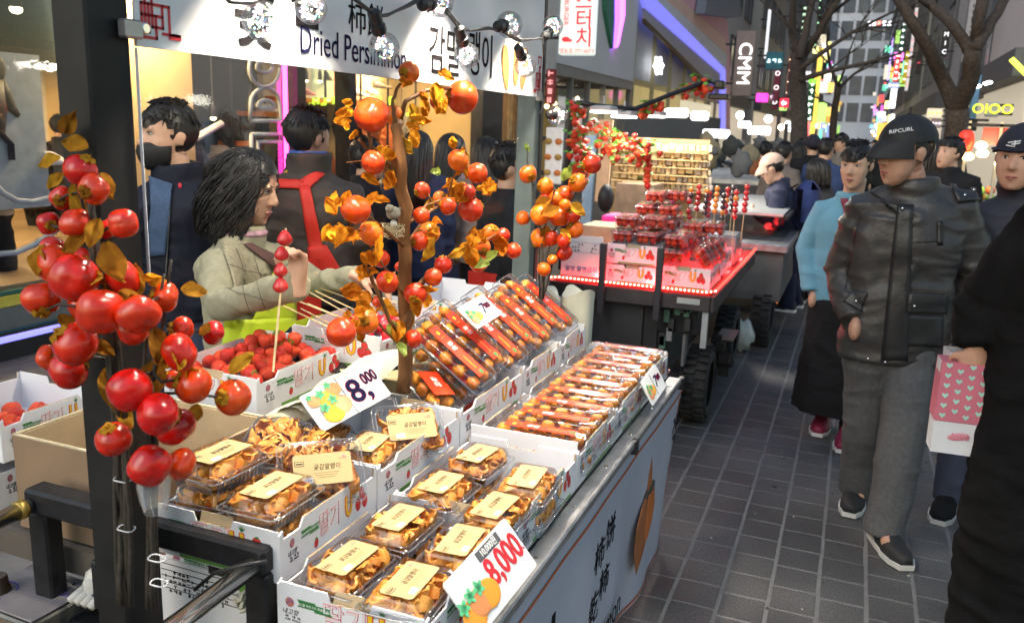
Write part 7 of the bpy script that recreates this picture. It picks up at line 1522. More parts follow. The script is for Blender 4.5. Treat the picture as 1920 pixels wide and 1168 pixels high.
    if hair in ('bob', 'long', 'wavy'):
        ln = {'bob': .17, 'long': .40, 'wavy': .205}[hair]
        cap_shell((.083 * fat, .104, .098), lambda c: c.y < .035 and c.z > -.05 or c.z > .075, jit_=.003)
        q = MB(); ns_ = {'bob': 260, 'long': 300, 'wavy': 1760}[hair]
        for k in range(ns_):
            a = rgh.uniform(R(28), R(332)) + R(90); e = rgh.uniform(.15, 1.45); x, y, z = math.cos(a) * math.sin(e), math.sin(a) * math.sin(e), math.cos(e)
            p = Vector((.084 * fat * x, -.012 + .105 * y, .032 + .098 * z)); pts = [p]; rad = Vector((x, y, 0)); rad = rad.normalized() if rad.length > .01 else Vector((0, -1, 0))
            if hair == 'wavy':
                if k % 16 == 0: lk = (a, e, rgh.uniform(0, 6), rgh.uniform(.007, .014), rgh.uniform(.9, 1.2))
                a = lk[0] + rgh.gauss(0, .07); e = max(.12, lk[1] + rgh.gauss(0, .09)); x, y, z = math.cos(a) * math.sin(e), math.sin(a) * math.sin(e), math.cos(e); p = Vector((.084 * fat * x, -.012 + .105 * y, .032 + .098 * z)); pts = [p]; rad = Vector((x, y, 0)).normalized()
            fly = hair == 'wavy' and k % 14 == 5
            ph, am = (lk[2] + rgh.gauss(0, .25 if not fly else 2.), lk[3] * (2. if fly else 1.)) if hair == 'wavy' else (rgh.uniform(0, 6), .003); n_ = 9 if hair != 'wavy' else 14; lz = -ln * rgh.uniform(.8, 1.02); out_ = rgh.uniform(.96, 1.14 if hair == 'wavy' else 1.12)
            edge = Vector((.087 * fat * rad.x, -.015 + .105 * rad.y, 0)) * out_
            if edge.y > .05: edge.y = .05
            for i in range(1, n_ + 1):
                u = i / n_; tg = p.lerp(Vector((edge.x, edge.y, .0)), min(1, u * 3)); zz = p.z + (lz - p.z) * u ** 1.15 if u > .0 else p.z
                if u < .33: zz = p.z + (min(p.z, .03) - p.z) * (u * 3) ** 2
                else: zz = min(p.z, .03) + (lz - min(p.z, .03)) * (u - .33) / .67
                bulge = 1 + (.13 if hair == 'wavy' else .05) * math.sin(math.pi * min(1, max(0, (.06 - zz) / (ln + .06))))
                v_ = Vector((tg.x * bulge, tg.y * bulge - .01 * u, zz)); w_ = Vector((math.sin(ph + u * 14), math.cos(ph + u * 12 + 1), .4 * math.sin(ph * 2 + u * 17))) * am * min(1, u * 2.5)
                pts.append(v_ + w_)
            sr_ = (.2 if fly else .40) if hair == 'wavy' else 1.; q.tube(pts, [r__ * sr_ for r__ in ([.0065] * 4 + [.0062, .0058, .005, .0042, .003, .0012] if n_ == 9 else [.0065] * 8 + [.0062, .006, .0056, .005, .0042, .003, .001])], 5)
        q.xf(H); q.build('hair_strands', M[hairm], t, smooth=True, kind='stuff')
        if hair != 'wavy':
            pass
        q = MB(); rings = []
        for i in range(8):
            u = i / 7; z = .05 - (ln * .85 + .05) * u; rw = .076 + .012 * math.sin(u * 3) * (1.6 if hair == 'wavy' else 1); rings.append([(rw * math.cos(a) * fat, -.03 + (rw * 1.05) * math.sin(a), z) for a in [R(180 + 180 * j / 14) for j in range(15)]] + [(rw * .8 * math.cos(a), -.03 + .03 * math.sin(a), z) for a in [R(20 + 140 * j / 8) for j in range(9)]])
        q.loft(rings); q.xf(H); q.build('hair', M[hairm], t, smooth=True)
    if hair == 'cap':
        cm2 = top.get('capm') if top else None; cm2 = cm2 or C((.012, .012, .013), .7)
        o = cap_shell((.088 * fat, .110, .108), lambda c: c.z > .048 - .10 * min(0, c.y) * .0 - (.02 if c.y < -.05 else 0), jit_=.0, m=cm2, name='cap')
        q = MB()
        def brim(u, v): a = R(20 + 140 * u); rr = 1 + .62 * v * math.sin((a)) ** 1.5; return (.086 * fat * math.cos(a) * (1 + .06 * v), -.012 + .104 * math.sin(a) * rr, .052 - .030 * v * v - .022 * v * (1 - math.sin(a)) + .010 * (1 - abs(math.cos(a))) * (1 - v) - .02 * v)
        q.grid(brim, 24, 8); n_ = len(q.v); q.grid(lambda u, v: tuple(Vector(brim(u, v)) - Vector((0, 0, .004))), 24, 8); q.xf(H); q.build('brim', cm2, o, smooth=True)
        q = MB(); q.ell((0, -.012, .141), (.008, .008, .004), 10, 6)
        q.xf(H); q.build('button', cm2, o)
        for a in range(0, 360, 60):
            q = MB(); q.tube([(.0885 * fat * math.cos(R(a)) * math.sin(e), -.012 + .1105 * math.sin(R(a)) * math.sin(e), .032 + .1085 * math.cos(e)) for e in [R(2 + 76 * k / 8) for k in range(9)]], .0012, 5); q.xf(H); q.build('seam', cm2, o)
        out['cap'] = o
    if hair == 'beanie':
        bm_ = C((.015, .016, .028), .9, bump=.5, bscale=250); o = cap_shell((.086 * fat, .108, .110), lambda c: c.z > .028 - (.03 if c.y < -.03 else 0), jit_=.002, m=bm_, name='beanie'); out['cap'] = o
        q = MB(); q.tube([(.087 * fat * math.cos(a), -.012 + .109 * math.sin(a), .040 - .012 * (math.sin(a) < 0)) for a in [2 * math.pi * k / 32 for k in range(33)]], .011, 8, flat=.5); q.xf(H); q.build('fold', bm_, o, smooth=True)
    return out
def surf(pr, x, y, off=.004, dmin=0., bv=None):
    d_ = _ray(x, y).normalized(); hit = (bv or pr['bvh']).ray_cast(_O + d_ * dmin, d_)
    if hit[0] is None: return None
    n = hit[1] if hit[1].dot(_ray(x, y)) < 0 else -hit[1]
    return hit[0] + n * off - pr['base']
def patch(pr, name, quad, m, off=.008, nu=8, nv=8, th=.004, dmin=0.):
    """a sewn-on panel: quad of photo points (four corners) laid on the garment"""
    q = MB(); last = None; g_ = []
    for j in range(nv + 1):
        for i in range(nu + 1):
            u, v = i / nu, j / nv; x = (quad[0][0] * (1 - u) + quad[1][0] * u) * (1 - v) + (quad[3][0] * (1 - u) + quad[2][0] * u) * v; y = (quad[0][1] * (1 - u) + quad[1][1] * u) * (1 - v) + (quad[3][1] * (1 - u) + quad[2][1] * u) * v
            p = surf(pr, x, y, off, dmin); g_.append(p)
    good = [p for p in g_ if p is not None]
    if not good: return
    g_ = [p if p is not None else None for p in g_]
    n1 = nu + 1; vs = []; idx = {}
    for k, p in enumerate(g_):
        if p is not None: idx[k] = len(vs); vs.append(p)
    fs = []
    for j in range(nv):
        for i in range(nu):
            c = (j * n1 + i, j * n1 + i + 1, (j + 1) * n1 + i + 1, (j + 1) * n1 + i)
            if all(k in idx for k in c): fs.append(tuple(idx[k] for k in c))
    q.add(vs, fs); me = q.mesh(name, m, True); o = link(name, me, pr['t']); md = o.modifiers.new('s', 'SOLIDIFY'); md.thickness = th; md.offset = 0; return o
def seam(pr, name, pts, r_, m, off=.002):
    P = [surf(pr, x, y, off) for x, y in pts]; P = [p for p in P if p is not None]
    if len(P) > 1: q = MB(); q.tube(P, r_, 6); q.build(name, m, pr['t'], smooth=True)
def line(a, b_, n=10): return [(a[0] + (b_[0] - a[0]) * k / n, a[1] + (b_[1] - a[1]) * k / n) for k in range(n + 1)]
black = C((.009, .009, .010), .85, bump=.2, bscale=120, spec=.2)

# man in the leather jacket and cap
Y = 3.70
leather = mat('leather', (.034, .033, .033), .42, var=.3, scale=14, bump=.5, bscale=55, rvar=.12, col2=(.055, .051, .049), spec=.45)
lm = person('man in dark leather jacket and black cap with one hand in his pocket', dict(hd=at_y(1697, 288, Y - .06), nk=at_y(1712, 358, Y), sR=at_y(1622, 392, Y), sL=at_y(1797, 388, Y + .03), eR=at_y(1576, 508, Y + .06), wR=at_y(1598, 596, Y - .08), eL=at_y(1832, 520, Y + .08), wL=at_y(1806, 640, Y + .02), pv=at_y(1672, 640, Y + .02), hR=at_y(1632, 655, Y + .02), hL=at_y(1712, 655, Y), kR=at_y(1622, 800, Y + .10), kL=at_y(1692, 815, Y - .10), aR=at_z(1607, 905, .09), aL=at_z(1660, 985, .09)), (.12, -1), (-.80, -.55, -.12), 1.74, 'skin_tan',
     top=dict(m=leather, drop=.07, bulk=1.08, wide=1.02, sleeve=(.081, .073, .058), wr=.022, ws=8, cuff=.01, collar=.045, cw=1.1, vox=.009), legs=dict(m=C((.085, .085, .088), .85, var=.15, scale=60, bump=.15, bscale=200), r=(.104, .088, .082), wr=.013, ws=5, up=.0), hair='cap', vox=.007, hs=1.04, fat=1.04, shoes=dict(m=C((.015, .015, .016), .7, bump=.3, bscale=200), s=C((.6, .6, .58), .6), l=C((.2, .2, .2), .7)), shoedir={'R': (-.12, -1, 0), 'L': (.42, -1, 0)}, seed=3)
dl = mat('leather_panel', (.020, .020, .021), .42, var=.3, scale=14, bump=.3, bscale=80)
patch(lm, 'placket', [(1683, 385), (1712, 385), (1700, 690), (1652, 690)], dl, .007, 4, 22)
patch(lm, 'pocket_flap', [(1600, 545), (1628, 548), (1615, 585), (1580, 565)], dl, .010); patch(lm, 'pocket_flap', [(1702, 550), (1775, 552), (1772, 588), (1698, 586)], dl, .010); patch(lm, 'pocket', [(1692, 590), (1768, 592), (1765, 650), (1690, 648)], dl, .005)
patch(lm, 'collar', [(1605, 345), (1690, 400), (1660, 385), (1600, 330)], dl, .01, 8, 4); patch(lm, 'collar_tab', [(1780, 350), (1838, 360), (1832, 378), (1795, 382)], dl, .012, 6, 4)
patch(lm, 'chest_zip', [(1757, 415), (1767, 415), (1767, 460), (1757, 460)], C((.01, .01, .01), .4), .005, 2, 6)
for a, b_ in (((1682, 385), (1650, 692)), ((1712, 385), (1700, 692)), ((1612, 405), (1585, 540)), ((1700, 455), (1760, 452)), ((1575, 660), (1650, 690)), ((1700, 660), (1770, 650))): seam(lm, 'seam', line(a, b_, 22), .0022, dl, .004)
for (x, y) in ((1608, 563), (1628, 672), (1660, 678), (1806, 370), (1823, 362), (1604, 358), (1690, 392), (1712, 572)):
    p = surf(lm, x, y, .014)
    if p: q = MB(); q.ell(p, .006, 10, 7); q.build('snap_button', M['steel'], lm['t'], smooth=True)
Hc = lm['H']; fr_ = Hc @ Vector((-.02, .094, .082))
def on_hat(pr, x, y):
    co = pr['cap'].data; bv = BVHTree.FromPolygons([v.co + pr['base'] for v in co.vertices], [p_.vertices for p_ in co.polygons]); d_ = _ray(x, y).normalized(); hit = bv.ray_cast(_O, d_)
    if hit[0] is None: return None
    n = hit[1] if hit[1].dot(d_) < 0 else -hit[1]; ux = (_rt - n * _rt.dot(n)).normalized(); return frame(hit[0] - pr['base'] + n * .003, ux, n.cross(ux), n)
mx_ = on_hat(lm, 1690, 246)
if mx_: text('RIPCURL', .022, M['paper'], lm['t'], mx_ @ Matrix.Rotation(R(-6), 4, 'Z'), bold=.0, depth=.001)

# woman in light blue jacket behind him
Y = 4.95
bw = person('woman in light blue fleece and long black skirt walking behind the leather jacket', dict(hd=at_y(1606, 312, Y - .05), nk=at_y(1596, 378, Y), sR=at_y(1545, 395, Y), sL=at_y(1650, 398, Y), eR=at_y(1513, 465, Y + .02), wR=at_y(1522, 545, Y - .05), eL=at_y(1670, 470, Y), wL=at_y(1660, 550, Y), pv=at_y(1580, 560, Y), aR=at_z(1545, 772, .09), aL=at_z(1590, 800, .09)), (-.1, -1), (-.35, -1, -.12), 1.62, 'skin', top=dict(m=C((.14, .32, .42), .9, var=.1, scale=8, bump=.2, bscale=120), drop=.02, bulk=.94, sleeve=(.068, .062, .052), wr=.010, ws=6, collar=.04, name='fleece'), legs=dict(m=black, skirt=.14, name='skirt', wr=.014), hair='bangs', shoes=dict(m=C((.22, .015, .05), .6), s=C((.65, .65, .65), .6)), vox=.009, seed=5)
patch(bw, 'bag_strap', [(1578, 372), (1590, 372), (1600, 440), (1588, 440)], C((.20, .02, .05), .6), .01, 2, 10)

# man in the beanie
Y = 4.0
bm = person('man in dark navy jacket and black beanie at the right edge', dict(hd=at_y(1912, 300, Y - .06), nk=at_y(1918, 372, Y), sR=at_y(1862, 405, Y), sL=at_y(2000, 405, Y), eR=at_y(1850, 530, Y), wR=at_y(1858, 640, Y - .05)), (-.25, -1), (-.40, -1, -.05), 1.74, 'skin_tan', top=dict(m=C((.016, .017, .03), .7, var=.2, scale=10, bump=.3, bscale=80), drop=.12, bulk=1.15, sleeve=(.088, .075, .06), wr=.016, collar=.07, cw=1.25), legs=dict(m=C((.05, .06, .10), .85)), hair='beanie', shoes=dict(m=black, s=C((.5, .5, .5), .6)), fat=1.08, hs=1.04, vox=.009, seed=8)
q = MB()
for pth in ([(-.030, .0), (-.004, .018), (.004, -.006)], [(-.012, .004), (.018, .010)], [(-.022, -.008), (.022, .002)]): q.tube([(x, 0, z) for x, z in pth], .0025, 5)
mx_ = on_hat(bm, 1903, 268) or bm['H']; q.xf(mx_ @ Matrix.Rotation(R(90), 4, 'X') @ Matrix.Rotation(R(180), 4, 'Z') @ Matrix.Scale(-1, 4, (1, 0, 0))); q.build('emblem', M['paper'], bm['t'])

# person in a black coat, near right edge
Y = 2.72
bc = person('person in long black coat at the right edge carrying the pink shopping bag', dict(hd=at_y(2060, 250, Y), nk=at_y(2060, 345, Y), sR=at_y(1990, 425, Y - .05), eR=at_y(1842, 590, Y - .02), wR=at_y(1835, 650, Y - .05), sL=at_y(2150, 420, Y + .1), pv=at_y(1975, 720, Y), aR=at_z(1965, 1180, .09), aL=at_z(2010, 1200, .09)), (-.75, .65), (-.6, .8, 0), 1.76, 'skin_tan', top=dict(m=C((.006, .006, .0065), .9, var=.35, scale=10, bump=.4, bscale=60, spec=.12), drop=.78, bulk=1.10, wide=1.1, tab=[(0, .15, .14), (.25, .16, .15), (.5, .17, .14), (.75, .19, .13), (.88, .19, .12), (.94, .15, .10), (1, .075, .07)], sleeve=(.11, .085, .062), wr=.018, name='coat', cuff=.0, vox=.011), legs=dict(m=black), hair='short', shoes=dict(m=black, s=black), hands=[('R', (-.12, .05, -1), (.2, -1, 0), 62, 1)], seed=12)
# shopping bags in that hand
hp = at_y(1812, 684, Y - .05)
def bag(label, name, c, w_, d_, h_, rz, ms, flare=1.06):
    t = thing(name, label, 'bag', mx=Matrix.Translation(c) @ Matrix.Rotation(R(rz), 4, 'Z')); q = MB(); n = 10; rings = []
    for i in range(6):
        u = i / 5; sx_ = (w_ / 2) * (1 + (flare - 1) * u); sy_ = d_ / 2 * (1 - .25 * u * u); z = h_ * u; rings.append([(sx_, -sy_, z), (sx_, 0 - .012 * math.sin(u * 3), z), (sx_, sy_, z), (-sx_, sy_, z), (-sx_, .012 * math.sin(u * 3), z), (-sx_, -sy_, z)])
    q.loft(rings, cap=False); q.f.append((5, 4, 3, 2, 1, 0)); q.mi.append(0); o = q.build('body', ms, t); return t, o
wbag, o = bag('plain white paper bag hanging behind the pink heart bag', 'shopping_bag', at_y(1818, 838, Y + .06), .16, .10, .30, 10, C((.55, .55, .58), .6, bump=.2, bscale=20), 1.3)
pbag, o = bag('pink paper bag with mint hearts and white lower band in the black coated hand', 'shopping_bag', at_y(1783, 842, Y - .02), .125, .085, .275, 4, C((.62, .62, .64), .55, var=.04))
q = MB(); q.box((0, 0, .0), (.1315, .0905, .178), bev=.002); q.build('pink_panel', C((.52, .14, .19), .6, var=.08), pbag, mx=Matrix.Translation((0, 0, .186)))
hearts = []
for i in range(4):
    for j in range(7):
        x = -.046 + i * .031; z = .115 + j * .030 + (.015 if i % 2 else 0)
        if z > .265: continue
        q = MB(); q.poly([(0, -.008), (.009, .002), (.006, .008), (0, .004), (-.006, .008), (-.009, .002)], .001, (x, -.0458, z), (1, 0, 0), (0, 0, 1)); q.build('heart', C((.35, .60, .52), .55), pbag)
for j in range(5):
    for i in range(2): q = MB(); q.poly([(0, -.008), (.009, .002), (.006, .008), (0, .004), (-.006, .008), (-.009, .002)], .001, (.0660, -.018 + .036 * i, .12 + j * .031), (0, 1, 0), (0, 0, 1)); q.build('heart', C((.35, .60, .52), .55), pbag)
q = MB(); q.ell((0.005, -.044, .055), (.03, .003, .012), 12, 6, rot('Y', -.2)); q.build('emblem', C((.6, .25, .3), .5), pbag)
text('love', .03, C((.55, .15, .2), .5), pbag, frame((.008, -.0475, .056), (1, 0, .12), (0, 0, 1)), shear=.2)
inv = pbag.matrix_basis.inverted()
for s_ in (-1, 1):
    q = MB(); q.tube([(s_ * .02 - .01, -.03, .27), inv @ (hp + Vector((0, -.01, .0))), (s_ * .02 + .03, .03, .27)], .0055, 8, flat=.4); q.build('handle', C((.6, .6, .62), .6), pbag)

# vendor woman
d0 = 2.78
vw = person('woman with wavy black hair in lime apron and beige knit holding a strawberry skewer', dict(hd=at_d(468, 352, d0), nk=at_d(452, 452, d0 + .03), sR=at_d(412, 500, d0 - .14), sL=at_d(515, 488, d0 + .18), eR=at_d(414, 572, d0 - .26), wR=at_d(558, 536, 2.16), eL=at_d(600, 535, d0 + .12), wL=at_d(672, 520, d0 - .12), pv=Vector((at_d(452, 452, d0).x + .02, at_d(452, 452, d0).y + .03, .84))), (_rt * .9 - _fw * .45)[:2], (_rt * .96 - _fw * .16 + Vector((0, 0, -.34))), 1.56, 'skin', hs=.97,
     top=dict(m=C((.30, .28, .19), .9, var=.12, scale=40, bump=.3, bscale=160), drop=.02, bulk=.92, sleeve=(.062, .050, .036), wr=.012, collar=.05, name='sweater', vox=.008), legs=dict(m=C((.03, .03, .04), .9)), hair='wavy', vox=.005, hands=[('R', tuple(_rt * .05 + _up * .95 - _fw * .1), tuple(_rt * .62 + _fw * .70), 74, 1), ('L', tuple(_rt * 1. - _up * .4), tuple(_up * 1.), 30, 1)], shoes=dict(m=black, s=black), seed=21)
lime = C((.48, .60, .02), .65, var=.08, scale=6, bump=.15, bscale=40)
vest = C((.29, .26, .17), .9, var=.25, scale=60, bump=.3, bscale=120)
patch(vw, 'vest_panel', [(412, 452), (500, 470), (500, 600), (452, 585)], vest, .007, 10, 10, dmin=2.62); patch(vw, 'apron_bib', [(508, 505), (552, 500), (566, 600), (470, 600)], lime, .014, 12, 12, .003, dmin=2.62)
patch(vw, 'apron_skirt', [(425, 600), (566, 595), (572, 690), (418, 690)], lime, .018, 14, 10, .003, dmin=2.62); patch(vw, 'strap', [(452, 462), (470, 458), (525, 492), (512, 508)], C((.10, .045, .035), .7), .015, 10, 3, dmin=2.5)
for a, b_ in (((440, 470), (475, 590)), ((470, 470), (505, 590)), ((425, 500), (505, 520)), ((430, 545), (505, 560))): seam(vw, 'stitching', line(a, b_, 16), .0011, C((.12, .10, .07), .8), .010)
q = MB(); q.grid(lambda u, v: vw['P']['pv'] + vw['f'] * (.155 + .02 * math.sin(v * 6)) + vw['r'] * (u - .5) * .34 + Vector((0, 0, .12 - .62 * v)), 10, 10); q.build('apron_front', lime, vw['t'], smooth=True)
q = MB(); q.tube([vw['P']['nk'] + Vector((0, 0, .03)) + vw['f'] * .075 * math.cos(a) + vw['r'] * .075 * math.sin(a) for a in [R(-80 + 160 * k / 12) for k in range(13)]], .012, 8); q.build('scarf', C((.6, .35, .42), .8, var=.4, scale=50), vw['t'], smooth=True)

# masked man
d0 = 3.0
mm = person('man in black mask and dark navy jacket standing behind the post', dict(hd=at_d(314, 258, d0), nk=at_d(330, 338, d0 + .04), sR=at_d(245, 400, d0 - .02), sL=at_d(412, 395, d0 + .12)), (-_fw * .85 - _rt * .10)[:2], (-_fw * .72 - _rt * .62 + Vector((0, 0, -.12))), 1.74, 'skin', top=dict(m=C((.011, .013, .024), .7, var=.2, scale=10, bump=.2, bscale=60, spec=.2), drop=.05, bulk=1.05, sleeve=(.082, .070, .055), wr=.014, collar=.055, cw=1.15), legs=dict(m=C((.03, .04, .08), .85)), hair='bangs', vox=.008, shoes=dict(m=black, s=black), seed=31)
q = MB(); rings = []
for (z, w_, f_) in ((-.018, .060, .092), (-.03, .066, .106), (-.05, .066, .112), (-.075, .060, .106), (-.098, .045, .094), (-.114, .025, .078)): rings.append([(w_ * math.sin(a), .012 + (f_ - .012) * math.cos(a) ** .8, z) for a in [R(-88 + 176 * j / 20) for j in range(21)]])
q.loft(rings, cap=False, closed=False); q.xf(mm['H']); mk_ = q.build('face_mask', C((.010, .010, .011), .7, bump=.2, bscale=150), mm['t'], smooth=True); mk_.modifiers.new('s', 'SOLIDIFY').thickness = .002
patch(mm, 'shirt', [(283, 330), (325, 345), (312, 480), (280, 480)], C((.04, .075, .15), .85, var=.2, scale=80), .008, 6, 14); seam(mm, 'zip', line((322, 345), (312, 520), 14), .003, C((.1, .1, .1), .4), .004)
p = surf(mm, 338, 350, .006)
if p: q = MB(); q.ell(p, (.008, .004, .010), 8, 6); q.build('chest_emblem', C((.6, .03, .06), .7), mm['t'])

# man with the red apron, back turned
d0 = 3.5
am = person('man seen from behind in brown jacket with red apron straps', dict(hd=at_d(577, 262, d0), nk=at_d(578, 322, d0), sL=at_d(505, 375, d0 + .02), sR=at_d(650, 375, d0 + .05), eR=at_d(680, 450, d0 + .05), wR=at_d(660, 500, d0 + .15)), (_fw * .95 + _rt * .25)[:2], (_fw * .80 + _rt * .55), 1.72, 'skin_tan', top=dict(m=C((.048, .036, .030), .75, var=.2, scale=10, bump=.3, bscale=70), drop=.06, bulk=1.1, sleeve=(.085, .075, .055), wr=.014, collar=.07, cw=1.2), legs=dict(m=C((.03, .03, .035), .85)), hair='short', vox=.009, shoes=dict(m=black, s=black), face=False, seed=41)
red = C((.62, .025, .012), .6, var=.08)
patch(am, 'apron_strap', [(520, 338), (572, 340), (572, 356), (520, 354)], red, .010, 6, 3); patch(am, 'apron_strap', [(562, 342), (590, 322), (608, 330), (578, 358)], red, .010, 5, 5); patch(am, 'apron_strap', [(562, 350), (582, 350), (612, 490), (585, 490)], red, .010, 4, 14); patch(am, 'apron_back', [(578, 465), (612, 460), (640, 510), (585, 510)], red, .012, 6, 6)
q = MB(); q.grid(lambda u, v: am['P']['pv'] - am['f'] * (.15 + .01 * math.sin(7 * u)) + am['r'] * (.12 * u + .02) + Vector((0, 0, .14 - .55 * v)), 6, 10); q.build('apron_tail', red, am['t'], smooth=True)
p = surf(am, 534, 326, .006)
if p: q = MB(); q.tube([p, p + Vector((.012, .004, .008)), p + Vector((.02, .008, .002))], [.002, .004, .002], 6); q.tube([p + Vector((.01, .003, .004)), p + Vector((.012, .004, -.012))], .0025, 5); q.build('jacket_emblem', C((.7, .42, .04), .6), am['t'])
q = MB(); q.tube([am['P']['nk'] + Vector((0, 0, .075)) + am['f'] * .07 * math.cos(a) + am['r'] * .07 * math.sin(a) for a in [2 * math.pi * k / 20 for k in range(21)]], .010, 8); q.build('shirt_collar', C((.05, .12, .45), .7), am['t'], smooth=True)

# passers-by in the background
def passer(label, hx, hy, d, bf, hf, h=1.68, **kw):
    hd = at_d(hx, hy, d); nk = hd - Vector((0, 0, .15)) - Vector((hf[0], hf[1], 0)).normalized() * .02
    return person(label, dict(hd=hd, nk=nk), bf, hf, h=nk.z / 1.445 * 1.72, vox=.016, group=kw.pop('group', 'passers-by'), **kw)
def topd(c, **kw): return dict(m=C(c, .85, var=.15, scale=10, spec=.2), bulk=1.05, wr=.014, **kw)
dn = lambda c: dict(m=C(c, .9, spec=.2))
bk = dict(m=black, s=C((.5, .5, .5), .6))
F_ = tuple(_fw); Bk = tuple(-_fw); Lf = tuple(-_rt); Rt_ = tuple(_rt)
passer('woman with long dark hair and pale pink top behind the orange leaves', 848, 285, 6.2, F_[:2], tuple(_fw * .8 + _rt * .5), hair='long', top=topd((.30, .20, .21)), legs=dn((.03, .04, .09)), shoes=bk, face=False, seed=51)
passer('woman with long hair and beige sweater seen from behind near the pillar', 912, 295, 5.6, F_[:2], tuple(_fw * .9 - _rt * .2), hair='long', top=topd((.28, .22, .18)), legs=dn((.015, .015, .02)), shoes=bk, face=False, seed=52)
passer('long haired woman in dark blue coat behind the persimmon tree trunk', 783, 285, 5.4, F_[:2], tuple(_fw * .9 + _rt * .1), hair='long', top=topd((.025, .035, .075), drop=.2), legs=dn((.02, .02, .03)), shoes=bk, face=False, seed=53)
pz = passer('person in dark hooded jacket with red strap beside the green pillar', 960, 318, 4.2, tuple(_fw * .3 + _rt * .8)[:2], Rt_, hair='short', top=topd((.02, .02, .023), sleeve=(.09, .08, .06)), legs=dn((.02, .02, .02)), shoes=bk, face=False, seed=54)
q = MB(); q.grid(lambda u, v: pz['P']['pv'] + Vector((-.12 + .18 * u, -.16 + .02 * math.sin(6 * u), .10 - .5 * v)), 6, 8); q.build('red_apron', red, pz['t'], smooth=True)
passer('dark haired person passing right behind the red lit neon and apron man', 690, 300, 5.0, tuple(_rt)[:2], tuple(_rt), hair='short', top=topd((.015, .015, .018)), legs=dn((.02, .02, .025)), shoes=bk, face=False, seed=55)
# street side crowd
bpk = person('person in navy jacket and beige cap with blue backpack leaning over the steel cart', dict(hd=at_y(1448, 318, 7.6), nk=at_y(1462, 345, 7.65), pv=at_y(1480, 452, 7.9), eR=at_y(1450, 420, 7.5), wR=at_y(1418, 398, 7.4), sR=at_y(1462, 362, 7.5), sL=at_y(1475, 362, 7.9), aR=at_z(1478, 568, .09), aL=at_z(1492, 560, .09)), (-.9, .25), (-.95, .1, -.45), 1.68, 'skin', top=dict(m=C((.02, .024, .055), .8, var=.2), bulk=1.0, wr=.012, capm=C((.42, .30, .24), .8)), legs=dn((.025, .03, .065)), hair='cap', vox=.012, shoes=dict(m=C((.02, .02, .03), .7), s=C((.75, .75, .75), .6)), seed=61)
bgp = thing('backpack', 'dark blue backpack worn by the person in the beige cap', 'backpack', at_y(1512, 385, 7.75)); q = MB(); q.box((0, 0, 0), (.20, .30, .42), bev=.07); q.build('sack', C((.02, .035, .13), .8, var=.3, bump=.3, bscale=40), bgp, smooth=True); q = MB(); q.box((.10, 0, -.08), (.06, .22, .2), bev=.025); q.build('pocket', C((.015, .02, .06), .8), bgp, smooth=True); q = MB(); q.tube([(-.08, -.12, .18), (-.2, -.12, .1), (-.12, -.12, -.12)], .018, 8, flat=.4); q.build('strap', black, bgp)
passer('woman with dark brown bob and plaid coat behind the backpack', 1530, 322, 8.2, (-.6, .6), (-.8, .5, -.1), hair='bob', top=topd((.05, .05, .055)), legs=dn((.02, .02, .02)), shoes=bk, face=False, seed=62)
passer('person in a black hood further behind the cap', 1524, 275, 9.6, (0, 1), (0, 1, 0), hair='beanie', top=topd((.012, .012, .014)), legs=dn((.02, .02, .02)), shoes=bk, face=False, seed=63)
passer('man in tan jacket far behind looking left', 1577, 270, 11.0, (-.7, -.3), (-.8, -.3, -.3), hair='short', top=topd((.22, .19, .16)), legs=dn((.03, .03, .03)), shoes=bk, seed=64)
passer('small distant woman facing the camera in a grey coat', 1561, 298, 12.5, (-.1, -1), (-.1, -1, 0), hair='bob', top=topd((.10, .09, .09)), legs=dn((.03, .03, .03)), shoes=bk, seed=65)
passer('young man in black jacket looking left behind the leather jacket', 1781, 290, 6.4, (-.4, -1), (-.8, -.6, .1), hair='short', top=topd((.014, .014, .016)), legs=dn((.02, .02, .02)), shoes=bk, seed=66)
passer('dark haired woman half hidden behind the leather jacket man', 1754, 292, 7.0, (.2, 1), (.3, 1, 0), hair='long', top=topd((.02, .02, .022)), legs=dn((.02, .02, .02)), shoes=bk, face=False, seed=67)
for k, (x, d, c) in enumerate(((1598, 17, (.05, .05, .06)), (1640, 22, (.03, .03, .05)), (1545, 20, (.10, .08, .07)), (1665, 15, (.02, .02, .02)), (1620, 28, (.12, .1, .1)), (1505, 14, (.03, .03, .03)))):
    passer('%s of the far walkers down the street' % ['first', 'second', 'third', 'fourth', 'fifth', 'sixth'][k], x, 268 + 30 / d * 3, d, (.1 * (k % 3 - 1), (-1) ** k), (.1, (-1) ** k, 0), hair='short', top=topd(c), legs=dn((.02, .02, .025)), shoes=bk, face=False, seed=70 + k, group='far walkers down the street')
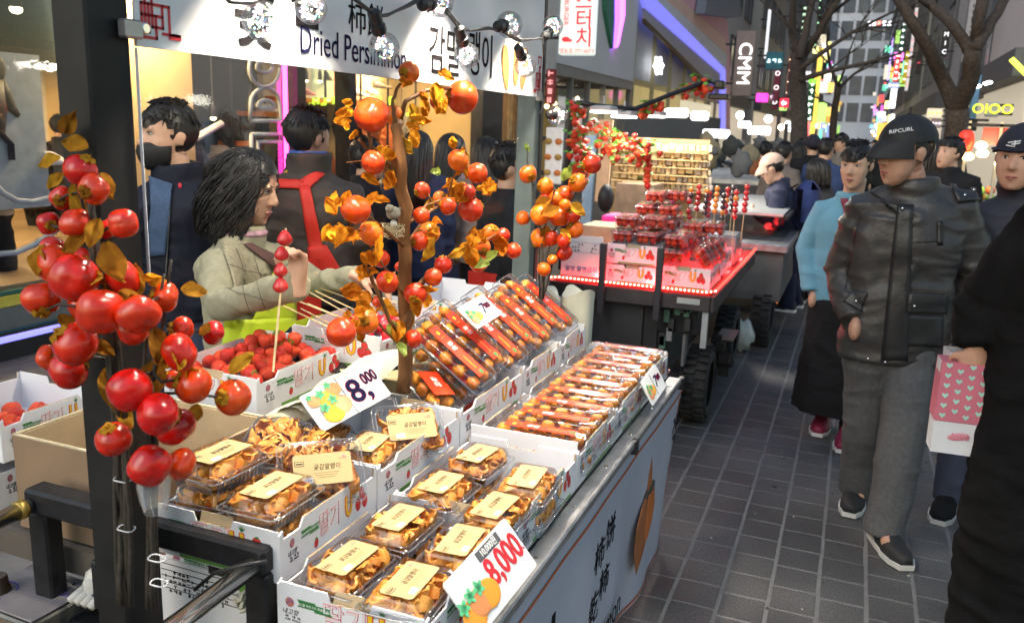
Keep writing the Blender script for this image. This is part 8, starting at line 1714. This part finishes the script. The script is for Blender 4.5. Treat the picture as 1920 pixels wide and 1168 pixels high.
for k, (x, y, d, c, hr) in enumerate(((1470, 290, 9.0, (.12, .10, .09), 'short'), (1500, 285, 10.5, (.20, .19, .19), 'long'), (1548, 283, 9.0, (.03, .05, .12), 'short'), (1590, 282, 13.5, (.26, .22, .18), 'bob'), (1435, 285, 11.0, (.30, .10, .04), 'short'), (1725, 288, 12.0, (.03, .03, .03), 'short'))):
    passer(['dark haired man just left of the hooded person', 'long haired walker beside the left tree trunk', 'man in navy between bob haired woman and tan jacket', 'bob haired walker behind the light blue fleece', 'person in rust top by the far stalls', 'dark walker behind the right shoulder of the capped man'][k], x, y, d, ((-1) ** k * .4, .8), ((-1) ** k * .4, .8, -.1), hair=hr, top=topd(c), legs=dn((.02, .02, .025)), shoes=bk, face=False, seed=90 + k)
# people inside the store
def inside(label, hx, hy, X, bf, hf, **kw):
    hd = at_x(hx, hy, X); f_ = Vector((hf[0], hf[1], 0)).normalized(); nk = hd - Vector((0, 0, .15)) - f_ * .02
    return person(label, dict(hd=hd, nk=nk, **kw.pop('J', {})), bf, hf, h=(nk.z - .43) / 1.445 * 1.72 + .3, vox=.016, group='people inside the store', **kw)
inside('shopper in white T-shirt holding a phone at the left edge inside the store', -22, 175, -5.9, (.5, .8), (.6, .8, 0), hair='short', top=dict(m=C((.62, .58, .55), .8), short=True, wr=.012, drop=.05, name='shirt'), legs=dn((.02, .02, .022)), shoes=bk, face=False, seed=81, J=dict(eR=at_x(18, 262, -5.8), wR=at_x(55, 275, -5.75)))
ph = thing('phone', 'phone held by the shopper in the white T-shirt', 'phone', at_x(80, 284, -5.72)); q = MB(); q.box((0, 0, 0), (.01, .07, .13), rot('X', .3), bev=.008); q.build('case', C((.6, .55, .4), .4), ph); q = MB(); q.box((.006, 0, 0), (.002, .055, .11), rot('X', .3)); q.build('screen', C((.02, .02, .03), .1), ph)
inside('shopper in a white cap inside the store beside the dark post', 148, 205, -6.3, (-.3, -.9), (-.5, -.8, -.2), hair='cap', top=dict(m=C((.03, .03, .03), .8), capm=C((.65, .65, .65), .7), wr=.012), legs=dn((.02, .02, .02)), shoes=bk, seed=82)
inside('distant shopper with red face light by the store doorway', 62, 238, -7.8, (0, 1), (0, 1, 0), hair='long', top=topd((.04, .03, .03)), legs=dn((.02, .02, .02)), shoes=bk, face=False, seed=83)
inside('distant dark haired shopper near the wall print', 115, 240, -7.6, (.2, 1), (.2, 1, 0), hair='short', top=topd((.02, .02, .02)), legs=dn((.02, .02, .02)), shoes=bk, face=False, seed=84)
bpy.data.scenes.remove(TMP)
